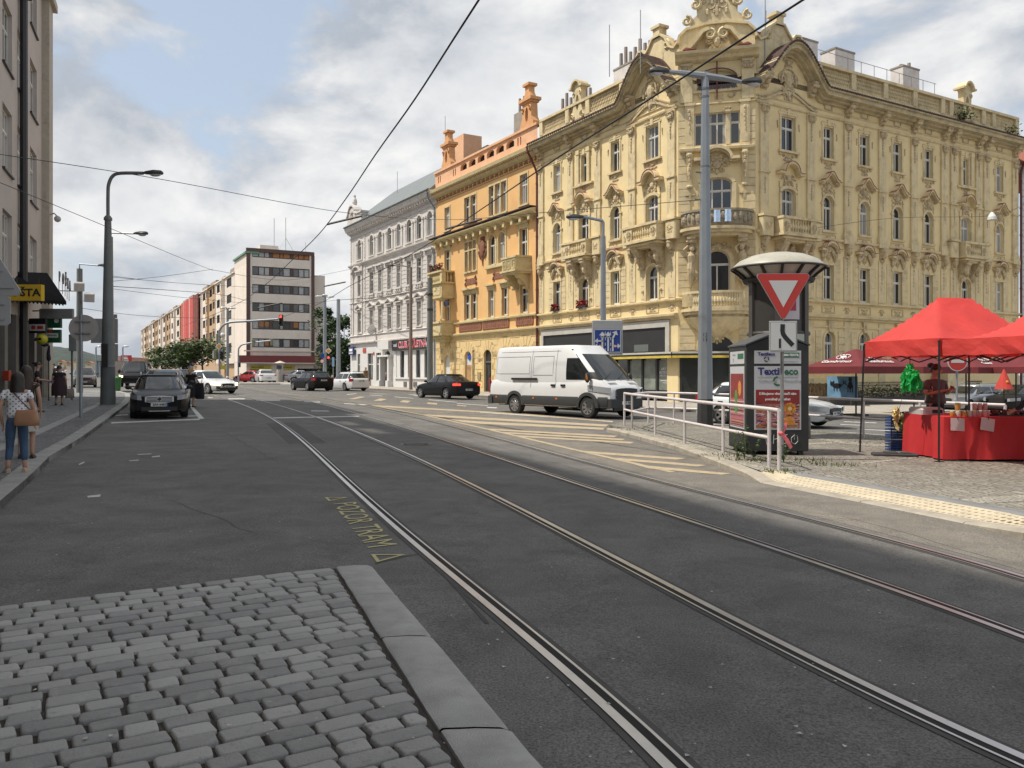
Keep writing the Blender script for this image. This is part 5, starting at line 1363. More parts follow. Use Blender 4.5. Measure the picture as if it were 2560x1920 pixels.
AW=mk('cream_render',(.80,.71,.62),.85,.05,.5,dirt=.3,dirtc=(.40,.33,.27),dscale=.4,streak=.15)
AW2=mk('tan_render',(.52,.36,.22),.85,.06,.5,dirt=.3,dirtc=(.34,.23,.15),dscale=.4)
AW3=mk('pale_render',(.72,.64,.56),.85,.05,.5)
AB=mk('brown_corner_cladding',(.115,.07,.06),.7,.1)
AR=mk('dark_red_fascia',(.22,.05,.05),.6,.1)
AFR=mk('block_window_frame',(.06,.05,.045),.6)
APN=glassy('block_glass',(.02,.024,.028),(.34,.32,.30),.4,rough=.2)
ABL=mk('orange_blind',(.42,.17,.06),.7,.12,2)
Bp=Vector((-45.06,140.0,0));dE=Vector((.882,.472,0));dL=Vector((.472,-.882,0))
BE=Face(Bp,dE,.6);BLF=Face(Bp-dL*240,dL,.6)
bb=thing('apartment_block','long six storey cream apartment block with window bands and brown corner strips','apartment block',BE.loc(),BE.rz)
fl=[5.6+3.08*k for k in range(6)]
BEW=11.3;APN2=glassy('plain_block_glass',(.075,.08,.085),rough=.12)
def _be(mb):
 wall(mb,0,BEW,3.5,21.9,[(.9,10.7,z,z+1.55,'rect')for z in fl],.2);wall(mb,0,BEW,-1,3.5,[],.2)
part(_be,'end_wall',AW,bb)
rr=random.Random(12)
for z in fl:
 def f(mb):
  mb.mi=0;mb.box(.9,10.7,.1,.19,z,z+.16);mb.box(.9,10.7,.1,.19,z+1.40,z+1.55)
  for x in[.9,1.95,2.9,3.75,4.3,5.5,6.1,7.3,7.8,8.75,9.7,10.62]:mb.box(x-.03,x+.11,.09,.19,z,z+1.55)
 w=part(f,'window_band',AFR,bb)
 mbs=[MB(),MB(),MB()]
 for x0,x1 in((.95,1.95),(2.0,2.9),(2.95,3.75),(4.35,5.5),(5.55,6.1),(6.15,7.3),(7.85,8.75),(8.8,9.7),(9.75,10.65)):
  k=rr.choice((0,0,1,1,1,2 if z<9 else 0))if z<20 else(2 if x0>4 else 1)
  mbs[k].box(x0,x1,.15,.17,z+.08,z+1.48)
  if k==2 and z<20:mbs[0].box(x0,x1,.13,.15,z+.08,z+rr.uniform(.2,.6))
 mbs[0].build('pane',APN2,w);mbs[1].build('curtained_pane',mk('pale_curtain',(.42,.42,.42),.3,.2,4),w)
 if mbs[2].v:mbs[2].build('blind',ABL,w)
 part(lambda mb:[mb.box(3.8,4.3,.12,.17,z+.1,z+1.45),mb.box(7.35,7.8,.12,.17,z+.1,z+1.45)],'spandrel',AB,w)
part(lambda mb:[mb.box(-.05,.55,-.12,.2,3.5,21.9),mb.box(BEW-.3,BEW+.25,-.12,.2,3.5,21.9),mb.box(-.1,BEW+.2,-.2,.3,21.9,22.5)],'corner_strip',AB,bb)
part(lambda mb:[mb.box(-1.5,BEW+2.2,-1.1,.1,3.0,4.2)],'shop_canopy',AR,bb)
part(lambda mb:[mb.box(-1.6,BEW+2.3,-1.2,.1,2.85,3.0),mb.box(-.5,BEW+.3,-.15,.1,4.9,5.1)],'canopy_edge',AW3,bb)
YS=mk('yellow_shop_sign',(.55,.45,.04),.5,.05)
yl=part(lambda mb:[mb.box(.6,4.0,-.2,-.1,1.85,2.5),mb.box(5.1,8.0,-.2,-.1,1.85,2.5),mb.box(-4.2,-3.0,.4,.5,1.85,2.5)],'shop_sign',YS,bb)
mb=MB();mb.text('DROGERIE',.45,TR(1.7,-.22,2.17)@RX(90),.02);mb.text('PARFUMERIE',.38,TR(6.5,-.22,2.17)@RX(90),.02);mb.build('sign_lettering',mk('dark_sign_letter',(.05,.04,.03),.6),yl)
sp=part(lambda mb:[mb.box(.4,4.0,-.05,.0,-.3,1.8),mb.box(8.6,13,-.05,.0,-.3,2.0),mb.box(5.0,6.0,-.05,0,-.8,1.8)],'shop_panes',PANED,bb)
part(lambda mb:[mb.ball((1.5,-.06,.9),(.75,.01,.75),14,8),mb.ball((3.2,-.06,.9),(.4,.01,.4),12,6)],'window_poster',mk('poster_skin',(.55,.36,.26),.6,.2,3),sp)
part(lambda mb:[mb.box(2.35,2.5,-.07,-.06,.3,1.6),mb.box(8.7,11,-.07,-.06,.1,1.4),mb.box(3.6,4.0,-.07,-.06,1.0,1.7),mb.box(6.3,7.8,-.07,-.06,.2,1.2)],'poster_board',mk('white_poster',(.55,.54,.55),.6,.2,3),sp)
part(lambda mb:[mb.box(BEW,BEW+2.4,1.0,10,-1,18.6),mb.box(-12,0,0,12,-1,3.5)if False else mb.box(0,BEW,.3,12,-1,21.8),mb.box(2.5,5.6,1.5,4,22.4,23.4)],'rear_mass',AW3,bb)
part(lambda mb:[mb.tube([(5,2,22),(5,2,28.3)],.05,5),mb.tube([(7,2,22),(7,2,28.6)],.05,5)]+[mb.tube([(7,2,25),(7+s*1.5,2,22.5)],.03,4)for s in(-1,1)]+[mb.tube([(10.5,2,22),(10.5,2,24.5)],.03,4)],'roof_aerial',MATS['galvanised_rod'],bb)
R0=BLF.rel(BE)
def onb(o):o.matrix_basis=R0@o.matrix_basis;return o
onb(part(lambda mb:[mb.box(0,239.5,.5,10,-1,19.6),mb.box(0,217,-.01,.5,-1,3.2)],'street_mass',AW2,bb))
pats=[];x=240-9.5;i=0
ops={0:[],1:[],2:[]};wl=[];lg=[]
xs=[(228.5,240.0,2,None)];x=228.5
seq=[(2,'w',11.0),(1,'b',9.5),(0,'b',10.0),(1,'l',5.0)]
edges=[(217.0,228.5,2,'w'),(206,217,1,'b'),(196,206,0,'b'),(186,196,1,'b'),(171,186,2,'w')]
x=171;k=0
while x>8:edges.append((x-13,x,(1,0,2)[k%3],('b','b','w')[k%3]));x-=13;k+=1
WPROT=None;LPROT=None
fz=[5.2+3.08*k for k in range(5)]+[20.5]
for(a,b_,c,kind)in edges:
 wx=[]
 if kind=='w':wx=[((a+b_)/2-.5,5.2)];lo=[]
 else:wx=[(a+(b_-a)*.3,3.8)];lo=[a+(b_-a)*.75]
 opn=[]
 for z in fz[:5]:
  for cx_,w in wx:
   opn.append(opening(cx_,z,w,1.65))
   if WPROT is None:
    def f(mb):
     mb.box(-w/2,w/2,.1,.2,0,.1);mb.box(-w/2,w/2,.1,.2,1.55,1.65)
     for q in range(4):mb.box(-w/2+q*(w-.12)/3,-w/2+.12+q*(w-.12)/3,.09,.2,0,1.65)
    WPROT=part(f,'window',AFR,bb,loc=R0@Vector((cx_,0,z)),rz=BLF.rz-BE.rz);part(lambda mb:mb.box(-w/2,w/2,.18,.2,.05,1.6),'pane',APN,WPROT);W0=w
   else:
    o=dup(WPROT,R0@Vector((cx_,0,z)),BLF.rz-BE.rz,bb);o.scale=(w/W0,1,1)
  for cx_ in lo:
   opn.append((cx_-1.7,cx_+1.7,z-.75,z+1.75,'rect'))
   if LPROT is None:
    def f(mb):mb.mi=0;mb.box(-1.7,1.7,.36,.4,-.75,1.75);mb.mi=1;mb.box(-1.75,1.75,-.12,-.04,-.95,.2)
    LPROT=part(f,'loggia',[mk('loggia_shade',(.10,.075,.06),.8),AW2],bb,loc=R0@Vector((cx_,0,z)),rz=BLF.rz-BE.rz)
   else:dup(LPROT,R0@Vector((cx_,0,z)),BLF.rz-BE.rz,bb)
 yo={2:-.35,1:.0,0:-.12}[c]
 onb(part(lambda mb:[wall(mb,a,b_,3.0,19.6,opn,.42,0.0),mb.box(a,a+.14,yo-.2,0,3.0,19.6),mb.box(a,b_,-.25,.3,19.5,19.75)],'bay_wall',(AW2,AW,AW3)[c],bb))
onb(part(lambda mb:[mb.box(228.5,240.0,-.02,.3,3.2,19.8),mb.box(225,239.5,.2,5,3,19.6)],'corner_wall',AW,bb))
def _rt(mb):
 mb.mi=0
 for k in range(17):a=232-k*13.4;mb.box(a-8.5,a,2.2,7,19.6,21.9+.4*math.sin(k*2.2));mb.mi=1;mb.box(a-12,a-9,1.2,3,19.6,21.0);mb.mi=0
 mb.mi=2;mb.box(228,240.3,-.3,2,21.6,21.9);[mb.box(228+k*.8,228.08+k*.8,.05,.1,19.8,20.9)for k in range(15)];mb.box(228,240,.03,.12,20.85,20.95)
onb(part(_rt,'roof_storey',[mk('attic_grey',(.30,.27,.25),.8,.15),AW2,mk('copper_green',(.14,.30,.19),.6,.15)],bb))
M=BLF.M()@TR(169,-.6,0)
t=thing('scaffold_netting','red and white scaffold netting hanging down the front of the long apartment block','scaffold netting',M.translation,BLF.rz)
mb=MB();rr=random.Random(3)
for k in range(34):mb.mi=rr.choice((0,0,0,1,0,2))if k<22 else(3 if k>25 else 0);x0=-18+k*.95;mb.box(x0,x0+.96,-.03*(k%3)-.02,.2,3.4+rr.uniform(0,.8)+(1.5 if k>25 else 0),19.6)
mb.build('net',[mk('red_net',(.60,.10,.085),.8,.2,3),mk('pale_net',(.62,.42,.38),.8,.15,3),mk('pink_net',(.6,.2,.17),.8,.2,3),mk('dark_net',(.22,.075,.06),.85,.2,3)],t)
M=Face(gp(300,950),(1,.3));
PW=mk('grey_beige_render',(.50,.445,.405),.88,.06,.6,bump=.15,dirt=.22,dirtc=(.36,.32,.29),dscale=.8)
PS=mk('stone_pilaster',(.46,.41,.34),.85,.12,1.5,dirt=.5,dirtc=(.16,.14,.12),dscale=1.5)
DARKM=mk('dark_sheet_metal',(.022,.022,.024),.45,.1)
dPO=Vector((-.3822,.9241,0));PE=Vector(((103-1280)/2060*43,43,0));PO=Face(PE-dPO*60,dPO,.3)
pb=thing('post_office','tall grey-beige post office building with big white windows along the left pavement','building',PO.loc(),PO.rz)
ops=[];proto=None
def psur(mb,w,h):mb.box(-w/2-.06,w/2+.06,-.1,.02,-.1,-.02)
for r_ in range(4):
 z=5.75+r_*4.28-.3
 for c_ in range(17):
  x=57.4-c_*3.5
  ops.append(opening(x,z,2.15,2.6))
  if c_>4:continue
  if proto is None:proto=window_proto(pb,'window',2.15,2.6,'rect',psur,[DARKM],mull=2,trans=.66,loc=(x,0,z),bar=.1)
  else:dup(proto,(x,0,z),0,pb)
part(lambda mb:[wall(mb,0,60.2,3.9,22.2,[o for o in ops if o[0]>35],.3)],'wall',PW,pb)
part(lambda mb:[mb.box(60.2,61.6,-.35,8,-.4,21.0),mb.box(60.0,61.9,-.55,8,21.0,21.4)],'stone_pilaster',PS,pb)
part(lambda mb:[mb.box(46,60.2,.5,14,-.4,22.0),mb.box(0,46,.5,14,-.4,20.5),mb.box(0,60.2,.3,.5,3.9,20.5)],'rear_mass',PW,pb)
part(lambda mb:[mb.box(46,60.3,-.8,.3,22.0,22.3),mb.tube([(60.1,-.3,22),(60.1,-.3,21.6)],.12,6)],'eave',DARKM,pb)
part(lambda mb:[mb.tube([(53.1,-.2,0),(53.1,-.2,22)],.16,8),mb.box(52.85,53.35,-.5,-.05,18.1,19.0)],'drainpipe',DARKM,pb)
part(lambda mb:[mb.box(0,61,.25,.4,-.4,3.9)]+[mb.box(44+k*2.6,44.7+k*2.6,-.1,.3,-.4,3.9)for k in range(7)],'ground_floor_piers',mk('dark_granite',(.14,.125,.11),.5,.15,2),pb)
part(lambda mb:[mb.box(44.8+k*2.6,46.5+k*2.6,.18,.24,.3,3.3)for k in range(6)],'shop_panes',PANED,pb)
mb=MB();mb.M=PO.M().inverted();A_,B_,C_,D_=at(15,688,35.5),at(118,690,41),at(166,762,39),at(10,750,33.5);up_=Vector((0,0,.16))
mb.add([tuple(q)for q in(A_,B_,C_,D_)]+[tuple(q+up_)for q in(A_,B_,C_,D_)],[(0,1,2,3),(4,5,6,7),(0,1,5,4),(1,2,6,5),(2,3,7,6),(3,0,4,7)])
for k in range(1,16):a_=A_.lerp(B_,k/16);c_=D_.lerp(C_,k/16);mb.tube([a_-up_*.2,c_-up_*.2],.04,4)
mb.build('canopy',mk('matt_black_canopy',(.010,.010,.011),.95,.1,spec=.1),pb)
YP=mk('post_yellow',(.62,.40,.02),.5,.04)
DKL=mk('near_black_ink',(.012,.012,.015),.5)
TYRE=mk('tyre_rubber',(.018,.018,.018),.85,.15,12)
RIM=mk('alloy_rim',(.42,.42,.43),.35,.08,metal=.8);RIMD=mk('steel_rim',(.10,.10,.10),.5,.1,metal=.5)
CARG=glassy('car_glass',(.012,.015,.016),rough=.03)
BLK=mk('black_trim_plastic',(.018,.018,.019),.5,.08)
LAMP=mk('clear_lamp_glass',(.34,.36,.39),.12,.15,30,spec=.8);RLAMP=mk('red_lamp_glass',(.42,.012,.012),.2,.1,spec=.7)
AMB=mk('amber_lens',(.6,.18,.02),.3,.1)
LAMPON=mk('lit_headlamp',(1.0,.82,.5),.3,0,emit=2.2);RLAMPON=mk('lit_tail_lamp',(1.0,.05,.03),.3,0,emit=1.3)
CHROME=mk('chrome_trim',(.55,.56,.57),.18,.03,metal=1.0)
PLATE=mk('licence_plate',(.66,.66,.64),.4,.03);PLB=mk('plate_blue_strip',(.02,.06,.35),.4)
def paint(name,c,rough=.32,metal=0.0):return mk(name,c,rough,.02,1,metal=metal,coat=.7,spec=.35,dirt=.12,dirtc=tuple(x*.7+.012 for x in c),dscale=1.5)
def wheel_proto(parent,r,w,rim,spokes=5):
 mb=MB();p=[(r*.62,-w/2),(r*.93,-w/2),(r,-w*.32),(r,w*.32),(r*.93,w/2),(r*.62,w/2)]
 mb.lathe(p,n=26,caps=False);mb.lathe([(0,-w*.1),(r*.64,-w*.1),(r*.64,w*.3),(0,w*.3)],n=18)
 o=mb.build('wheel',TYRE,parent,smooth=35)
 mb=MB();mb.lathe([(r*.66,w*.40),(r*.66,w*.52),(r*.6,w*.52),(r*.58,w*.36)],n=24,caps=False)
 mb.lathe([(0,w*.50),(r*.15,w*.50),(r*.17,w*.34)],n=10,caps=False)
 for k in range(spokes):
  mb.push(RZ(360/spokes*k));mb.add([(r*.1,-.035,w*.36),(r*.1,.035,w*.36),(r*.62,.05,w*.42),(r*.62,-.05,w*.42),(r*.1,-.03,w*.47),(r*.1,.03,w*.47),(r*.62,.04,w*.50),(r*.62,-.04,w*.50)],[(4,5,6,7),(0,1,5,4),(2,3,7,6),(1,2,6,5),(3,0,4,7)]);mb.pop()
 rm=mb.build('rim',rim,o,smooth=30);rm.location=(0,0,0)
 return o
def lerp(a,b,t):return a+(b-a)*t
def interp(tab,x):
 if x<=tab[0][0]:return tab[0][1]
 for(a,b),(c,d)in zip(tab[:-1],tab[1:]):
  if x<=c:return b+(d-b)*(x-a)/(c-a)
 return tab[-1][1]
def car(name,label,cat,px,ang,pm,L=4.6,W=1.8,H=1.48,wb=2.65,kind='estate',scale=1.0,plate=None,lights=False,tails=False,rails=False,rim=None,spokes=5,extra=None,group='cars on the street',rr=.325,clad=False):
 t=thing(name,label,cat,(px[0],px[1],gz(px[0])),ang,group);t.scale=(scale,)*3
 h2=L/2;wo=.32 if kind=='bigvan'else .08;xw=[wb/2+wo,-wb/2+wo];W2=W/2;van=kind in('van','bigvan');x0=h2-.95
 if kind=='sedan':top=[(-h2,.80),(-h2+.08,.98),(-h2+.75,1.03),(-.4,.96),(h2-1.35,.93),(h2-.55,.80),(h2-.1,.68),(h2,.62)];gh=dict(b=.92,xf0=h2-1.25,xf1=h2-2.05,xr0=-h2+.55,xr1=-h2+1.45)
 elif kind=='estate':top=[(-h2,.85),(-h2+.06,1.0),(-.4,.97),(h2-1.35,.95),(h2-.6,.88),(h2-.15,.78),(h2,.72)];gh=dict(b=.92,xf0=h2-1.25,xf1=h2-2.05,xr0=-h2+.08,xr1=-h2+.55)
 elif kind=='hatch':top=[(-h2,.80),(-h2+.06,.98),(-.4,.95),(h2-1.2,.92),(h2-.5,.80),(h2,.62)];gh=dict(b=.92,xf0=h2-1.05,xf1=h2-1.85,xr0=-h2+.08,xr1=-h2+.75)
 elif kind=='suv':top=[(-h2,.95),(-h2+.06,1.1),(h2-1.35,1.08),(h2-.55,1.0),(h2-.1,.85),(h2,.78)];gh=dict(b=1.06,xf0=h2-1.2,xf1=h2-2.0,xr0=-h2+.08,xr1=-h2+.6)
 elif kind=='van':top=[(-h2,1.0),(-h2+.04,1.1),(h2-.95,1.12),(h2-.35,.98),(h2,.8)];gh=dict(b=1.08,xf0=h2-.75,xf1=h2-1.6,xr0=-h2+.04,xr1=-h2+.12)
 else:top=[(-h2,1.15),(-h2+.04,1.28),(h2-.7,1.34),(h2-.36,1.25),(h2-.16,1.12),(h2-.05,.98),(h2,.80)];gh=dict(b=1.26,xf0=h2-.38,xf1=h2-1.62,xr0=-h2+.03,xr1=-h2+.10)
 zb0=.22 if not van else .30
 if kind=='bigvan':zb0=.36
 taper=.28 if not van else .22
 def w_(x):
  e=(abs(x)-x0)/(h2-x0)
  if x<0 and van:e=(abs(x)-h2+.3)/.3;return W2*(1-.05*max(0,e)**2)
  if x<0:return W2*(1-.15*max(0,e)**2.2)
  return W2*(1-taper*max(0,e)**2.2)
 ra=rr+.055
 def zb_(x):
  z=zb0+(.06 if abs(x)>h2-.15 else 0)
  for c in xw:
   d=abs(x-c)
   if d<ra:z=max(z,rr+math.sqrt(max(0,ra*ra-d*d))*1.0)
  return z
 sts=set([-h2,-h2+.03,-h2+.1,-h2+.25,h2-.03,h2-.1,h2-.25,h2-.45,0,.4,-.4,h2-.95,-h2+.5])
 for c in xw:
  for k in range(-6,7):sts.add(c+ra*math.sin(PI/2*k/6))
  sts.add(c+ra+.004);sts.add(c-ra-.004)
 rings=[]
 for x in sorted(sts):
  if abs(x)>h2+1e-6:continue
  zb=zb_(x);zt=interp(top,x);w=w_(x);hgt=zt-.30
  e=1.0 if abs(x)<h2-.02 else .97
  zz=lambda f:max(zb,.28+(zt-.28)*f)
  half=[(0,zb),(w*.94*e,zb),(w*.985*e,max(zb,zz(.12))),(w*e,zz(.42)),(w*.992*e,zz(.68)),(w*.965*e,zz(.86)),(w*.90*e,zt-.012),(w*.70,zt+.006),(0,zt+.025)]
  rings.append([(x,-y,z)for y,z in half]+[(x,y,z)for y,z in half[-2:0:-1]])
 mb=MB();mb.loft(rings,True,True,True)
 b=gh['b'];Hr=H-.09;wbz=W2*(.915 if not van else .955);wr=W2*(.70 if not van else(.80 if kind=='bigvan'else .78));n=4.6 if not van else 7.0
 def sec(z):
  tt=min(1.0,max(0.0,(z-b)/(Hr-b)))
  xf=lerp(gh['xf0'],gh['xf1'],tt**1.08);xr=lerp(gh['xr0'],gh['xr1'],tt**1.15);bb_=lerp(wbz,wr,tt**(1.25 if not van else 2.2))
  return(xf+xr)/2,(xf-xr)/2,bb_
 def side_y(x,z):
  c,a,q=sec(z);r=min(1.0,abs((x-c)/a));return q*max(0.0,1-r**n)**(1/n)
 def front_x(y,z,sg):
  c,a,q=sec(z);r=min(1.0,abs(y/q));return c+sg*a*max(0.0,1-r**n)**(1/n)
 rings=[]
 NN=36
 for z,k,kx in[(b-.10,1,1),(b,1,1)]+[(lerp(b,Hr,q/6),1,1)for q in range(1,7)]+[(Hr+.035,.975,.985),(Hr+.065,.92,.95),(Hr+.082,.78,.85),(H,.4,.5),(H+.003,.05,.05)]:
  c,a,q=sec(min(z,Hr));ring=[]
  for i in range(NN):
   th=2*PI*(i+.5)/NN;cs,sn=math.cos(th),math.sin(th)
   ring.append((c+kx*a*math.copysign(abs(cs)**(2/n),cs),k*q*math.copysign(abs(sn)**(2/n),sn),z))
  rings.append(ring)
 mb.loft(rings,True,False,True)
 body=mb.build('body',pm,t,smooth=38)
 def sidepatch(mb,sg,e0,e1,z0,z1,off=.008):
  g=[]
  for j in range(5):
   z=lerp(z0,z1,j/4);xa,xb=e0(z),e1(z)
   g.append([(lerp(xa,xb,i/6),sg*(side_y(lerp(xa,xb,i/6),z)+off),z+off*.4)for i in range(7)])
  mb.loft(g,False)
 def endpatch(mb,sg,yf,z0,z1,off=.010):
  g=[]
  for j in range(6):
   z=lerp(z0,z1,j/5);c,a,q=sec(z);yy=q*yf
   g.append([(front_x(lerp(-yy,yy,i/12),z,sg)+sg*off,lerp(-yy,yy,i/12),z+off*.5)for i in range(13)])
  mb.loft(g,False)
 zt0,zt1=b+.035,Hr-.015
 def win(nm,fn):mb=MB();fn(mb);return mb.build(nm,CARG,t,smooth=60,fix=False)
 win('windscreen',lambda mb:endpatch(mb,1,.93,zt0+.01,zt1 if kind!='bigvan'else b+.92))
 if not van:win('rear_window',lambda mb:endpatch(mb,-1,.88,zt0+.06,zt1))
 edge=lambda xb,xt:(lambda z:lerp(xb,xt,(z-b)/(Hr-b)))
 fx0,fx1,rx0,rx1=gh['xf0'],gh['xf1'],gh['xr0'],gh['xr1']
 B1=(fx1+rx1)/2+.05
 if not van:
  cuts=[(edge(fx0-.30,fx1-.04),edge(B1+.04,B1+.02)),(edge(B1-.05,B1-.07),edge(B1-.88,B1-.86))]
  if kind in('estate','suv'):cuts.append((edge(B1-.97,B1-.95),edge(rx0+.30,rx1+.12)))
  else:cuts[1]=(cuts[1][0],edge(rx0+.62,rx1+.1))
  z1=zt1-.02
 elif kind=='van':cuts=[(edge(fx0-.28,fx1-.1),edge(fx0-1.5,fx0-1.5)),(edge(fx0-1.75,fx0-1.75),edge(fx0-2.9,fx0-2.9))];z1=zt1-.1
 else:cuts=[(edge(fx0-.24,fx0-1.45),edge(fx0-1.55,fx0-1.58))];z1=b+.78
 for sg in(-1,1):
  for e0,e1 in cuts:win('side_window',lambda mb:sidepatch(mb,sg,e0,e1,zt0,z1))
 def plan(u,end):
  tp=(taper if end>0 else(.15 if not van else .05));xe=x0 if(end>0 or not van)else h2-.3
  wN=W2*(1-tp)
  if abs(u)<.6:return(h2*end,u/.6*wN)
  k=(abs(u)-.6)/.4;x=lerp(h2,xe,k);return(x*end,math.copysign(w_(x*end),u))
 def patch(mb,u0,u1,z0,z1,end=1,off=.014,zs=0.0,cv=0):
  g0,g1,g2=[],[],[]
  nseg=10
  for i in range(nseg+1):
   u=lerp(u0,u1,i/nseg);x,y=plan(u,end);L_=math.hypot(x*.15,y)or 1
   ox=end*off*(1 if abs(u)<.62 else .45);oy=0 if abs(u)<.55 else math.copysign(off,y)
   dz=zs*(i/nseg);sh=1-cv*abs(2*i/nseg-1)**2
   zm=(z0+z1)/2
   g0.append((x+ox,y+oy,zm+(z0-zm)*sh+dz));g1.append((x+ox,y+oy,zm+(z1-zm)*sh+dz));g2.append((x*.97,y*.96,zm+dz))
  mb.loft([g2,g0,g1,g2],False)
 def bit(nm,fn,m):mb=MB();fn(mb);return mb.build(nm,m,t,smooth=50,fix=False)
 zn=interp(top,h2)
 lz0,lz1=zn-.10,zn+.055
 if kind=='bigvan':lz0,lz1=.84,1.03
 for sg in(-1,1):
  bit('headlight',lambda mb:patch(mb,sg*(.50 if kind!='bigvan'else .60),sg*(.84 if kind!='bigvan'else .96),lz0,lz1,1,.016,.05 if kind!='bigvan'else .09),LAMPON if lights else LAMP)
  if kind in('estate','suv','van','bigvan','hatch'):bit('tail_light',lambda mb:patch(mb,sg*(.52 if not van else .56),sg*(.76 if not van else .68),.78,.98 if not van else 1.35,-1,.016),RLAMPON if tails else RLAMP)
  else:bit('tail_light',lambda mb:patch(mb,sg*.46,sg*.76,.78,.90,-1,.016),RLAMPON if tails else RLAMP)
  mb=MB();c=(fx0-.42,sg*(W2+.07),b+.10);mb.ball(c,(.07,.11,.075 if not van else .17),9,6);mb.tube([(c[0]+.02,sg*(W2-.08),b+.02),c],.03,5);mb.build('wing_mirror',pm if kind in('sedan','hatch')else BLK,t,smooth=60)
 bit('grille',lambda mb:patch(mb,-.36,.36,zn-.16 if kind!='bigvan'else .62,zn+.03 if kind!='bigvan'else .98,1,.018,0,.25),BLK)
 bit('lower_intake',lambda mb:patch(mb,-.50,.50,.26,.40,1,.012),BLK)
 if plate:
  for end in((1,-1)if kind!='van'else(1,)):
   zp=(.47 if kind!='bigvan'else .52)if end>0 else .80
   if kind=='sedan'and end<0:zp=.55
   mb=MB();x=(h2+.03)*end;mb.mi=0;mb.box(x-.008,x+.008,-.26,.26,zp-.055,zp+.055);mb.mi=1;mb.box(x-.009,x+.009,(-.26 if end<0 else .21),(-.21 if end<0 else .26),zp-.054,zp+.054)
   mb.mi=2;mb.text(plate,.105,TR(x+.0105*end,0,zp)@RZ(90*end)@RX(90),.001,sx=.95,bold=.004);mb.build('licence_plate',[PLATE,PLB,BLK],t,fix=False)
 def seams(mb):
  for sg in(-1,1):
   xs=[fx0-.38,B1-.01,B1-.93]if not van else([fx0-.1,fx0-1.47,fx0-2.75]if kind=='van'else[])
   for x in xs:
    g=[(x,sg*(w_(x)*f+.003),z)for f,z in((.99,zb0+.1),(1.0,.28+(b-.28)*.42),(.992,.28+(b-.28)*.68),(.95,b-.04))]
    if min(abs(x-c)for c in xw)<ra:g=g[2:]
    mb.loft([[(p[0]-.006,p[1],p[2])for p in g],[(p[0]+.006,p[1],p[2])for p in g]],False)
   for x in(B1+.16,B1-.8)if not van else():mb.cbox((x,sg*(w_(x)*.99+.004),b-.13),(.18,.035,.032))
 bit('door_seams',seams,BLK)
 if rails:
  for sg in(-1,1):mb=MB();mb.tube([(fx1-.1,sg*wr*.93,Hr+.05),(fx1-.22,sg*wr*.95,H+.055),(rx1+.3,sg*wr*.95,H+.055),(rx1+.15,sg*wr*.93,Hr+.05)],.022,6);mb.build('roof_rail',CHROME if rails==2 else BLK,t,smooth=60)
 mb=MB();mb.box(-h2+.35,h2-.4,-W2*.78,W2*.78,zb0-.04,zb0+.25);mb.build('underbody',BLK,t)
 p=None
 for x in xw:
  for sg in(-1,1):
   loc=(x,sg*(W2-.125),rr);rot=(R(-90*sg),0,0)
   if p is None:p=wheel_proto(t,rr,.23,rim or RIM,spokes);o=p
   else:o=dup(p,None,None,t)
   o.location=loc;o.rotation_euler=rot
 if extra:extra(t,dict(W2=W2,h2=h2,w_=w_,zn=zn,patch=patch,bit=bit,b=b,fx0=fx0,H=H,side_y=side_y,xw=xw,ra=ra,sidepatch=sidepatch,edge=edge))
 return t
def face_to(dx,dy):return math.atan2(dy,dx)
P_BLACK=mk('black_paint',(.005,.0055,.007),.42,.02,1,coat=.16,spec=.18);P_WHITE=paint('white_paint',(.68,.69,.70),.3);P_GREY=paint('dark_grey_metallic',(.022,.024,.028),.4)
P_SILV=paint('silver_metallic',(.38,.39,.41),.3,.6);P_ICE=paint('ice_white_paint',(.62,.67,.69));P_RED=paint('red_paint',(.35,.02,.025));P_BLUEG=paint('blue_grey_metallic',(.24,.28,.31),.3,.5);P_BRONZE=paint('bronze_brown_metallic',(.10,.075,.065),.3,.5)
P_BEIGE=paint('pale_champagne',(.50,.47,.42),.3,.4)
GP=gp
def mid(u0,v0,u1,v1):a,b=gp(u0,v0),gp(u1,v1);return((a.x+b.x)/2,(a.y+b.y)/2)
kdir2=(.3822,-.9241)
a,b=gp(331,1049),gp(463,1045);c=(a+b)/2;c=c+Vector((-.395,.918,0))*2.05
def vw(t,g):
 def fr(mb):
  g['patch'](mb,-.40,.40,g['zn']-.19,g['zn']+.05,1,.024,0,.3)
 g['bit']('grille_surround',fr,CHROME)
 g['bit']('grille_mesh',lambda mb:[g['patch'](mb,-.36,.36,g['zn']-.155+k*.042,g['zn']-.13+k*.042,1,.028,0,0)for k in range(4)],BLK)
 mb=MB();x=g['h2']+.035;mb.mi=0;mb.push(TR(x,0,g['zn']-.06)@RY(90));mb.lathe([(.062,-.01),(.075,-.01),(.075,.012),(.062,.012)],n=20,caps=False);mb.mi=1;mb.lathe([(0,-.008),(.064,-.008),(.064,.004),(0,.004)],n=20);mb.mi=0
 mb.pop()
 for z0 in(.005,):
  Lx=x+.009;zc=g['zn']-.06
  for pts in([(-.035,.055),(-.012,-.005),(0,.02),(.012,-.005),(.035,.055)],[(-.058,.02),(-.03,-.055),(0,.0),(.03,-.055),(.058,.02)]):
   mb.tube([(Lx,y,zc+z)for y,z in pts],.007,4)
 mb.build('front_emblem',[CHROME,BLK],t,smooth=40)
 g['bit']('lower_grille_trim',lambda mb:g['patch'](mb,-.30,.30,.25,.275,1,.02),CHROME)
car('parked_car','black estate car parked facing us at the left kerb, closest of the parked cars','car',(c.x,c.y),face_to(.395,-.918),P_BLACK,4.75,1.82,1.48,2.7,'estate',1.0,'6A4 6483',rails=2,extra=vw,group='cars parked along the left kerb')
c2=c+Vector((-.40,.917,0))*6.6+Vector((.25,.1,0))
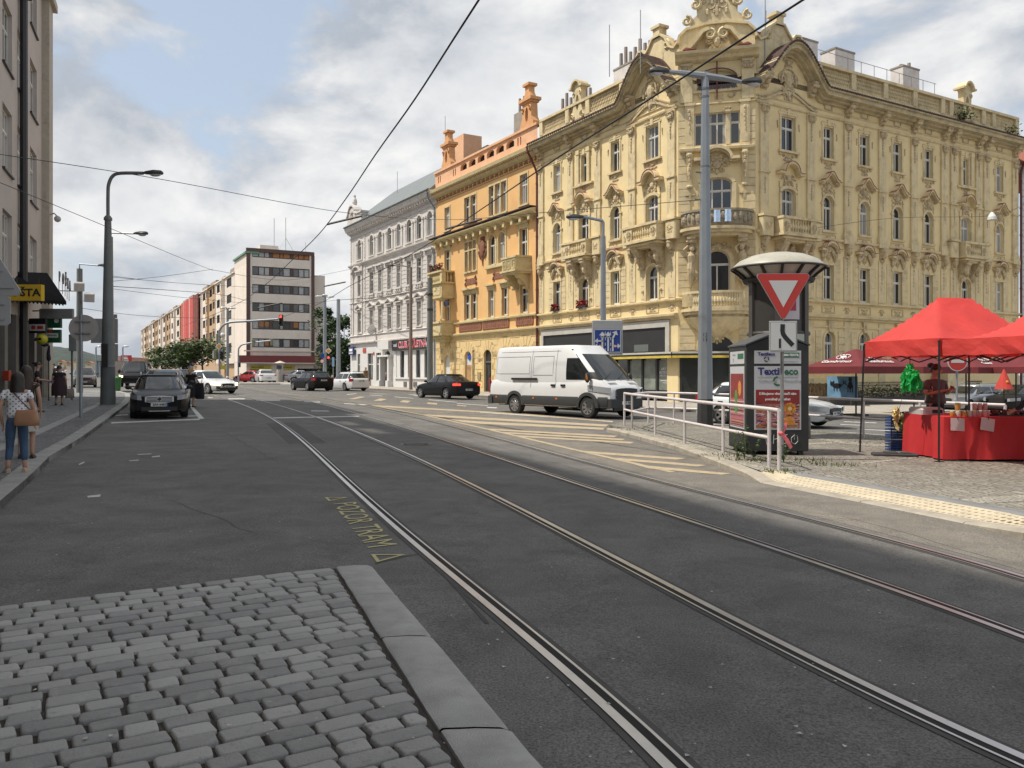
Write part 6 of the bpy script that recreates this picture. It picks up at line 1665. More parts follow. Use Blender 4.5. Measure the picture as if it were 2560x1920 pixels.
car('parked_car','blue-grey estate car with roof rails parked behind the black estate','car',(c2.x,c2.y),face_to(.395,-.918),P_BLUEG,4.7,1.80,1.53,2.68,'estate',1.08,None,rails=2,group='cars parked along the left kerb')
c3=c+Vector((-.40,.917,0))*21+Vector((1.2,.6,0))
car('parked_car','dark green-grey off-roader parked third in the row at the left kerb','car',(c3.x,c3.y),face_to(.395,-.918),P_GREY,4.6,1.85,1.66,2.65,'suv',1.0,None,group='cars parked along the left kerb')
a,b=gp(308,969),gp(372,966);c=(a+b)/2+Vector((-.42,.907,0))*2.3
car('delivery_van','black van with a lit headlamp waiting behind the parked cars on the left','van',(c.x,c.y),face_to(.30,-.954),P_BLACK,4.9,1.92,1.95,3.05,'van',1.22,None,lights=True,group='vans')
a,b=gp(178,969),gp(249,969);c=(a+b)/2+Vector((-.5,.866,0))*2.1
car('parked_car','brown off-roader parked facing us left of the big lamp post','car',(c.x,c.y),face_to(.46,-.888),P_BRONZE,4.6,1.89,1.68,2.75,'suv',1.02,'2AB 4091',group='cars parked along the left kerb')
a=gp(122,949)
car('distant_car','small white car far down the left street beside the orange awning','car',(a.x,a.y+2),face_to(.5,-.866),P_WHITE,4.0,1.7,1.45,2.5,'hatch',1.25)
c=mid(494,984,592,985);c=(c[0]-.9,c[1]+.8)
def mits(t,g):
 for sg in(-1,1):g['bit']('fog_lamp_pod',lambda mb:g['patch'](mb,sg*.50,sg*.66,.30,.48,1,.02),BLK)
 g['bit']('big_lower_intake',lambda mb:g['patch'](mb,-.38,.38,.28,.41,1,.022),BLK)
car('moving_car','white saloon with lit headlamps turning across the tram rails','car',c,face_to(.77,-.64),P_BEIGE if False else P_WHITE,4.57,1.78,1.49,2.63,'sedan',1.10,'5AK 2071',lights=True,extra=mits)
hd=(-.615,.789)
def back(u,v,d=2.25):p=gp(u,v);return(p.x+hd[0]*d,p.y+hd[1]*d)
car('moving_car','black estate car driving away, left of the white estate at the crossing','car',back(806,978),face_to(*hd),P_BLACK,4.65,1.80,1.47,2.65,'estate',1.12,'4AF 7712')
car('moving_car','white estate car driving away in front of the grey house','car',back(898,978),face_to(*hd),P_WHITE,4.8,1.82,1.50,2.76,'estate',1.08,'3AD 5518',rails=1)
car('moving_car','black saloon with lit brake lights in front of the orange house','car',back(1167,999,2.35),face_to(*hd),P_BLACK,4.77,1.83,1.45,2.78,'sedan',1.10,'6AM 2256',tails=True)
a=gp(660,958);car('moving_car','white saloon standing in front of the drugstore shop windows','car',(a.x-.5,a.y+2),face_to(-.45,.89),P_WHITE,4.6,1.8,1.45,2.7,'sedan',1.25,'2AH 8021')
a=gp(606,957);car('parked_car','small red car half hidden at the corner of the apartment block','car',(a.x,a.y+3),face_to(-.9,.4),P_RED,4.0,1.7,1.42,2.5,'hatch',1.15)
a=gp(737,957);car('parked_car','silver saloon parked right of the small advertising column','car',(a.x,a.y+4),face_to(.85,.5),P_SILV,4.5,1.78,1.42,2.65,'sedan',1.25)
a,b=gp(1297,1033.5),gp(1479,1046);d=(b-a);d.z=0;wbv=d.length;d.normalize();nr=Vector((-d.y,d.x,0))
k_=wbv/3.75;c=(a+b)/2+nr*.88-d*.32*k_
GREYP=mk('grey_cladding',(.040,.042,.045),.6,.08,6)
def tr(t,g):
 W2,w_,xw,ra,h2=g['W2'],g['w_'],g['xw'],g['ra'],g['h2']
 def clad(mb):
  for sg in(-1,1):
   segs=[(-h2+.02,xw[1]-ra-.02),(xw[1]+ra+.02,xw[0]-ra-.02),(xw[0]+ra+.02,h2-.1)]
   for x_0,x_1 in segs:
    n_=12;g_=[]
    for z,o in((.38,.0),(.42,.02),(.66,.022),(.72,.0)):g_.append([(lerp(x_0,x_1,i/n_),sg*(w_(lerp(x_0,x_1,i/n_))*.998+o),z)for i in range(n_+1)])
    mb.loft(g_,False)
   for c_ in xw:
    for k in range(14):
     a0,a1=PI*k/14,PI*(k+1)/14
     P_=lambda a,r,y:(c_+r*math.cos(a),sg*(w_(c_)+y),.36+r*math.sin(a))
     mb.add([P_(a0,ra-.01,.025),P_(a1,ra-.01,.025),P_(a1,ra+.10,.02),P_(a0,ra+.10,.02),P_(a0,ra+.11,-.02),P_(a1,ra+.11,-.02),P_(a0,ra-.01,-.1),P_(a1,ra-.01,-.1)],[(0,1,2,3),(3,2,5,4),(0,6,7,1)])
 g['bit']('side_cladding',clad,GREYP)
 g['bit']('front_bumper',lambda mb:[g['patch'](mb,-.98,.98,.36,.66,1,.022)],GREYP)
 g['bit']('rear_bumper',lambda mb:[g['patch'](mb,-.99,.99,.36,.66,-1,.05)],GREYP)
 g['bit']('grille_frame',lambda mb:[g['patch'](mb,-.40,.40,.66,1.02,1,.02,0,.2)],GREYP)
 g['bit']('grille_bars',lambda mb:[g['patch'](mb,-.34,.34,.72+k*.08,.745+k*.08,1,.03)for k in range(4)],BLK)
 SEAM=mk('panel_seam',(.25,.26,.27),.6)
 def seams(mb):
  yv=lambda x,z:(w_(x)*.985 if z<1.28 else g['side_y'](x,z))+.006
  def line(pts,r=.008):mb.loft([[(x-(r if abs(pts[0][0]-pts[-1][0])<.3 else 0),-yv(x,z),z-(0 if abs(pts[0][0]-pts[-1][0])<.3 else r))for x,z in pts],[(x+(r if abs(pts[0][0]-pts[-1][0])<.3 else 0),-yv(x,z),z+(0 if abs(pts[0][0]-pts[-1][0])<.3 else r))for x,z in pts]],False)
  for x in(h2-2.45,h2-3.75):
   line([(x,.75+q*.16)for q in range(11)])
  for(xa,xb,z)in((-h2+.15,h2-2.3,2.3),(-h2+.35,h2-3.85,2.12),(-h2+.35,h2-3.85,1.50),(h2-3.65,h2-2.6,2.12),(h2-3.65,h2-2.6,1.45)):line([(lerp(xa,xb,q/8),z)for q in range(9)])
  for x in(-h2+.35,h2-3.85,h2-3.65,h2-2.6):line([(x,1.5+q*.155)for q in range(5)])
 g['bit']('panel_seams',seams,SEAM)
 g['bit']('slide_rail',lambda mb:mb.box(-h2+1.35,-h2+2.75,-W2-.012,-W2+.03,1.28,1.35),BLK)
 for x in(-h2+.45,-h2+2.55,h2-1.9-.5):g['bit']('marker_light',lambda mb:mb.box(x,x+.09,-W2-.03,-W2+.0,.60,.66),AMB)
 for x in(h2-2.15,h2-2.65):g['bit']('door_handle',lambda mb:mb.box(x,x+.2,-W2-.025,-W2+.03,1.06,1.13),BLK)
 g['bit']('mirror_quarter_panel',lambda mb:g['sidepatch'](mb,-1,g['edge'](g['fx0']-.05,g['fx0']-.9),g['edge'](g['fx0']-.5,g['fx0']-1.0),1.24,1.55,.014),BLK)
 g['bit']('mirror_indicator',lambda mb:mb.ball((g['fx0']-.36,-W2-.16,1.36),(.03,.04,.09),6,4),AMB)
 g['bit']('wiper',lambda mb:[mb.tube([(g['fx0']-.02,y,1.36),(g['fx0']-.22,y+.45,1.52)],.012,4)for y in(-.6,.05)],BLK)
 g['bit']('roof_marker',lambda mb:[mb.ball((g['fx0']-1.42,y,2.34),(.05,.05,.03),6,4)for y in(-.75,.75)],BLK)
 g['bit']('cab_vents',lambda mb:[mb.box(g['fx0']+.1,g['fx0']+.16,y-.2,y+.2,1.262,1.275)for y in(-.5,.5)],BLK)
car('delivery_van','large white high-roof panel van with grey bumpers passing the yellow house','van',(c.x,c.y),face_to(d.x,d.y),P_WHITE,6.15,2.0,2.52,3.75,'bigvan',k_,'1AT 9340',rim=RIM,spokes=8,extra=tr,group='vans',rr=.36)
a=gp(1797,1059);d=Vector((.72,-.69,0)).normalized();c=a+d*1.42+Vector((-d.y,d.x,0))*.85
def sk(t,g):
 g['bit']('bumper_intake',lambda mb:g['patch'](mb,-.62,.62,.30,.46,1,.02),BLK)
car('moving_car','icy white hatchback passing behind the textile container','car',(c.x,c.y),face_to(d.x,d.y),P_ICE,4.66,1.81,1.46,2.69,'hatch',1.02,'4AT 3386',extra=sk)
a=gp(1488,1026);car('parked_car','dark car at the far kerb, mostly hidden behind the white van','car',(a.x-.4,a.y+.2),face_to(-.66,.75),P_GREY,4.4,1.78,1.5,2.6,'hatch',1.15)
a=gp(2425,1031);d=Vector((-.86,-.50,0));c=a-d*1.33+Vector((d.y,-d.x,0))*.8
car('parked_car','silver-grey estate car parked behind the red market stall','car',(c.x,c.y),face_to(d.x,d.y),P_SILV,4.55,1.77,1.43,2.65,'estate',1.0,None,rails=2)
a=gp(2560,1034);car('parked_car','black car at the right edge, parked behind the red stall','car',(a.x+.6,a.y+1.2),face_to(-.86,-.5),P_BLACK,4.5,1.8,1.46,2.65,'estate',1.0,None)
def skin_mesh(name,nodes_,edges_,mat,parent,root=0,sub=1,flat=1.0):
 me=bpy.data.meshes.new(name);keys=list(nodes_)
 me.from_pydata([nodes_[k][0]for k in keys],[(keys.index(a),keys.index(b))for a,b in edges_],[])
 o=bpy.data.objects.new(name,me);COL.objects.link(o)
 m=o.modifiers.new('skin','SKIN');m.branch_smoothing=.6;m.use_smooth_shade=True
 for i,k in enumerate(keys):
  r=nodes_[k][1];me.skin_vertices[0].data[i].radius=r if isinstance(r,tuple)else(r,r)
  me.skin_vertices[0].data[i].use_root=(i==root)
 s=o.modifiers.new('sub','SUBSURF');s.levels=sub;s.render_levels=sub
 bpy.context.view_layer.update()
 nm=bpy.data.meshes.new_from_object(o.evaluated_get(bpy.context.evaluated_depsgraph_get()))
 o.modifiers.clear();o.data=nm;bpy.data.meshes.remove(me);nm.name=name
 nm.materials.clear();nm.materials.append(mat)
 nm.polygons.foreach_set('use_smooth',[True]*len(nm.polygons))
 adopt(o,parent);return o
SKIN=mk('skin',(.47,.27,.19),.5,.06,8);SKIN2=mk('skin_tanned',(.36,.20,.135),.5,.06,8)
BASE=dict(pelvis=(0,0,.94),spine=(0,.005,1.12),chest=(0,.0,1.30),neck=(0,-.012,1.455),skull=(0,.012,1.55),crown=(0,.01,1.64),hipL=(-.085,0,.88),kneeL=(-.095,.02,.49),ankL=(-.095,-.025,.09),toeL=(-.105,.13,.035),hipR=(.085,0,.88),kneeR=(.095,.02,.49),ankR=(.095,-.025,.09),toeR=(.105,.13,.035),shL=(-.165,-.005,1.385),elL=(-.215,-.03,1.11),wrL=(-.225,.05,.875),shR=(.165,-.005,1.385),elR=(.215,-.03,1.11),wrR=(.225,.05,.875))
RAD=dict(pelvis=(.135,.105),spine=(.118,.088),chest=(.135,.098),neck=.050,skull=(.068,.082),crown=(.066,.078),hip=.088,knee=.055,ank=.036,toe=.030,sh=.052,el=.038,wr=.026)
def person(label,p,ang,top_v=None,height=1.68,pose=None,female=True,skin=SKIN,shirt=None,trousers=None,skirt=None,dress=None,hair=None,hairmat=None,shoes=None,sleeve=.5,leg=1.0,extra=None,group='people on the street',stout=1.0,fingers=True,name='person'):
 """p is the ground point under the feet; the figure faces +y locally, turned by ang"""
 if top_v is not None:height=HC+(VC-top_v)/FPX*p[1]-p[2]
 t=thing(name,label,'person',p,ang,group);s=height/1.70;t.scale=(s*(1+(stout-1)*.5),s*(1+(stout-1)*.5),s)
 J={k:Vector(v)for k,v in BASE.items()}
 for k,v in(pose or{}).items():J[k]=Vector(v)
 rad=lambda k:RAD.get(k,RAD.get(k[:-1]))
 nd_={k:(tuple(J[k]),tuple(x*(stout if k in('pelvis','spine','chest')else 1)for x in rad(k))if isinstance(rad(k),tuple)else rad(k))for k in J}
 ed=[('pelvis','spine'),('spine','chest'),('chest','neck'),('neck','skull'),('skull','crown')]
 for q in 'LR':
  ed+=[('pelvis','hip'+q),('hip'+q,'knee'+q),('knee'+q,'ank'+q),('ank'+q,'toe'+q),('chest','sh'+q),('sh'+q,'el'+q),('el'+q,'wr'+q)]
  w=J['wr'+q];d=(w-J['el'+q]).normalized();sx=-1 if q=='L'else 1
  side=Vector((0,1,0))-d*d.y
  if side.length<.2:side=Vector((sx*-1,0,0))-d*d.x
  side.normalize();inn=d.cross(side)*sx
  palm=w+d*.055;nd_['palm'+q]=(tuple(palm),(.030,.016));ed.append(('wr'+q,'palm'+q))
  if fingers:
   for f in range(4):
    off=(f-1.5)*-.018;ln=(.062,.074,.078,.066)[f]
    b_=palm+d*.035+side*off;m_=b_+d*ln*.5+inn*.006;e_=b_+d*ln*.92+inn*.026
    for nm,pt,r in(('a',b_,.0095),('b',m_,.0085),('c',e_,.007)):nd_['f%d%s%s'%(f,nm,q)]=(tuple(pt),r)
    ed+=[('palm'+q,'f%da%s'%(f,q)),('f%da%s'%(f,q),'f%db%s'%(f,q)),('f%db%s'%(f,q),'f%dc%s'%(f,q))]
   b_=palm+side*.03;m_=b_+d*.03+side*.018+inn*.01;nd_['tha'+q]=(tuple(b_),.010);nd_['thb'+q]=(tuple(m_),.0085);nd_['thc'+q]=(tuple(m_+d*.024+inn*.008),.007)
   ed+=[('palm'+q,'tha'+q),('tha'+q,'thb'+q),('thb'+q,'thc'+q)]
 nose=J['skull']+Vector((0,.105,.005));
 body=skin_mesh('body',nd_,ed,skin,t,sub=1)
 hd=(J['crown']-J['skull']);c=J['skull']+hd*.5
 mb=MB();mb.mi=0;mb.loft([[tuple(c+Vector((x*k,y,z-.02*(1-k))))for x,y,z in((-.012,.072,.03),(.012,.072,.03),(.016,.078,-.03),(-.016,.078,-.03))]for k in(1,)]+[[tuple(c+Vector((x,y,z)))for x,y,z in((-.006,.088,.02),(.006,.088,.02),(.013,.108,-.022),(-.013,.108,-.022))]],True,True,True)
 for sg in(-1,1):mb.ball(tuple(c+Vector((sg*.074,-.005,-.012))),(.012,.022,.032),6,5)
 mb.mi=1
 for sg in(-1,1):mb.ball(tuple(c+Vector((sg*.030,.078,.02))),(.013,.008,.008),6,4);mb.box(c.x+sg*.03-.018,c.x+sg*.03+.018,c.y+.076,c.y+.09,c.z+.038,c.z+.044)
 mb.mi=2;mb.box(c.x-.024,c.x+.024,c.y+.072,c.y+.093,c.z-.064,c.z-.052)
 mb.build('face',[skin,mk('eye_dark',(.02,.015,.012),.3),mk('lips',(.32,.10,.09),.5)],t,smooth=60)
 if shirt:
  n2={};k=1.14
  n2['hem']=(tuple(J['pelvis']-Vector((0,0,.035))),(RAD['pelvis'][0]*1.14*stout,RAD['pelvis'][1]*1.20*stout));n2['waist']=(tuple(lerp(J['pelvis'],J['spine'],.35)),(RAD['pelvis'][0]*1.10*stout,RAD['pelvis'][1]*1.12*stout));n2['spine']=(tuple(J['spine']),(RAD['spine'][0]*k*stout,RAD['spine'][1]*k*stout));n2['chest']=(tuple(J['chest']),(RAD['chest'][0]*1.10*stout,RAD['chest'][1]*1.15*stout));n2['col']=(tuple(lerp(J['chest'],J['neck'],.80)),.072)
  e2=[('hem','waist'),('waist','spine'),('spine','chest'),('chest','col')]
  for q in 'LR':
   n2['s'+q]=(tuple(J['sh'+q]),.066);n2['e'+q]=(tuple(lerp(J['sh'+q],J['el'+q],min(1,sleeve))),.062 if sleeve<1.2 else .05);e2+=[('chest','s'+q),('s'+q,'e'+q)]
   if sleeve>1.2:n2['w'+q]=(tuple(lerp(J['el'+q],J['wr'+q],.9)),.038);e2.append(('e'+q,'w'+q))
  skin_mesh('shirt',n2,e2,shirt,t,sub=1)
 if trousers:
  n2={'p':(tuple(lerp(J['pelvis'],J['spine'],.45)),(.128*stout,.105*stout)),'q':(tuple(J['pelvis']-Vector((0,0,.02))),(.142*stout,.120*stout))};e2=[('p','q')]
  for q in 'LR':
   n2['h'+q]=(tuple(J['hip'+q]-Vector((0,0,.04))),.098);n2['k'+q]=(tuple(J['knee'+q]),.066);n2['a'+q]=(tuple(lerp(J['knee'+q],J['ank'+q],.86*leg)),.054)
   e2+=[('q','h'+q),('h'+q,'k'+q),('k'+q,'a'+q)]
  skin_mesh('trousers',n2,e2,trousers,t,sub=1)
 def cone(nm,m,rows):
  mb=MB();rings=[]
  for z,rx,ry,cx,cy in rows:rings.append([(cx+rx*(1+.035*math.sin(7*a))*math.cos(a),cy+ry*(1+.035*math.sin(7*a))*math.sin(a),z)for a in[2*PI*i/28 for i in range(28)]])
  mb.loft(rings,True,False,False);return mb.build(nm,m,t,smooth=60,fix=False)
 if skirt:cone('skirt',skirt[0],[(1.04,.145*stout,.115*stout,0,0),(.94,.17*stout,.14*stout,0,0),(.80,.185*stout,.16*stout,0,0),(skirt[1],.20*skirt[2],.18*skirt[2],0,.01),(skirt[1]+.01,.16*skirt[2],.15*skirt[2],0,.01)])
 if dress:cone('dress',dress[0],[(1.2,.145*stout,.115*stout,0,0),(1.0,.165*stout,.135*stout,0,0),(.8,.19*stout,.165*stout,0,0),(dress[1],.19*stout*dress[2],.175*stout*dress[2],0,0),(dress[1]+.01,.15,.14,0,0)])
 if hair:
  hm=hairmat or mk('dark_brown_hair',(.018,.012,.009),.45,.35,40,obj=True)
  mb=MB();cc=c+Vector((0,-.012,.012));L=hair
  rings=[];kk=1.0 if L>.1 else .9
  for i in range(9):
   th=PI*.5*i/8;z=math.cos(th);r=math.sin(th)+.02
   rings.append([tuple(cc+Vector((.094*kk*r*math.cos(a),(.106*kk*r*math.sin(a))*(1 if math.sin(a)<.3 else .86),.118*z)))for a in[2*PI*k/20 for k in range(20)]])
  n0=4
  for i in range(1,7):
   f=i/6;z=-L*f;row=[]
   for k in range(20):
    a=2*PI*k/20;fr=max(0,math.sin(a))
    lift=min(1,fr*1.8);x=.094*kk*math.cos(a)*(1+.22*f*min(1,L/.15));y=.106*kk*math.sin(a)*(1 if fr<.3 else .80)-.02*f
    row.append(tuple(cc+Vector((x+.006*math.sin(k*5.1+i),y,z*(1-lift)+(0 if fr<.2 else .018*f)+.008*math.sin(k*3.3)))))
   rings.append(row)
  mb.loft(rings,True,True,False)
  if extra and extra.get('bun'):mb.ball(tuple(cc+Vector((0,-.11,.08))),(.062,.055,.06),8,6)
  if extra and extra.get('tail'):mb.tube([tuple(cc+Vector((0,-.10,.03))),tuple(cc+Vector((0,-.14,-.06))),tuple(cc+Vector((.01,-.12,-.22)))],[.045,.055,.018],8)
  mb.build('hair',hm,t,smooth=60,fix=False)
 sm=shoes or mk('dark_shoe',(.02,.018,.017),.5)
 for q in 'LR':
  a_,o_=J['ank'+q],J['toe'+q];d=(o_-a_);d.z=0;d=d.normalized();sd=Vector((-d.y,d.x,0));mb=MB();rings=[]
  for k,w,h0 in((-.055,.030,.07),(-.02,.042,.085),(.06,.042,.075),(.13,.050,.055),(.185,.040,.045),(.205,.02,.03)):
   cc2=a_+d*k;base=min(a_.z-.09,o_.z-.035)
   rings.append([tuple(Vector((cc2.x,cc2.y,0))+sd*(w*x)+Vector((0,0,base+z*h0)))for x,z in((-1,0),(-1,.35),(-.7,.85),(0,1),(.7,.85),(1,.35),(1,0))])
  mb.loft(rings,True,True,True);mb.build('shoe',sm,t,smooth=50)
 return t
def cloth(name,c,var=.12):return mk(name,c,.85,var,6,bump=.25,bscale=60,obj=True)
def bag(t,label,m,loc,w,h,d,strap=None,name='bag',cat='bag',tilt=0,t2=None):
 b=thing(name,label,cat,(0,0,0));b.matrix_world=t.matrix_basis.copy()if False else Matrix.Identity(4)
 M=Matrix.LocRotScale(t.location,t.rotation_euler,t.scale)@TR(*loc)@RZ(tilt)
 b.location=M.translation;b.rotation_euler=(0,0,t.rotation_euler[2]+R(tilt));b.scale=t.scale
 mb=MB();rings=[]
 for z,k,kd in((0,.82,.8),(.06*h,.95,1.0),(.4*h,1.0,1.0),(.8*h,.92,.75),(h,.85,.35)):
  rings.append([(w/2*k*math.copysign(abs(math.cos(a))**.5,math.cos(a))+.01*math.sin(3*a+z*20),d/2*kd*math.copysign(abs(math.sin(a))**.6,math.sin(a)),z)for a in[2*PI*i/20 for i in range(20)]])
 mb.loft(rings,True,True,True);mb.build('pouch',m,b,smooth=60)
 if strap:
  mb=MB();mb.tube(strap,.011,5);mb.build('strap',t2 or m,b,smooth=60)
 return b
JEAN=cloth('blue_denim',(.055,.10,.175),.25);BLKC=cloth('black_cloth',(.012,.012,.015),.2);GREYC=cloth('dark_grey_cloth',(.04,.04,.045));CREAM=cloth('cream_cloth',(.45,.43,.38));BROWNT=cloth('dark_brown_cloth',(.035,.028,.024));NAVY=cloth('navy_cloth',(.014,.017,.035));PLUM=cloth('plum_cloth',(.035,.016,.022));KHAKI=cloth('khaki_cloth',(.16,.14,.10));OCHRE=cloth('ochre_print',(.24,.14,.05),.5)
DOT=bpy.data.materials.new('dotted_white_jersey');nt,b,out=nodes(DOT)
tc=nt.nodes.new('ShaderNodeTexCoord').outputs['Object'];mp=nt.nodes.new('ShaderNodeMapping');mp.inputs['Rotation'].default_value=(0,R(45),0);nt.links.new(tc,mp.inputs[0])
sp_=nt.nodes.new('ShaderNodeSeparateXYZ');nt.links.new(mp.outputs[0],sp_.inputs[0])
fr=lambda s:math_(nt,'SUBTRACT',math_(nt,'FRACT',math_(nt,'ADD',math_(nt,'MULTIPLY',s,17.5),20.0)),.5)
fx,fz_=fr(sp_.outputs[0]),fr(sp_.outputs[2])
dd=math_(nt,'SQRT',math_(nt,'ADD',math_(nt,'MULTIPLY',fx,fx),math_(nt,'MULTIPLY',fz_,fz_)))
nt.links.new(mixc(nt,math_(nt,'LESS_THAN',dd,.19),(.80,.80,.82),(.02,.02,.035)),b.inputs['Base Color']);b.inputs['Roughness'].default_value=.85
bumpn(nt,b,noise(nt,tc,9,4),.5,.03)
def P3(u,v,off=.108):return gp(u,v,off)
ANG=lambda dx,dy:math.atan2(dy,dx)-PI/2
up=(-.40,.92)
TAN=mk('tan_leather',(.40,.21,.12),.5,.12,5);BEIGE=mk('beige_canvas_shoe',(.42,.34,.26),.8,.1)
w1=person('woman in a white dotted T-shirt and blue jeans, seen from behind at the left kerb',P3(42,1181),ANG(*up),932,shirt=DOT,trousers=JEAN,hair=.24,shoes=BEIGE,sleeve=.55,leg=.9,stout=1.12,pose=dict(wrL=(-.205,.03,.86),elL=(-.235,-.04,1.10),kneeL=(-.10,.05,.50),ankL=(-.12,-.03,.10),toeL=(-.16,.10,.035),ankR=(.11,.0,.09),toeR=(.14,.15,.035),skull=(.005,.02,1.55),crown=(.01,.03,1.64),elR=(.225,-.0,1.11),wrR=(.235,.05,.88)))
bag(w1,'tan leather shoulder bag on the hip of the woman in the dotted T-shirt',TAN,(.16,-.17,.80),.36,.27,.13,[(.06,.02,.25),(-.08,-.0,.42),(-.20,.03,.56),(-.29,.10,.66),(-.27,.2,.66)],'shoulder_bag','bag',-12,mk('strap_brown',(.10,.045,.035),.5))
w2=person('woman in a brown top and pale skirt, half hidden behind the dotted T-shirt',P3(66,1146),ANG(*up),916,shirt=BROWNT,skirt=(CREAM,.50,.95),hair=.32,skin=SKIN,sleeve=.45,hairmat=mk('brown_hair',(.028,.017,.011),.45,.35,40,obj=True))
w3=person('woman in black with her hair in a bun by the post office wall, holding papers',P3(95,1030),ANG(.9,.35),906,shirt=BLKC,trousers=GREYC,hair=.05,extra={'bun':1},sleeve=.8,stout=1.15,pose=dict(elL=(-.2,.02,1.12),wrL=(-.13,.27,1.05),elR=(.2,.02,1.12),wrR=(.10,.28,1.08)))
M=Matrix.LocRotScale(w3.location,w3.rotation_euler,w3.scale)@TR(0,.36,1.02);t=thing('papers','blue folder held by the woman with the bun','folder',M.translation,w3.rotation_euler[2])
mb=MB();mb.box(-.13,.13,-.1,.1,0,.015);mb.build('folder',mk('blue_folder',(.05,.10,.36),.6),t,rot=(R(30),0,0))
w4=person('stout woman in a black top and long dark skirt walking away along the pavement',P3(148,1013),ANG(*up),914,shirt=BLKC,dress=(PLUM,.40,1.0),hair=.04,sleeve=.5,stout=1.35,pose=dict(kneeL=(-.10,.08,.50),ankL=(-.10,-.08,.11),toeL=(-.11,.06,.04)))
bag(w4,'patterned carrier bag in the hand of the stout woman in black',mk('patterned_bag',(.22,.18,.14),.7,.5,20,obj=True),(.34,.03,.30),.30,.40,.16,[(-.02,0,.38),(-.03,0,.52),(.06,0,.38)],'carrier_bag')
person('man in a dark shirt and khaki trousers coming towards us on the left pavement',P3(134,979),ANG(.35,-.94),909,female=False,shirt=GREYC,trousers=KHAKI,hair=.02,sleeve=.6)
person('person in a pale shirt on the left pavement, behind the man in khaki trousers',P3(151,966),ANG(*up),907,female=False,shirt=cloth('pale_shirt',(.5,.5,.52)),trousers=NAVY,hair=.02)
BLOND=mk('blond_hair',(.38,.27,.13),.45,.3,40,obj=True)
w7=person('blond woman in a black dress beside the parked black estate car',gp(478,1018),ANG(.1,.99),917,shirt=BLKC,dress=(BLKC,.45,1.05),hair=.05,extra={'tail':1},hairmat=BLOND,sleeve=.6,stout=1.1,pose=dict(elR=(.25,-.02,1.15),wrR=(.3,.12,.98)))
bag(w7,'black coat hanging over the arm of the blond woman',BLKC,(.34,.05,.34),.34,.68,.2,None,'coat','coat')
w9=person('dark-haired woman in a long dark skirt in front of the grey house portal',gp(968,966,.124),ANG(-.5,.86),925,shirt=CREAM,skirt=(NAVY,.18,1.15),hair=.03,sleeve=.5,fingers=False)
bag(w9,'dark backpack on the back of the woman in front of the grey house',NAVY,(0,-.2,1.02),.30,.42,.18,None,'backpack','backpack')
person('blond woman in an ochre print dress walking behind the black estate car at the crossing',gp(914,966,.02),ANG(-.7,.7),918,shirt=OCHRE,dress=(OCHRE,.35,1.0),hair=.10,hairmat=BLOND,fingers=False)
vp=gp(2338,1128,IZ)
v=person('stall keeper in a dark T-shirt behind the red market table',vp,ANG(.35,-.94),912,shirt=mk('grey_brown_shirt',(.10,.085,.085),.85),trousers=BLKC,hair=.05,extra={'bun':1},skin=SKIN,sleeve=.75,stout=1.35,pose=dict(elL=(-.24,.02,1.12),wrL=(-.08,.24,1.24),elR=(.24,.02,1.12),wrR=(.06,.25,1.2),skull=(0,.03,1.55),crown=(0,.04,1.64)))
person('customer in dark clothes at the right end of the market table',Vector((9.63,15.1,gz(9.63)+IZ)),ANG(-.3,.95),None,1.72,shirt=NAVY,trousers=NAVY,hair=.03,sleeve=1.5,female=False,pose=dict(elL=(-.22,.05,1.12),wrL=(-.22,.28,1.0)))
POLEG=mk('pole_grey_paint',(.15,.165,.165),.5,.12,1.5,dirt=.3,dirtc=(.09,.09,.085),streak=.3)
POLEL=mk('galvanised_pole',(.27,.30,.33),.45,.08,2,metal=.35,dirt=.2,dirtc=(.18,.18,.18),streak=.25)
POLED=mk('dark_pole_paint',(.035,.035,.035),.7,.15,4)
HEADM=mk('lamp_housing',(.035,.037,.04),.5);LGL=mk('lamp_bowl',(.55,.57,.58),.2,.05,spec=.8)
SBACK=mk('sign_back_aluminium',(.36,.37,.37),.5,.07,3,metal=.2,dirt=.3,dirtc=(.16,.155,.15))
SIGNW=mk('sign_white_film',(.62,.63,.62),.4,.03);SIGNR=mk('sign_red_film',(.52,.035,.025),.4,.04);SIGNB=mk('sign_blue_film',(.012,.05,.28),.4,.04);SIGNY=mk('sign_orange_film',(.62,.28,.03),.4,.05)
def lamp_head(t,loc,rz,L=.75):
 mb=MB();mb.mi=0;mb.loft([[(x,w*a,z*.5+.0)for a,z in((-1,0),(-.7,.16),(.7,.16),(1,0),(.8,-.06),(-.8,-.06))]for x,w,in((0,.05),(.15,.1),(L*.6,.16),(L*.95,.13),(L,.06))]if False else[[(x,w*a,z*w*1.1)for a,z in((-1,0),(-.6,.75),(.6,.75),(1,0),(.8,-.35),(-.8,-.35))]for x,w in((0,.05),(.12,.10),(L*.55,.155),(L*.92,.13),(L,.06))],True,True,True)
 h=mb.build('lamp_head',HEADM,t,smooth=50,loc=loc,rz=rz)
 mb=MB();mb.ball((L*.62,0,-.05),(L*.30,.12,.10),10,6);mb.build('lamp_bowl',LGL,h,smooth=60);return h
def px_h(v,Y):return HC+(VC-v)/FPX*Y
def pole(label,cat,base,z1,r0,r1,m,name='street_lamp',n=12,foot=None,group=None):
 t=thing(name,label,cat,base,0,group);mb=MB();H_=z1-base[2]
 mb.lathe([(r0,-.05),(r0*.98,.9),(lerp(r0,r1,.3),H_*.35),(r1,H_)],n=n);mb.build('pole',m,t,smooth=40 if n>8 else None)
 if foot:mb=MB();mb.lathe([(r0*1.05,0),(r0*1.03,foot),(r0*.9,foot+.03)],n=n);mb.build('foot_coating',POLED,t)
 return t,H_
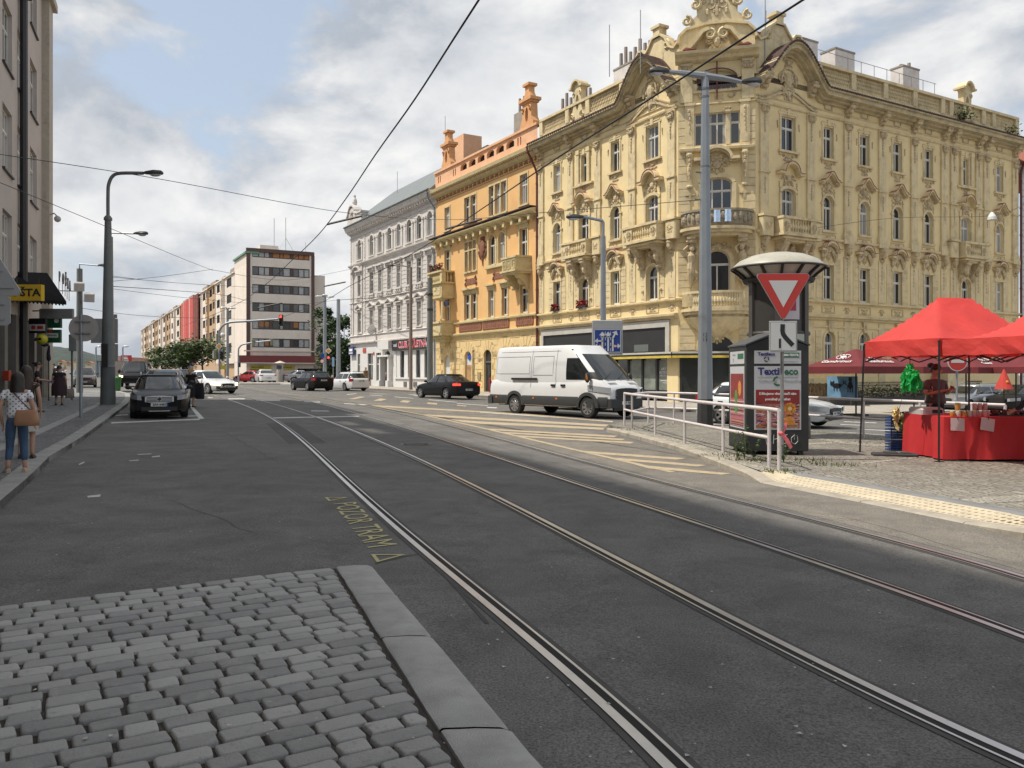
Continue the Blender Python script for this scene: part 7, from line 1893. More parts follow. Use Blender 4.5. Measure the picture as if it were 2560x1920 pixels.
b_=gp(270,1011,.108);Y=b_.y;t,H_=pole('tall grey tram pole with a curved lamp arm standing on the left pavement','street lamp',b_,px_h(545,Y),.29,.13,POLEG,foot=None)
mb=MB();k=Y/FPX
mb.lathe([(.31,0),(.28,1.6),(.29,1.62),(.25,1.7)],n=14)
mb.lathe([(.17,H_-.1),(.17,H_),(.1,H_+.1)],n=12);pts=[(0,0,H_)]+[(x*k,0,H_+z*k)for x,z in((0,60),(2,85),(12,105),(32,112),(88,112))]
mb.tube(spline(pts,4),.075,8);mb.build('curved_arm',POLEG,t,smooth=50)
lamp_head(t,(88*k,0,H_+112*k),0,.85)
mb=MB();mb.box(-.12,.12,-.32,-.2,1.6,2.6);mb.build('switch_box',POLED,t)
b_=Vector(((276-UC)/FPX*46,46,gz(-22)+.1));t,H_=pole('slim pole with a straight lamp arm right behind the curved lamp','street lamp',b_,px_h(592,46),.2,.13,POLEG)
k=46/FPX;mb=MB();mb.tube([(0,0,H_),(0,0,H_+10*k),(60*k,0,H_+8*k)],.05,6);mb.build('arm',POLEL,t);lamp_head(t,(58*k,0,H_+8*k),0,.8)
b_=Vector(((199-UC)/FPX*52,52,gz(-27)));t,H_=pole('grey pole with floodlights and a lamp arm behind the post office canopy','street lamp',b_,px_h(672,52),.2,.17,POLEG);k=52/FPX
mb=MB();mb.tube([(0,0,H_),(0,0,H_+12*k),(48*k,0,H_+8*k)],.05,6)
for v_,L in((728,-44),(752,28)):z=px_h(v_,52)-b_.z;mb.tube([(0,0,z),(L*k,-.3,z)],.035,5)
mb.build('arm',POLEL,t);lamp_head(t,(46*k,0,H_+8*k),0,.85)
FL_=mk('floodlight_case',(.45,.43,.42),.5)
for dx,v_,s in((7,718,.3),(32,745,.3)):mb=MB();mb.bbox(-s,s,-.2,.2,-s*.9,s*.9,.05);mb.build('floodlight',FL_,t,loc=(dx*k,-.4,px_h(v_,52)-b_.z),rot=(R(15),0,R(30)))
b_=gp(202.5,1044,.108);t=thing('road_sign','round road sign seen from behind on a thin pole at the left kerb','road sign',b_,R(22));Y=b_.y;zc=px_h(820,Y)-b_.z
mb=MB();mb.lathe([(.035,-.05),(.035,zc+.42)],n=10);mb.lathe([(.05,0),(.045,1.35),(.036,1.4)],n=10);mb.build('pole',POLEL,t,smooth=50)
mb=MB();mb.push(TR(.07,.05,zc)@RX(90));mb.lathe([(0,-.012),(.40,-.012),(.42,.0),(.42,.012),(0,.0121)],n=32);mb.pop();mb.build('sign_plate',mk('sign_back_bare',(.33,.31,.285),.5,.1,4,metal=.1,dirt=.3,dirtc=(.2,.19,.17)),t,smooth=40)
mb=MB()
for dz in(-.17,.2):mb.box(-.18,.26,-.0,.03,zc+dz-.02,zc+dz+.02);mb.box(-.05,.06,-.05,.02,zc+dz-.03,zc+dz+.03)
mb.build('clamp',POLEG,t)
b_=Vector((-6.42,9.9,gz(-6.4)+.1));t=thing('road_sign','back of a triangular warning sign with a plate below, at the left edge','road sign',b_,R(12));
mb=MB();mb.lathe([(.035,0),(.035,3.2)],n=10);mb.build('pole',POLEL,t,smooth=50)
zb_=px_h(738,9.9)-b_.z
mb=MB();A_=[(-.44,zb_),(.44,zb_),(.48,zb_+.05),(.04,zb_+.80),(-.04,zb_+.80),(-.48,zb_+.05)];mb.prism(A_,-.02,.0);mb.build('sign_plate',SBACK,t)
mb=MB();mb.prism([(-.37,zb_-.36),(.33,zb_-.36),(.36,zb_-.33),(.36,zb_-.03),(.33,zb_),(-.37,zb_)],-.018,-.002);mb.build('additional_plate',SBACK,t)
mb=MB()
for z,a in((zb_+.1,.4),(zb_+.3,.28),(zb_-.1,.3),(zb_-.28,.3)):mb.box(-a,a,-.035,-.02,z-.012,z+.012)
mb.build('rails',SBACK,t)
b_=Vector(((284-UC)/FPX*41,41,gz(-20)+.1));t=thing('road_sign','large rectangular sign boards seen from behind, just behind the big lamp post','road sign',b_,R(10));k=41/FPX
mb=MB();mb.lathe([(.06,0),(.06,px_h(790,41)-b_.z)],n=10);mb.build('pole',POLEG,t)
z=px_h(858,41)-b_.z;mb=MB();mb.bbox(-52*k,11*k,-.08,-.03,z,z+61*k,.015);mb.build('sign_board',SBACK,t)
mb=MB();mb.box(-3*k,9*k,-.08,-.03,z+62*k,z+72*k);mb.box(-30*k,-8*k,.0,.25,z-28*k,z-1*k);mb.box(1*k,11*k,-.08,-.03,z-45*k,z-2*k);mb.build('small_board',SBACK,t)
b_=Vector(((180-UC)/FPX*40,40,gz(-21)+.1));t=thing('road_sign','narrow sign box partly hidden by the round sign on the left pavement','road sign',b_);mb=MB();mb.lathe([(.05,0),(.05,px_h(820,40)-b_.z)],n=8);mb.build('pole',POLEG,t);z=px_h(878,40)-b_.z;k=40/FPX;mb=MB();mb.bbox(-6*k,14*k,-.1,.1,z,z+42*k,.02);mb.build('sign_box',SBACK,t)
b_=gp(294,977,.108);t=thing('litter_bin','green plastic litter bin on the pavement beside the big lamp post','bin',b_,R(10));GB_=mk('green_plastic',(.035,.16,.035),.45,.08);k=b_.y/FPX
mb=MB();w,h=8*k,36*k
mb.loft([[(w*q*math.copysign(abs(math.cos(a))**.6,math.cos(a)),w*.9*q*math.copysign(abs(math.sin(a))**.6,math.sin(a)),z)for a in[2*PI*i/20 for i in range(20)]]for q,z in((.55,0),(.8,.03),(.9,h*.3),(1.0,h*.8))],True,True,True);mb.build('body',GB_,t,smooth=50)
mb=MB();mb.loft([[(w*q*math.copysign(abs(math.cos(a))**.6,math.cos(a)),w*.9*q*math.copysign(abs(math.sin(a))**.6,math.sin(a)),z)for a in[2*PI*i/20 for i in range(20)]]for q,z in((1.12,h*.78),(1.14,h*.86),(1.05,h*.95),(.7,h))],True,True,True);mb.build('lid',GB_,t,smooth=50)
def poM(s,out,z):return PO.M()@TR(s,-out,z)
M=Matrix.Translation(at(63,732,32.5));t=thing('post_sign','yellow illuminated post office sign hanging under the dark canopy','sign',M.translation,R(0))
k=M.translation.y/FPX;zz0=px_h(752,M.translation.y)-M.translation.z;x0=((20-UC)/FPX*M.translation.y)-M.translation.x;x1=((107-UC)/FPX*M.translation.y)-M.translation.x
mb=MB();mb.box(x0,x1,-.12,.12,zz0,zz0+40*k);mb.build('light_box',YP,t)
mb=MB();mb.text('POŠTA',26*k,TR((x0+x1)/2-3*k,-.125,zz0+19*k)@RX(90),.01,bold=.012,sx=1.12);mb.build('lettering',DKL,t)
mb=MB();mb.box(x0+.3,x0+.34,0,.04,zz0+40*k,zz0+40*k+.3);mb.box(x1-.2,x1-.16,0,.04,zz0+40*k,zz0+40*k+.3);mb.build('hanger',DARKM,t)
LET=mk('weathered_sign_letter',(.30,.28,.26),.6,.1)
M=poM(0,0,0)
for i,ch in enumerate('POŠTA'):
 px_=(149,158,164.5,169.5,174.5)[i];vb=(707,713,718,725,729)[i];vt=(679,684,688,696,702)[i];Y=41-i*.4
 c_=at(px_,(vb+vt)/2,Y);h_=(vb-vt)/FPX*Y
 t=thing('sign_letter','grey letter %s of the rooftop word on the edge of the dark canopy'%ch,'letter',(c_.x,c_.y,c_.z-h_/2),PO.rz,'letters on the canopy edge')
 mb=MB();mb.text(ch,h_*1.28,TR(0,0,h_/2)@RX(90),.06,bold=.01);mb.tube([(0,0.03,-.45),(0,.03,.15)],.015,4);mb.build('letter',LET,t)
def blade(label,cat,u0,u1,v0,v1,Y,m,deco=None,name='shop_sign',rz=0):
 c_=at((u0+u1)/2,v1,Y);k=Y/FPX;w,h=(u1-u0)*k,(v1-v0)*k;t=thing(name,label,cat,c_,rz);mb=MB();mb.bbox(-w/2,w/2,-.08,.08,0,h,.02);mb.build('sign_panel',m,t)
 if deco:deco(t,w,h)
 mb=MB();mb.tube([(-w/2,0,h*.8),(-w/2-.4,.1,h*.8)],.03,5);mb.build('bracket',DARKM,t);return t
blade('blank grey lamp box hanging under the post office canopy','sign',100,184,772,797,38.5,mk('grey_light_box',(.25,.24,.235),.5,.06))
def dk(t,w,h):
 mb=MB();mb.mi=0;mb.box(-w*.46,w*.46,-.10,-.08,h*.15,h*.60);mb.mi=1;mb.prism(arc(-w*.2,h*.38,h*.15,0,360,14)[:-1],-.115,-.1);mb.box(w*.02,w*.35,-.115,-.1,h*.28,h*.48);mb.build('sign_marks',[SIGNW,SIGNR],t)
blade('black shop sign with a white stripe and red marks under the canopy','sign',74,117,796,833,38,mk('black_sign_panel',(.012,.012,.016),.4),dk)
GSG=mk('green_sign',(.012,.09,.04),.4,.05)
def dg(t,w,h):mb=MB();mb.prism(arc(w*.22,h*.75,h*.24,0,360,18)[:-1],-.1,-.08);mb.build('sign_marks',SIGNW,t)
blade('upper green sign with a white roundel beside the black shop sign','sign',117,154,796,820,38.6,GSG,dg)
def dg2(t,w,h):mb=MB();mb.mi=0;mb.box(-w*.44,w*.36,-.1,-.08,h*.38,h*.72);mb.mi=1;mb.prism(arc(-w*.15,h*.86,h*.12,0,360,14)[:-1],-.1,-.08);mb.mi=2;mb.box(-w*.36,w*.28,-.105,-.1,h*.50,h*.62);mb.build('sign_marks',[SIGNW,SIGNR,mk('sign_grey_mark',(.25,.27,.25),.5)],t)
blade('lower green sign with a white label and a red seal beside the yellow globe','sign',115,153,824,857,38.6,GSG,dg2)
c_=at(105,848,38);t=thing('globe_sign','yellow globe lamp sign sticking out from the post office wall','sign',c_);k=38/FPX;mb=MB();mb.ball((0,0,0),13.5*k,16,12);mb.build('globe',mk('yellow_globe',(.55,.50,.03),.35,.04),t,smooth=60)
mb=MB();mb.text('caffé',7*k,TR(0,-13.7*k,0)@RX(90),.02,bold=.006);mb.build('lettering',DKL,t);mb=MB();mb.tube([(-14*k,0,0),(-26*k,.3,0)],.08,8);mb.build('bracket',DARKM,t)
c_=at(118,862,38.3);t=thing('folded_parasol','folded dark blue parasol leaning under the yellow globe sign','parasol',(c_.x,c_.y,c_.z-42*k));mb=MB();mb.tube([(4*k,0,0),(4*k,0,6*k),(3*k,0,20*k),(5*k,0,40*k)],[.03,.10,.08,.04],8);mb.ball((-6*k,0,42*k),(8*k,.2,5*k),8,5);mb.build('canopy',NAVY,t);mb=MB();mb.tube([(4*k,0,-2.2),(4*k,0,0)],.025,6);mb.build('pole',POLED,t)
M=poM(48.6,.4,1.0);c_=at(17,939,M.translation.y);t=thing('notice_box','small red-orange box on the dark post office wall','box',c_);mb=MB();mb.bbox(-.14,.14,-.08,.08,-.2,.2,.02);mb.build('case',mk('orange_red_plastic',(.5,.07,.03),.5),t)
c_=at(140,545,43.4);t=thing('security_camera','white dome camera on a bracket at the corner of the post office','camera',c_);mb=MB();mb.tube([(-.5,0,.12),(-.1,0,.25),(.05,0,.1)],.04,6);mb.box(-.6,-.38,-.1,.1,0,.3);mb.build('bracket',FL_,t);mb=MB();mb.ball((.08,0,-.05),.17,10,7);mb.build('dome',FL_,t,smooth=60)
b_=gp(1508,1022,.124);Y=b_.y;t,H_=pole('grey street lamp carrying the blue lane sign behind the white van','street lamp',b_,px_h(590,Y),.15,.11,POLEL);k=Y/FPX
mb=MB();mb.tube([(0,0,H_),(0,0,H_+34*k),(-2*k,0,H_+38*k),(-50*k,0,H_+48*k)],.07,7);mb.build('arm',POLEL,t,smooth=50);lamp_head(t,(-46*k,0,H_+47*k),PI,.85)
c_=at(1518.5,887,Y-.25);t2=thing('lane_sign','blue lane direction sign with white arrows on a grey board','road sign',c_);w,h=76*k,86*k
mb=MB();mb.bbox(-w/2,w/2,-.04,.08,0,h,.03);mb.build('board',SBACK,t2)
mb=MB();mb.prism([(-w*.42,h*.06),(w*.42,h*.06),(w*.44,h*.08),(w*.44,h*.72),(w*.42,h*.74),(-w*.42,h*.74),(-w*.44,h*.72),(-w*.44,h*.08)],-.055,-.041);mb.build('blue_panel',SIGNB,t2)
mb=MB();y0,y1=-.07,-.056
def arrow(pts,wd,hd_=1.9):
 for a_,b2 in zip(pts[:-1],pts[1:]):
  a_,b2=Vector(a_),Vector(b2);d=(b2-a_).normalized();n_=Vector((-d.y,d.x))*wd/2;mb.prism([tuple(a_-n_-d*wd*.3),tuple(b2-n_),tuple(b2+n_),tuple(a_+n_-d*wd*.3)],y0,y1)
 d=(Vector(pts[-1])-Vector(pts[-2])).normalized();n_=Vector((-d.y,d.x));e_=Vector(pts[-1]);mb.prism([tuple(e_-n_*wd*hd_),tuple(e_+d*wd*2.2),tuple(e_+n_*wd*hd_)],y0-.001,y1)
q=lambda x,z:(x*w,z*h)
arrow([q(-.17,.12),q(-.17,.56)],.055*w);arrow([q(.02,.12),q(.02,.56)],.055*w);arrow([q(.17,.12),q(.17,.48),q(.24,.60)],.055*w);arrow([q(-.17,.40),q(-.32,.40)],.045*w);arrow([q(-.30,.25),q(-.335,.25)],.045*w);arrow([q(.28,.25),q(.33,.25)],.045*w)
for x in(-.075,.10):
 for z in(.10,.26,.42,.58):mb.box(x*w-.012,x*w+.012,y0,y1,z*h,(z+.09)*h)
relief=[(-.425,.075),(.425,.075),(.425,.725),(-.425,.725)]
for i in range(4):a_,b2=relief[i],relief[(i+1)%4];mb.box(min(a_[0],b2[0])*w-.012,max(a_[0],b2[0])*w+.012,y0+.002,y1+.001,min(a_[1],b2[1])*h-.012,max(a_[1],b2[1])*h+.012)
mb.build('white_arrows',SIGNW,t2)
mb=MB()
for x,z in((-.25,.25),(-.25,.16),(.24,.25)):mb.prism(arc(x*w,z*h,.05*w,0,360,14)[:-1],y0-.004,y0+.002)
mb.build('red_roundels',SIGNR,t2)
mb=MB()
for x,z in((-.25,.25),(-.25,.16),(.24,.25)):mb.prism(arc(x*w,z*h,.035*w,0,360,14)[:-1],y0-.006,y0-.003)
for x in(-.17,.02):mb.box((x-.05)*w,(x+.05)*w,y0-.006,y0-.001,.49*h,.56*h)
mb.build('roundel_centres',SIGNW,t2)
mb=MB();[mb.box((x-.035)*w,(x+.035)*w,y0-.009,y0-.005,.505*h,.535*h)for x in(-.17,.02)];mb.build('number_patches',mk('dark_green_sign',(.01,.06,.03),.5),t2)
b_=gp(1763,1064,IZ);Y=b_.y;k=Y/FPX;t,H_=pole('tall grey octagonal lamp post with two lamp arms on the traffic island','street lamp',b_,px_h(192,Y),19.5*k,9*k,POLEL,n=8)
mb=MB();mb.lathe([(20.2*k,0),(19.8*k,66*k),(19*k,67*k)],n=8);mb.build('foot_coating',POLED,t)
mb=MB();mb.lathe([(19.0*k,68*k),(16.9*k,218*k),(16.5*k,219*k)],n=8);mb.build('grey_coating',mk('matt_grey_coating',(.17,.165,.155),.7,.1,2),t)
mb=MB()
for v_,r_ in((225,10.5),(245,10.5),(432,12),(498,12.5),(420,12)):mb.lathe([(r_*k,0),(r_*k,5*k)],(0,0,px_h(v_,Y)-b_.z),n=8)
for v_,dx in((500,-26),(432,-24)):z=px_h(v_,Y)-b_.z;mb.tube([(0,0,z),(dx*k,0,z+2*k)],.03,5)
mb.build('collars',POLEG,t)
mb=MB();mb.tube([(0,0,H_),(0,0,H_+12*k)],.08,7)
for sx,zt,xt in((-1,13,-92),(1,-13,92)):mb.tube([(0,0,H_+2*k),(xt*.5*k,0,H_+(zt*.45+2)*k),(xt*k,0,H_+zt*k)],[.12,.09,.06],7)
mb.build('arms',POLEL,t,smooth=50);lamp_head(t,(-88*k,0,H_+13*k),PI,.68);lamp_head(t,(88*k,0,H_-13*k),0,.68)
mb=MB();mb.text('12',.17,TR(-.06,-18.2*k,px_h(838,Y)-b_.z)@RX(90),.004);mb.text('13',.17,TR(-.06,-18.4*k,px_h(850,Y)-b_.z)@RX(90),.004);mb.build('number',POLED,t)
b_=gp(1955,1163,IZ);Y=15.6;b_=Vector(((1955-UC)/FPX*Y,Y,gz(5.1)+IZ));t=thing('road_sign','give way sign above a plate with a bent black arrow, before the textile container','road sign',b_);k=Y/FPX
zt=px_h(686,Y)-b_.z;zp=px_h(799,Y)-b_.z
mb=MB();mb.lathe([(.034,-.02),(.034,zt-.05)],n=12);mb.build('pole',mk('worn_galvanised',(.26,.26,.255),.5,.25,6,metal=.4,dirt=.6,dirtc=(.1,.1,.1),dscale=3),t,smooth=50)
def tri_(s,z0):
 P=[]
 for cx_,cz_,a0 in((0,zp+.06,210),(.44,zt-.045,-30),(-.44,zt-.045,90)):
  P+=[(cx_+z0*math.cos(R(a0+q)),cz_+z0*math.sin(R(a0+q)))for q in(0,30,60,90,120)]
 return P
mb=MB();mb.prism(tri_(1,.055),-.075,-.05);mb.build('sign_back',SBACK,t)
mb=MB();mb.prism(tri_(1,.047),-.078,-.0755);mb.build('sign_rim',SIGNR,t)
mb=MB();mb.prism([(0,zp+.225),(.275,zt-.125),(-.275,zt-.125)],-.081,-.0785);mb.build('sign_field',SIGNW,t)
z0,z1=px_h(880,Y)-b_.z,px_h(803,Y)-b_.z;w=35*k
mb=MB();mb.bbox(-w,w,-.075,-.05,z0,z1,.01);mb.build('additional_plate',SBACK,t);mb=MB();mb.box(-w+.03,w-.03,-.079,-.0755,z0+.03,z1-.03);mb.build('plate_field',SIGNW,t)
mb=MB();mb.box(-.085,-.045,-.083,-.0795,z0+.07,z0+.25);bandx(mb,spline([(-.06,0,z1-.06),(-.06,0,z1-.22),(.0,0,z1-.33),(.16,0,z1-.49)],5)and[(p.x,p.z)for p in spline([(-.055,0,z1-.06),(-.055,0,z1-.22),(.0,0,z1-.33),(.15,0,z1-.49)],5)],.085,-.083,-.0795);mb.build('arrow',DKL,t)
CONT=mk('anthracite_steel',(.020,.022,.023),.5,.12,3,dirt=.35,dirtc=(.05,.05,.048),dscale=2)
A_=gp(1866,1137,IZ);B_=gp(2022,1139,IZ);L_=gp(1811,1124,IZ);ex=(B_-A_);ex.z=0;cw_=ex.length;ex.normalize();ey=Vector((-ex.y,ex.x,0));cd=max(1.0,(L_-A_).dot(ey));cd=1.3
rz=math.atan2(ex.y,ex.x);t=thing('textile_container','dark grey gabled textile recycling container with posters on the traffic island','container',(A_.x,A_.y,A_.z),rz);k=A_.y/FPX
hW=px_h(864,A_.y)-A_.z;hR=hW+.24
mb=MB();sk_=(L_-A_).dot(ex)
mb.prism([(0,.07),(cw_,.07),(cw_,hW),(cw_/2+.0,hR),(0,hW)],0,cd);mb.build('body',CONT,t,bevel=.012)
mb=MB();mb.prism([(-.02,hW+.0),(cw_/2,hR+.01),(cw_+.02,hW),(cw_+.02,hW+.03),(cw_/2,hR+.05),(-.02,hW+.03)],-.02,cd+.02);mb.build('roof',mk('grey_steel_roof',(.06,.065,.07),.45,.1,3),t)
mb=MB();[mb.box(x,x+.1,y,y+.1,-.02,.08)for x in(.08,cw_-.18)for y in(.08,cd-.18)];mb.build('feet',POLED,t)
POST=bpy.data.materials.new('printed_fabric_photo');nt,b,out=nodes(POST);tc=nt.nodes.new('ShaderNodeTexCoord').outputs['Object']
sp_=nt.nodes.new('ShaderNodeSeparateXYZ');nt.links.new(tc,sp_.inputs[0])
wv=nt.nodes.new('ShaderNodeTexNoise');wv.noise_dimensions='2D';wv.inputs['Scale'].default_value=5.5;wv.inputs['Detail'].default_value=3
mp=nt.nodes.new('ShaderNodeCombineXYZ');nt.links.new(math_(nt,'MULTIPLY',sp_.outputs[0],.35),mp.inputs[0]);nt.links.new(math_(nt,'MULTIPLY',sp_.outputs[2],2.4),mp.inputs[1]);nt.links.new(mp.outputs[0],wv.inputs[0])
cr=nt.nodes.new('ShaderNodeValToRGB');nt.links.new(wv.outputs[0],cr.inputs[0]);cr.color_ramp.interpolation='CONSTANT'
els=[(0,(.03,.012,.01)),(.36,(.35,.05,.04)),(.43,(.55,.5,.5)),(.47,(.04,.02,.03)),(.51,(.5,.12,.22)),(.55,(.45,.16,.04)),(.60,(.1,.03,.02)),(.66,(.4,.22,.06))]
while len(cr.color_ramp.elements)<len(els):cr.color_ramp.elements.new(.5)
for e,(p_,c_)in zip(cr.color_ramp.elements,els):e.position=p_;e.color=(*c_,1)
nt.links.new(cr.outputs[0],b.inputs['Base Color']);b.inputs['Roughness'].default_value=.4
POSTW=mk('poster_white_sheet',(.52,.53,.56),.4,.03)
INK=mk('poster_navy_ink',(.02,.02,.16),.5);GINK=mk('poster_green_ink',(.02,.13,.06),.5);GRY=mk('poster_grey_ink',(.25,.25,.25),.5);PRED=mk('poster_dark_red',(.24,.015,.012),.4,.25,3);FLOWER=mk('poster_orange',(.62,.24,.03),.45,.3,12);LEAF=mk('poster_leaf_green',(.05,.28,.05),.45,.2,9)
def tri_arrows(mb,x,z,r,y):
 for q in range(3):
  a=R(90+120*q)
  for s in range(4):
   a0,a1=a+R(s*22),a+R(s*22+23);P_=lambda aa,rr_:(x+rr_*math.cos(aa),z+rr_*math.sin(aa));mb.prism([P_(a0,r*.62),P_(a1,r*.62),P_(a1,r),P_(a0,r)],y-.003,y)
def poster(face,x0,x1,narrow):
 M_=face;zA,zB=.66,1.66;hh=hW
 X=lambda f:lerp(x0,x1,f)
 W_=x1-x0
 def mk_(nm,fn,m):mb=MB();mb.M=M_.copy();fn(mb);return mb.build(nm,m,t)
 zt2,zt1=hW-.08-.30,hW-.10
 mk_('header_sheet',lambda mb:mb.box(x0,x1,-.006,.002,zt1-.26,zt1),POSTW)
 mk_('poster_sheet',lambda mb:mb.box(x0,x1,-.006,.002,.50,zt1-.31),POSTW)
 mk_('poster_picture',lambda mb:mb.box(x0+.03,x1-.03,-.0085,-.0062,.53,1.12 if narrow else 1.30),POST)
 if not narrow:
  mk_('poster_red_band',lambda mb:mb.box(x0+.03,x1-.03,-.0105,-.0087,1.02,1.30),PRED)
  mk_('poster_slogan',lambda mb:[mb.text('Děkujeme všem, kteří nám',.068,TR(X(.5),-.012,1.22)@RX(90),.001,bold=.002),mb.text('pomáhají pomáhat',.068,TR(X(.5),-.012,1.11)@RX(90),.001,bold=.002)],WT)
  def lg(mb):
   mb.mi=0;mb.text('Textil',.20,TR(X(.08),-.009,zt1-.42)@RX(90),.002,bold=.007,align='LEFT',sx=1.0);mb.mi=1;mb.text('eco',.20,TR(X(.64),-.009,zt1-.42)@RX(90),.002,bold=.007,align='LEFT',sx=.95)
   tri_arrows(mb,X(.5),zt1-.61,.10,-.0065);mb.mi=2;mb.text('Collecting',.07,TR(X(.09),-.009,zt1-.61)@RX(90),.001,align='LEFT',sx=1.3);mb.text('Recycling',.07,TR(X(.64),-.009,zt1-.61)@RX(90),.001,align='LEFT',sx=1.3);mb.box(X(.08),X(.94),-.0085,-.0062,zt1-.535,zt1-.53)
   mb.mi=0;mb.text('Textileco',.09,TR(X(.26),-.009,zt1-.07)@RX(90),.001,bold=.004,sx=1.0);mb.mi=3;tri_arrows(mb,X(.26),zt1-.17,.055,-.0065);mb.mi=1;mb.box(X(.62),X(.96),-.0085,-.0062,zt1-.14,zt1-.04);mb.mi=2;mb.text('www.textileco.cz',.04,TR(X(.78),-.009,zt1-.22)@RX(90),.001)
   mb.mi=4;mb.text('800-TEXTIL',.062,TR(X(.79),-.011,zt1-.09)@RX(90),.001,bold=.003)
  mk_('poster_lettering',lg,[INK,GINK,GRY,DKL,WT])
  def fl_(mb):
   mb.mi=0
   for q in range(9):a=R(40*q);mb.prism(arc(X(.76)+.08*math.cos(a),.92+.08*math.sin(a),.045,0,360,8)[:-1],-.013,-.0108)
   mb.prism(arc(X(.74),.60,.13,0,180,10,.17),-.0125,-.0105);mb.mi=1;mb.prism(arc(X(.76),.92,.04,0,360,10)[:-1],-.0145,-.0131)
  mk_('poster_flower',fl_,[FLOWER,mk('poster_cream',(.6,.5,.3),.5)])
 else:
  mk_('poster_lettering',lambda mb:[mb.text('Textileco',.06,TR(X(.3),-.009,zt1-.07)@RX(90),.001),tri_arrows(mb,X(.25),zt1-.18,.04,-.0065),mb.text('děkujeme z vašeho textilu',.045,TR(X(.5),-.009,zt1-.56)@RX(90),.001)],GRY)
  mk_('poster_green_tag',lambda mb:mb.box(X(.55),X(.95),-.0085,-.0062,zt1-.16,zt1-.05),GINK)
  mk_('poster_red_field',lambda mb:mb.box(X(.05),X(.95),-.0105,-.0087,1.12,1.62),PRED);mk_('poster_flower',lambda mb:[mb.prism(arc(X(.7),1.32,.12,0,360,10,.16)[:-1],-.012,-.0107)],FLOWER);mk_('poster_leaves',lambda mb:[mb.prism(arc(X(.45),z_,.10,0,360,9,.13)[:-1],-.012,-.0107)for z_ in(.92,1.16)],LEAF)
poster(Matrix.Identity(4),cw_*.125,cw_*.875,False)
poster(TR(0,cd,0)@RZ(-90),cd*.10,cd*.90,True)
mb=MB()
def stroke(pts):mb.tube([(x,-.004,z)for x,z in pts],.008,4)
for pts in([(.30,.40),(.50,.42)],[(.38,.41),(.41,.20)],[(.55,.40),(.54,.22)],[(.55,.31),(.66,.33)],[(.66,.42),(.65,.22)],[(.82,.40),(.70,.38),(.70,.22),(.84,.23)],[(.70,.31),(.80,.32)],[(.97,.40),(.90,.34),(.90,.25),(.97,.21),(1.03,.27),(1.02,.37),(.96,.41),(.96,.30)]):stroke([(x*cw_/1.25,z)for x,z in pts])
mb.build('spray_tag',mk('sprayed_silver',(.35,.35,.35),.6),t)
Y=21.6;b_=Vector(((1946-UC)/FPX*Y,Y,gz(7)+IZ));t=thing('advertising_column','round advertising column with a pale dome roof behind the textile container','advertising column',b_);k=Y/FPX
COLM=mk('bronze_column_metal',(.075,.068,.06),.5,.12,3,metal=.3);zr=px_h(700,Y)-b_.z;zd=px_h(672,Y)-b_.z;zt=px_h(632,Y)-b_.z
mb=MB();mb.lathe([(.80,0),(.80,.5),(.74,.55),(.74,zr)],n=24);mb.build('drum',mk('column_dark_panel',(.05,.048,.045),.35,.1,2),t,smooth=30)
mb=MB()
for q in range(6):mb.push(RZ(60*q+12));mb.box(.72,.80,-.09,.09,.4,zr);mb.pop()
for z in(.5,px_h(835,Y)-b_.z,zr-.06):mb.lathe([(.78,z-.05),(.80,z),(.78,z+.05)],n=24)
mb.build('frame',COLM,t)
mb=MB()
for q in range(-3,4):pass
def curved(mb,r,a0,a1,z0,z1):mb.loft([[(r*math.sin(R(lerp(a0,a1,i/8))),-r*math.cos(R(lerp(a0,a1,i/8))),z)for i in range(9)]for z in(z0,z1)],False)
curved(mb,.76,-22,24,px_h(803,Y)-b_.z,px_h(715,Y)-b_.z);mb.build('poster',POSTW,t);mb=MB();curved(mb,.768,-18,16,px_h(782,Y)-b_.z,px_h(720,Y)-b_.z);mb.build('poster_red',mk('poster_crimson',(.42,.03,.06),.4),t)
mb=MB()
for i_,tx in enumerate(('PRA','PRA','PRA')):mb.text(tx,.15,RZ(-6)@TR(-.0,-.776,px_h(745+i_*13,Y)-b_.z)@RX(90),.002,bold=.004)
mb.build('poster_lettering',mk('poster_pale_pink',(.62,.38,.36),.5),t)
mb=MB();curved(mb,.79,-40,40,px_h(858,Y)-b_.z,px_h(838,Y)-b_.z);mb.build('lower_band',mk('pale_green_band',(.42,.5,.42),.5),t)
mb=MB();mb.lathe([(1.19,zd),(1.17,zd+.05),(1.0,zd+.2),(.7,zd+.33),(.35,zt-.02),(.02,zt)],n=40);mb.build('dome',mk('dome_cream',(.40,.385,.32),.45,.08,2,streak=.2),t,smooth=60)
mb=MB()
for q in range(14):
 mb.push(RZ(360/14*q));mb.prism([(.78,zr-.02),(.86,zr-.02),(1.02,zd-.16),(1.19,zd-.03),(1.19,zd+.02),(1.1,zd+.02),(.95,zd-.1),(.86,zd-.18),(.78,zr+.04)],-.03,.03);mb.pop()
mb.lathe([(1.2,zd-.03),(1.22,zd),(1.2,zd+.03),(1.15,zd)],n=40,caps=False);mb.lathe([(.88,zr-.08),(.92,zr),(.80,zr+.05)],n=28)
mb.build('ribs',POLED,t)
mb=MB();mb.lathe([(.80,zr),(.92,zd-.16),(1.14,zd-.0)],n=40,caps=False);mb.build('lamp_glazing',mk('milky_panel',(.50,.48,.43),.4,.08,4),t,smooth=60)
RAILW=mk('white_rail_paint',(.60,.56,.56),.45,.06,3,dirt=.3,dirtc=(.45,.38,.38),dscale=4)
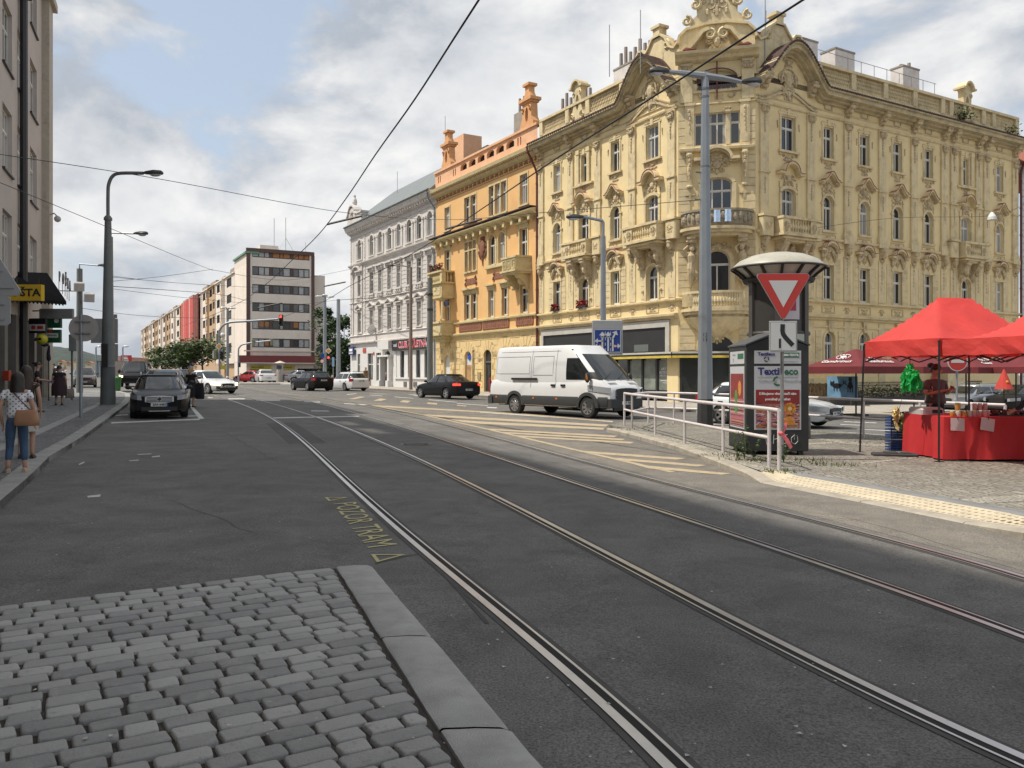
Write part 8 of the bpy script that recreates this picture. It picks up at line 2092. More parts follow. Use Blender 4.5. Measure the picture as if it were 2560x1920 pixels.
def handrail(label,tops,posts,mids):
 p0=gp(*posts[0],IZ);t=thing('handrail',label,'railing',p0,0,'white handrails on the island');L=[gp(u,v,IZ)for u,v in posts]
 for p in L:mb=MB();mb.tube([tuple(p-p0-Vector((0,0,.02))),tuple(p-p0+Vector((0,0,1.0)))],.033,8);mb.build('post',RAILW,t,smooth=60)
 up_=[tuple(p-p0+Vector((0,0,1.0)))for p in L]
 mb=MB();mb.tube(up_[:tops]if tops else up_,.036,8);mb.build('top_rail',RAILW,t,smooth=60)
 if tops and tops<len(up_):mb=MB();mb.tube([up_[tops-1],up_[tops]],.036,8);mb.build('end_rail',RAILW,t,smooth=60)
 mb=MB();mb.tube([tuple(p-p0+Vector((0,0,.5)))for p in L[:mids]],.032,8);mb.build('mid_rail',RAILW,t,smooth=60);return t
handrail('white handrail along the front kerb of the island, ending by the give way sign',0,[(1561,1064),(1580,1071),(1638,1088),(1712,1109),(1808,1136),(1923,1166),(1948,1176)],6)
handrail('white handrail along the back edge of the island, running behind the stall',0,[(1580,1071),(1621,1057),(1685,1059),(1850,1068),(2020,1081),(2159,1094),(2300,1105),(2430,1117),(2513,1124)],9)
p=gp(1950,1176,IZ);t=thing('ribbon','pink barrier tape knotted round the end post of the front handrail','tape',(p.x,p.y,p.z+.62));PK=mk('pink_tape',(.65,.13,.15),.5,.3,20)
mb=MB();mb.ball((.0,-.03,0),(.045,.045,.04),8,5);mb.loft([[(.02,-.05,0),(.05,-.05,0)],[(.06,-.06,.1),(.10,-.06,.12)],[(.05,-.05,.17),(.09,-.05,.19)]],False);mb.loft([[(.0,-.05,0),(.04,-.05,.02)],[(.06,-.06,-.12),(.13,-.06,-.10)],[(.15,-.06,-.26),(.19,-.06,-.22)]],False);mb.build('knot',PK,t,fix=False)
TENT=bpy.data.materials.new('red_tent_fabric');nt,b,out=nodes(TENT);P=pos(nt)
col_=mixc(nt,1.0,(.78,.085,.075),mapr(nt,noise(nt,P,1.6,4),.3,.7,.9,1.1),'MULTIPLY');nt.links.new(col_,b.inputs['Base Color']);b.inputs['Roughness'].default_value=.7
tl_=nt.nodes.new('ShaderNodeBsdfTranslucent');nt.links.new(col_,tl_.inputs[0]);mx=nt.nodes.new('ShaderNodeMixShader');mx.inputs[0].default_value=.40;nt.links.new(b.outputs[0],mx.inputs[1]);nt.links.new(tl_.outputs[0],mx.inputs[2]);nt.links.new(mx.outputs[0],out.inputs[0])
bumpn(nt,b,noise(nt,P,1.7,3,.5,1.2),.45,.08)
TB=mk('black_tent_frame',(.014,.014,.015),.45)
A_=gp(2161,1130,IZ);F_=gp(2348,1154,IZ);e2_=(F_-A_);e2_.z=0;Ls=e2_.length;e2_.normalize();e1_=Vector((-e2_.y,e2_.x,0))
def tent(label,org,Lx,Ly,zt,zp,legs,val=.32,ex=1.15):
 rz=math.atan2(e1_.y,e1_.x);t=thing('market_tent',label,'tent',org,rz,'red market tents')
 n_=10;mb=MB()
 def roof(x,y):
  fx=min(x,Lx-x)/(Ly/2);fy=min(y,Ly-y)/(Ly/2);f=min(1,fx,fy);return zt+(zp-zt)*(f**ex)
 nx,ny=30,20;g=[[(Lx*i/nx,Ly*j/ny,roof(Lx*i/nx,Ly*j/ny)+.008*math.sin(i*.6+j*.5)*math.sin(j*.7)-.035*abs(math.sin(PI*i/nx*2))*abs(math.sin(PI*j/ny*2)))for i in range(nx+1)]for j in range(ny+1)]
 mb.loft(g,False);mb.build('canopy',TENT,t,smooth=35,fix=False)
 mb=MB();per=[(x/14*Lx,0)for x in range(14)]+[(Lx,y/8*Ly)for y in range(8)]+[(Lx-x/14*Lx,Ly)for x in range(14)]+[(0,Ly-y/8*Ly)for y in range(9)]
 mb.loft([[(x,y,zt)for x,y in per],[(x+.012*math.sin(i*1.9),y+.012*math.cos(i*2.3),zt-val*.5)for i,(x,y)in enumerate(per)],[(x+.02*math.sin(i*1.4),y+.02*math.cos(i*1.7),zt-val+.012*math.sin(i*2.7))for i,(x,y)in enumerate(per)]],False);mb.build('valance',TENT,t,fix=False)
 for x,y,dx,dy in legs:mb=MB();mb.tube([(x+dx,y+dy,0),(x,y,zt-.04)],.026,4);mb.box(x+dx-.06,x+dx+.06,y+dy-.06,y+dy+.06,-.005,.008);mb.build('leg',TB,t)
 mb=MB()
 for y in(.03,Ly-.03):
  for k in range(int(Lx)):a,c=k*Lx/int(Lx),(k+1)*Lx/int(Lx);mb.tube([(a,y,zt-.05),(c,y,zt-.42)],.014,4);mb.tube([(a,y,zt-.42),(c,y,zt-.05)],.014,4)
 for x in(.03,Lx-.03):
  for k in range(2):a,c=k*Ly/2,(k+1)*Ly/2;mb.tube([(x,a,zt-.05),(x,c,zt-.42)],.014,4);mb.tube([(x,a,zt-.42),(x,c,zt-.05)],.014,4)
 for(x,y)in((0,0),(Lx,0),(0,Ly),(Lx,Ly)):mb.tube([(x,y,zt-.10),(Ly/2 if x==0 else Lx-Ly/2,Ly/2,zt+.1)],.012,4)
 mb.build('scissor_frame',TB,t);return t
z0=gz(7.6)+IZ
tent('red market tent with a hipped roof over the rear of the stall',(F_.x,F_.y,z0),2.9,Ls,2.33,3.22,[(0,0,-.05,-.04),(0,Ls,-.10,.02),(2.9,0,0,0),(2.9,Ls,0,0)])
o2=Vector((F_.x,F_.y,0))+e1_*.02+e2_*(Ls+.04)
tent('red market tent at the right edge, nearer to us than the other',(o2.x,o2.y,z0),2.9,Ls-.02,2.30,2.78,[(2.9,0,0,0),(2.9,Ls,0,0)],.30,2.0)
Ta=gp(2258,1131,IZ);Tb=gp(2360,1152,IZ);te=(Tb-Ta);te.z=0;tw=te.length;te.normalize();tx=Vector((-te.y,te.x,0));rz=math.atan2(tx.y,tx.x)
t=thing('market_table','long market table covered to the ground with a red cloth','table',(Tb.x,Tb.y,Tb.z),rz);TL,TH=2.6,.84
CLR=mk('red_table_cloth',(.46,.018,.022),.75,.08,3,bump=.3,bscale=25)
mb=MB();mb.box(.02,TL-.02,.02,tw-.02,TH-.03,TH-.006);[mb.tube([(x,y,0),(x,y,TH-.03)],.02,6)for x in(.1,TL-.1)for y in(.1,tw-.1)];mb.build('table_frame',MATS['pole_grey_paint'],t)
per=[(x/40*TL,0)for x in range(40)]+[(TL,y/16*tw)for y in range(16)]+[(TL-x/40*TL,tw)for x in range(40)]+[(0,tw-y/22*tw)for y in range(23)]
mb=MB();rings=[[(x,y,TH)for x,y in per]]
for q in range(1,9):
 f=q/8;row=[]
 for i,(x,y)in enumerate(per):
  nx_=(-1 if x<=0 else(1 if x>=TL else 0));ny_=(-1 if y<=0 else(1 if y>=tw else 0));w=f*(.045*math.sin(i*.62+1.2*math.sin(i*.21))+.018*math.sin(i*1.37+f*2)+.035)
  row.append((x+nx_*w,y+ny_*w,TH*(1-f)+(.03+.06*max(0,math.sin(x*2.1+3.3))*(1 if y<=0 else 0))*f))
 rings.append(row)
mb.loft(rings,False);mb.poly([(0,0,TH),(TL,0,TH),(TL,tw,TH),(0,tw,TH)]);c_=mb.build('table_cloth',CLR,None,smooth=60,fix=False);c_.location=t.location;c_.rotation_euler=t.rotation_euler;tag(c_,'bright red cloth hanging in folds over the market table','tablecloth')
TM=Matrix.LocRotScale(t.location,t.rotation_euler,None)
def ontab(name,label,cat,x,y,z=TH,group=None,ang=0):q=TM@Vector((x,y,z));return thing(name,label,cat,q,rz+R(ang),group)
for i,x in enumerate((.22,.80,1.72)):
 p=ontab('price_tag',('leftmost','middle','rightmost')[i]+' paper price tag pinned to the front of the red cloth','price tag',x,-.07,TH-.02,'paper price tags');mb=MB();mb.box(-.13,.13,-.006,.0,-.24,0);o=mb.build('paper',mk('pink_white_paper',(.52,.38,.38),.7),p);o.rotation_euler=(R(-6),R((3,10,-2)[i]),0)
 mb=MB();mb.box(-.07,.07,-.009,-.007,-.10,-.09);mb.box(-.08,.04,-.009,-.007,-.16,-.15);mb.tube([(0,-.01,-.03),(0,-.02,.04)],.006,4);mb.build('writing',DKL,p)
p=ontab('scale','white kitchen scale on the left end of the red table','scale',.22,tw-.5);mb=MB();mb.bbox(-.22,.24,-.3,.28,0,.13,.03);mb.build('body',FL_,p);mb=MB();mb.box(-.19,.2,-.24,.24,.131,.145);mb.build('pan',STEEL,p);mb=MB();mb.box(.0,.2,-.306,-.299,.03,.10);mb.build('display',BLK,p)
JM=[mk('honey_jar',(.50,.24,.05),.25,.1),mk('pink_jar',(.55,.25,.25),.3,.1),mk('milky_tub',(.50,.46,.40),.4,.06)];LID=mk('jar_lid',(.55,.50,.38),.4)
rr=random.Random(2);jars=[(.22+.11*i,.12,0,2 if i%2 else 0,.045,.11)for i in range(4)]+[(.33,.13,.125,0,.05,.14)]+[(.62+.1*i,.10+.08*(i%2),0,1,.042,.12)for i in range(4)]+[(.66+.1*i,.14,.135,1,.04,.12)for i in range(3)]
for i,(x,y,z,m_,r_,h_)in enumerate(jars):
 p=ontab('jar','small %s jar with a pale lid among the jars on the red table'%('honey coloured','pink','milky')[m_],'jar',x,y,TH+z,'jars on the market table');mb=MB();mb.lathe([(r_*.9,0),(r_,.01),(r_,h_*.8),(r_*.8,h_*.86)],n=12);mb.build('glass',JM[m_],p,smooth=40);mb=MB();mb.lathe([(r_*.95,h_*.84),(r_*.95,h_),(r_*.9,h_+.004)],n=12);mb.build('lid',LID,p)
p=ontab('goods','dark berries heaped in a tray towards the right of the red table','produce',1.6,.4);rr=random.Random(8);mb=MB();[mb.ball((rr.uniform(-.45,.45),rr.uniform(-.2,.2),.02+rr.uniform(0,.08)),rr.uniform(.025,.05),6,4)for _ in range(90)];mb.build('berries',mk('dark_berries',(.05,.012,.018),.35,.5,12),p,smooth=60);mb=MB();mb.box(-.5,.5,-.25,.25,0,.03);mb.build('tray',POLED,p)
c_=at(2275,946,16.4);t=thing('bag_bundle','bundle of bright green plastic bags hanging from the red tent','plastic bags',c_);GPB=bpy.data.materials.new('green_plastic_film');nt,b,out=nodes(GPB);b.inputs['Base Color'].default_value=(.03,.50,.12,1);b.inputs['Roughness'].default_value=.35;b.inputs['Subsurface Weight'].default_value=0;tr_n=nt.nodes.new('ShaderNodeBsdfTranslucent');tr_n.inputs[0].default_value=(.05,.6,.15,1);mx=nt.nodes.new('ShaderNodeMixShader');mx.inputs[0].default_value=.45;nt.links.new(b.outputs[0],mx.inputs[1]);nt.links.new(tr_n.outputs[0],mx.inputs[2]);nt.links.new(mx.outputs[0],out.inputs[0])
rr=random.Random(6)
def crumple(mb,c,w,h,rr,n=4):
 a=rr.uniform(0,6.28);sd=Vector((math.cos(a),math.sin(a),0));nn=Vector((-sd.y,sd.x,0))
 mb.loft([[tuple(c+sd*(w*(i/n-.5)*(.55+.6*j/n))+Vector((0,0,-h*j/n))+nn*rr.uniform(-.05,.05)+Vector((rr.uniform(-.02,.02),rr.uniform(-.02,.02),rr.uniform(-.03,.03))))for i in range(n+1)]for j in range(n+1)],False)
mb=MB()
for q in range(26):a=rr.uniform(0,6.28);r_=rr.uniform(.03,.14);crumple(mb,Vector((r_*math.cos(a),r_*math.sin(a),rr.uniform(.05,.16))),rr.uniform(.12,.26),rr.uniform(.16,.36),rr)
for q in range(7):a=rr.uniform(0,6.28);crumple(mb,Vector((.04*math.cos(a),.04*math.sin(a),rr.uniform(.2,.30))),.10,.16,rr,3)
mb.build('bags',GPB,t,fix=False);mb=MB();mb.tube([(0,0,.1),(0,0,.45)],.008,4);mb.build('string',POLED,t)
c_=gp(2259,1129,IZ);t=thing('crate','blue plastic crate stack at the left end of the red table','crate',(c_.x-.02,c_.y+.25,c_.z),rz);BLC=mk('blue_crate_plastic',(.015,.05,.17),.5,.1)
mb=MB()
for q in range(3):
 z=q*.26
 for k in range(4):mb.box(-.2,.2,-.15,-.135,z+k*.06,z+k*.06+.035);mb.box(-.2,.2,.135,.15,z+k*.06,z+k*.06+.035);mb.box(-.2,-.185,-.15,.15,z+k*.06,z+k*.06+.035);mb.box(.185,.2,-.15,.15,z+k*.06,z+k*.06+.035)
 for x in(-.19,-.06,.06,.19):mb.box(x-.012,x+.012,-.148,-.137,z,z+.24)
 mb.box(-.19,.19,-.14,.14,z,z+.015)
mb.build('lattice',BLC,t)
for lb,m_,dx,dz in(('yellow plastic bag on top of the blue crates',mk('yellow_bag_film',(.60,.48,.22),.5,.1),-.10,.66),('pale green plastic bag drooping over the blue crates',mk('pale_green_film',(.18,.55,.22),.5,.1),.08,.56)):
 q=t.location+Vector((dx,-.14,dz));s=thing('plastic_bag',lb,'plastic bag',q,0,'plastic bags on the crates');mb=MB();[crumple(mb,Vector((rr.uniform(-.04,.04),rr.uniform(-.04,.04),rr.uniform(.1,.32))),.17,rr.uniform(.2,.38),rr)for _ in range(7)];mb.build('film',m_,s,fix=False)
c_=gp(2236,1140,IZ);t=thing('tent_weight','flat black rubber weight on the setts in front of the red table','weight',c_,R(-14));mb=MB();mb.bbox(-.42,.42,-.16,.16,0,.06,.02);mb.bbox(-.2,.05,-.12,.12,.06,.085,.01);mb.bbox(.12,.3,-.1,.1,.06,.08,.01);mb.build('rubber',POLED,t);mb=MB();mb.tube([(-.1,0,.08),tuple(at(2275,930,16.4)-c_)],.005,4);mb.build('guy_line',POLED,t)
MAR=mk('dark_red_parasol_cloth',(.13,.014,.018),.8,.12,2)
def parasol(label,u,vt,Y,w,zr,txt=None):
 zb_=gz((u-UC)/FPX*Y)+.12;b_=Vector(((u-UC)/FPX*Y,Y,zb_));t=thing('parasol',label,'parasol',b_,R(28),'restaurant parasols');zt=px_h(vt,Y)-zb_;h_=w/2;zr=px_h(zr,Y)-zb_
 mb=MB();c4=[(-h_,-h_),(h_,-h_),(h_,h_),(-h_,h_)];e_=[]
 for i in range(4):a_,c_=c4[i],c4[(i+1)%4];e_+=[(lerp(a_[0],c_[0],q/6),lerp(a_[1],c_[1],q/6))for q in range(6)]
 mb.loft([[(x*k,y*k,z)for x,y in e_]for k,z in((.04,zt),(.5,lerp(zr,zt,.46)),(1,zr))]+[[(x*1.005,y*1.005,zr-.28)for x,y in e_]],True,True);mb.build('canopy',MAR,t,fix=False)
 mb=MB();mb.tube([(0,0,0),(0,0,zt)],.035,7);mb.box(-.35,.35,-.35,.35,0,.08);mb.build('pole',POLED,t)
 mb=MB()
 for x,y in c4:mb.tube([(0,0,zt-.1),(x*.95,y*.95,zr)],.015,4)
 mb.build('ribs',POLED,t)
 if txt:
  s_=math.atan2(zt-zr,h_);L=MB()
  for fz in(0,90):
   M_=RZ(-fz)@TR(0,-h_*.76,lerp(zr,zt,.26))@RX(math.degrees(s_))@TR(0,0,.03)
   L.text(txt,.34,M_,.004);L.push(M_@TR(0,.45,0))
   for q in range(14):a=2*PI*q/14;L.tube([(.32*math.cos(a),.2*math.sin(a),0),(.32*math.cos(a+.3),.2*math.sin(a+.3),0)],.02,4)
   L.ball((0,0,0),(.15,.1,.01),8,4);L.pop()
  L.build('printed_emblem',WT,t,fix=False)
 return t
parasol('large dark red parasol with a white emblem, leftmost above the terrace',2140,873,34,3.0,917,'Gambrinus')
parasol('dark red parasol right behind the green plastic bags',2285,880,37,3.2,918)
parasol('dark red parasol with a white emblem behind the stall keeper',2415,884,39,3.3,919,'Gambrinus');parasol('dark red parasol furthest right, under the near red tent',2540,884,38,3.3,918)
b_=Vector(((2510-UC)/FPX*29,29,gz(17)+.1));t=thing('pennant','small red folded parasol with a pale dot behind the black car','parasol',b_);mb=MB();mb.lathe([(.02,1.95),(.30,1.25),(.02,1.27)],n=14);mb.build('canopy',mk('red_pennant_cloth',(.45,.04,.03),.8),t);mb=MB();mb.tube([(0,0,0),(0,0,1.95)],.02,6);mb.build('pole',POLED,t);mb=MB();mb.ball((0,-.19,1.5),.05,8,5);mb.build('dot',SIGNY,t)
b_=gp(2052,1012,.124);t=thing('reed_kiosk','reed-clad kiosk with a flat tan roof beside the terrace fence','kiosk',b_,R(-20));k=b_.y/FPX;REED=mk('dry_reed',(.28,.20,.12),.9,.35,9,dirt=.6,dirtc=(.10,.07,.045),dscale=4)
mb=MB();rr=random.Random(4)
for q in range(260):x=rr.uniform(-.95,.75);y=rr.uniform(-.25,.05);h_=rr.uniform(.75,1.28);mb.tube([(x,y,0),(x+rr.uniform(-.1,.1),y+rr.uniform(-.08,.02),h_*.6),(x+rr.uniform(-.2,.35),y-rr.uniform(0,.15),h_)],.014,3,False)
mb.box(-.95,.75,0,1.2,0,1.2);mb.build('reed_wall',REED,t,fix=False)
mb=MB();mb.box(-1.2,1.75,-.6,1.4,px_h(946,b_.y)-b_.z-.0,px_h(936,b_.y)-b_.z);mb.build('roof',mk('tan_roof_board',(.33,.26,.13),.8,.15),t);mb=MB();[mb.tube([(x,y,0),(x,y,px_h(946,b_.y)-b_.z)],.05,6)for x in(-1.0,1.6)for y in(-.45,1.2)];mb.build('posts',POLED,t)
c_=at(2106,996,35.5);t=thing('painted_panel','light blue painted panel with two black cats on the terrace fence','mural',c_,R(-35));MU=mk('mural_blue',(.16,.33,.50),.7,.3,3);mb=MB();mb.box(-.62,.62,-.03,.03,0,.95);mb.build('panel',MU,t)
mb=MB();y0,y1=-.045,-.032
for cx_,cz_,s,tl_,up_ in((-.22,.55,.15,1,0),(.33,.58,.12,-1,1)):
 mb.prism(arc(cx_,cz_,s*(1.3 if not up_ else .7),0,360,12,s*(.7 if not up_ else 1.5))[:-1],y0,y1);hx,hz=(cx_-s*1.3,cz_+s*.5)if not up_ else(cx_,cz_+s*1.9);mb.prism(arc(hx,hz,s*.6,0,360,10)[:-1],y0-.001,y1)
 for sg in(-1,1):mb.prism([(hx+sg*s*.5,hz+s*.2),(hx+sg*s*.15,hz+s*.5),(hx+sg*s*.5,hz+s)],y0-.002,y1)
 for q in(-1,0,1):mb.box(cx_+q*s*.8-.015,cx_+q*s*.8+.015,y0,y1,cz_-s*(1.5 if not up_ else 2.6),cz_)
 mb.tube([(cx_+tl_*s*1.2,-.04,cz_),(cx_+tl_*s*1.9,-.04,cz_+s*.6),(cx_+tl_*s*1.6,-.04,cz_+s*1.5)],.018,4)
mb.build('painted_cats',DKL,t)
fa,fb=gp(2075,1014,.124),gp(2400,1006,.124);t=thing('terrace_fence','dark iron fence on a low wall around the garden restaurant','fence',fa,math.atan2(fb.y-fa.y,fb.x-fa.x));L=Vector((fb.x-fa.x,fb.y-fa.y,0)).length+4
IR=mk('dark_iron_fence',(.02,.02,.02),.6);mb=MB();mb.box(0,L,0,.3,-.3,.38);mb.build('low_wall',mk('dark_stone_wall',(.05,.045,.04),.85,.2,3),t);mb=MB()
for q in range(int(L/.14)):x=q*.14;mb.tube([(x,.12,.38),(x,.12,1.22)],.012,4);mb.lathe([(.012,0),(.03,.04),(.0,.13)],(x,.12,1.2),4)
for z in(.5,1.1):mb.box(0,L,.10,.14,z-.02,z+.02)
mb.build('iron_bars',IR,t)
LEAFS=[]
def leafmat(name,c):
 m=bpy.data.materials.new(name);nt,b,out=nodes(m);P=pos(nt);cc_=mixc(nt,mapr(nt,noise(nt,P,1.1,3),.35,.65,0,1),tuple(x*.55 for x in c),tuple(x*1.35 for x in c));nt.links.new(cc_,b.inputs['Base Color']);b.inputs['Roughness'].default_value=.55
 t_=nt.nodes.new('ShaderNodeBsdfTranslucent');nt.links.new(cc_,t_.inputs[0]);mx=nt.nodes.new('ShaderNodeMixShader');mx.inputs[0].default_value=.25;nt.links.new(b.outputs[0],mx.inputs[1]);nt.links.new(t_.outputs[0],mx.inputs[2]);nt.links.new(mx.outputs[0],out.inputs[0]);return m
LF1=leafmat('dark_leaf',(.045,.075,.025));LF2=leafmat('mid_leaf',(.075,.11,.035));LF3=leafmat('dry_grass_blade',(.16,.15,.06));LF4=leafmat('weed_leaf',(.07,.12,.03))
def leaf(mb,c,s,r):
 a,b_=r.uniform(0,6.28),r.uniform(-1,1);u=Vector((math.cos(a),math.sin(a),b_*.6)).normalized()*s;v=u.cross(Vector((r.uniform(-1,1),r.uniform(-1,1),1))).normalized()*s*.55
 mb.add([tuple(c-u),tuple(c+v*1.0-u*.1),tuple(c+u),tuple(c-v*1.0-u*.1)],[(0,1,2,3)])
t=thing('hedge','dark green hedge behind the terrace fence','hedge',fa,math.atan2(fb.y-fa.y,fb.x-fa.x));mb=MB();rr=random.Random(9)
for q in range(2600):leaf(mb,Vector((rr.uniform(1.0,L),.45+rr.uniform(0,.7),rr.uniform(.25,1.0+.2*math.sin(q)))),rr.uniform(.06,.12),rr)
mb.build('foliage',LF1,t,fix=False)
def tree(label,px_u,Y,h,w,seed,leafm,n=2600,trunk=.3,zb=0,ls=(.16,.34),base=.25):
 x=(px_u-UC)/FPX*Y;t=thing('tree',label,'tree',(x,Y,gz(x)+zb),0,'street trees');r=random.Random(seed);mb=MB();tips=[]
 mb.tube([(0,0,-.1),(.05,0,h*base),(r.uniform(-.2,.2),r.uniform(-.2,.2),h*.55),(r.uniform(-.3,.3),0,h*.8)],[.16*trunk/.3,.13*trunk/.3,.09,.04],7)
 for q in range(9):
  a=r.uniform(0,6.28);z0=h*r.uniform(base,.6);L_=w*r.uniform(.3,.5);e_=Vector((math.cos(a)*L_,math.sin(a)*L_,z0+h*r.uniform(.12,.32)));mb.tube([(0,0,z0),tuple(Vector((e_.x*.5,e_.y*.5,z0+(e_.z-z0)*.65))),tuple(e_)],[.07,.05,.02],5);tips.append(e_)
 mb.build('trunk',mk('tree_bark',(.06,.05,.04),.9,.2,6),t)
 cl=[(e_,r.uniform(.16,.26)*w)for e_ in tips]+[(Vector((r.uniform(-.3,.3)*w,r.uniform(-.3,.3)*w,h*r.uniform(base+.12,.94))),r.uniform(.13,.24)*w)for _ in range(12)]
 mb=MB()
 for _ in range(n):
  c_,rad=r.choice(cl);d=Vector((r.gauss(0,1),r.gauss(0,1),r.gauss(0,.8)));d=d/max(.3,d.length)*rad*r.uniform(.35,1.08);leaf(mb,c_+d,r.uniform(*ls),r)
 mb.build('crown',leafm,t,fix=False);return t
tree('round street tree before the long block, leftmost of the three small trees',415,118,4.6,6.2,1,LF2,1800);tree('small street tree with a spreading crown in the middle, before the long apartment block',455,114,5.4,6.4,2,LF1,1800);tree('small street tree nearest the traffic light mast, in front of the apartment block',506,112,5.9,6.6,3,LF2,2000)
tree('tall dark tree between the apartment block and the grey house, left one',824,135,12.2,5.2,4,LF1,4200,.5,0,(.18,.36),.12);tree('tall bushy tree right behind the corner of the grey house',858,130,10.4,8.2,5,LF1,4200,.5,0,(.18,.36),.10);tree('low dark tree filling the gap below the tall trees by the grey house',846,128,6.5,6.0,6,LF1,3400,.4,0,(.18,.36),.06)
tree('loose dark tree further back in the gap left of the grey house',838,160,8.5,6,7,LF2,2600,.5,0,(.2,.4),.1)
mb=MB();rr=random.Random(3);mb2=MB()
spots=[(1580,1075,.5,26),(1690,1062,.5,20),(1810,1140,.5,50),(1866,1152,.35,60),(1905,1150,.5,70),(1950,1180,.4,60),(2010,1150,.5,60),(2065,1160,.6,50),(2090,1164,.4,40),(2165,1110,.8,20),(2240,1104,.6,20)]
for u,v,r_,n_ in spots:
 c_=gp(u,v,IZ)
 for q in range(n_):
  p=c_+Vector((rr.gauss(0,r_*.5),rr.gauss(0,r_*.35),0));p.z=gz(p.x)+IZ;h_=rr.uniform(.02,.10);a=rr.uniform(0,6.28);d=Vector((math.cos(a),math.sin(a),0))*.012;l_=Vector((rr.uniform(-.05,.05),rr.uniform(-.05,.05),h_));(mb if rr.random()<.5 else mb2).add([tuple(p-d),tuple(p+d),tuple(p+l_)],[(0,1,2)])
tag(mb.build('dry_grass',LF3,fix=False),'dry grass tufts along the island kerb and handrails','grass',kind='stuff');tag(mb2.build('green_grass',LF4,fix=False),'green grass tufts between the setts of the island','grass',kind='stuff')
for i,(u,v,hh,lb)in enumerate(((1845,1150,.62,'tall thin weed growing at the left corner of the textile container'),(1862,1149,.66,'tall weed right at the front corner edge of the textile container'),(1884,1150,.5,'bushy dark weed at the foot of the textile container front'),(1958,1156,.38,'dry weed sprouting behind the end post of the handrail'))):
 c_=gp(u,v,IZ);t=thing('weed',lb,'plant',c_,0,'weeds at the container');mb=MB()
 for s in range(3):
  a=rr.uniform(0,6.28);tp=Vector((math.cos(a)*.12,math.sin(a)*.12,hh*rr.uniform(.7,1)));mb.tube([(0,0,0),tuple(tp*.5+Vector((0,0,.05))),tuple(tp)],.005,3)
  for q in range(26):f=rr.uniform(.15,1);leaf(mb,tp*f+Vector((rr.uniform(-.03,.03),rr.uniform(-.03,.03),0)),rr.uniform(.015,.035),rr)
 mb.build('stems',LF4,t,fix=False)
c_=gp(2392,1032);Y=29.5;c_=Vector(((2392-UC)/FPX*Y,Y,gz(16)+.1));t=thing('road_sign','red no-entry sign on a grey pole, seen under the red tents','road sign',c_);mb=MB();mb.lathe([(.035,0),(.035,px_h(900,Y)-c_.z)],n=8);mb.build('pole',POLEL,t);mb=MB();zc=px_h(903,Y)-c_.z;mb.prism(arc(0,zc,.36,0,360,24)[:-1],-.06,-.04);mb.build('sign_rim',SIGNW,t);mb=MB();mb.prism(arc(0,zc,.33,0,360,24)[:-1],-.064,-.0605);mb.build('sign_disc',SIGNR,t);mb=MB();mb.box(-.23,.23,-.068,-.0645,zc-.06,zc+.06);mb.build('bar',SIGNW,t)
for i,(s_,z_,lb)in enumerate(((20.0,19.5,'small green bush growing out of the roof balustrade of the yellow house'),(26.0,19.35,'green weed growing on the right end of the yellow house eave'))):
 q=YR.M()@Vector((s_,-.35,z_));t=thing('roof_plant',lb,'plant',q);mb=MB();rr=random.Random(i);[leaf(mb,Vector((rr.gauss(0,.38),rr.gauss(0,.2),abs(rr.gauss(.25,.3)))),rr.uniform(.05,.12),rr)for _ in range(260 if i==0 else 120)];mb.tube([(0,0,-.3),(0,0,.5)],.02,4);mb.build('leaves',LF2,t,fix=False)
NF=Face(C2+D2*27.7,D2);t=thing('town_house','pale grey house with a red roof at the far right, beyond the yellow house','house',NF.loc(),NF.rz)
nops=[(1.2+2.6*q,2.3+2.6*q,z,z+2.0,'rect')for q in range(3)for z in(3.0,6.6,10.4,14)]
part(lambda mb:[wall(mb,0,9,-1,16.8,nops,.25)]+[mb.box(0,.7,-.06,.0,z*.5,z*.5+.42)for z in range(33)]+[mb.box(-.1,9,-.5,.1,16.8,17.3)],'wall',mk('pale_grey_render',(.52,.54,.55),.8,.05),t);part(lambda mb:[mb.box(a,b_,.2,.24,c,d)for a,b_,c,d,k_ in nops],'panes',PANED,t);part(lambda mb:mb.prismx([(-.6,17.3),(4,20.5),(8,20.5),(8,17)],0,9),'roof',mk('red_roof_tile',(.32,.10,.055),.8,.2,5),t)
TLB=mk('traffic_light_case',(.012,.014,.013),.5);TLR=mk('red_signal_on',(1.0,.04,.03),.3,0,emit=3.0);TLO=mk('signal_lens_off',(.03,.03,.03),.3)
def head(t,loc,h=1.0,on=False,board=None,back=False,rz=0):
 mb=MB();w=h*.16;mb.bbox(-w,w,-.12,.12,-h/2,h/2,.03)
 for q in(-1,0,1):z=-q*h*.31;mb.push(TR(0,(.12 if back else-.12),z)@RX(-90 if back else 90));mb.lathe([(w*.85,0),(w*.85,.18),(w*.8,.18),(w*.78,.0)],n=12,a0=R(-10),a1=R(190),caps=False);mb.pop()
 hd_=mb.build('signal_head',TLB if not back else mk('signal_back_olive',(.16,.17,.10),.6),t,loc=loc,rz=rz)
 if board:mb=MB();mb.bbox(-board,board,.13,.15,-board,board,.01);mb.build('back_board',SIGNW,hd_)
 for q in(-1,0,1):
  if back:break
  mb=MB();mb.lathe([(0,0),(w*.72,0),(w*.7,.01),(0,.02)],n=12);o=mb.build('lens',TLR if(on and q==-1)else TLO,hd_);o.location=(0,-.125,-q*h*.31);o.rotation_euler=(R(90),0,0)
 return hd_
def diamond(t,loc,s):
 mb=MB();mb.prism([(0,-s),(s,0),(0,s),(-s,0)],-.02,.0);d=mb.build('priority_sign',SIGNW,t,loc=loc);mb=MB();mb.prism([(0,-s*.66),(s*.66,0),(0,s*.66),(-s*.66,0)],-.03,-.021);mb.build('sign_centre',SIGNY,d)
def base(u,Y):x=(u-UC)/FPX*Y;return Vector((x,Y,gz(x)))
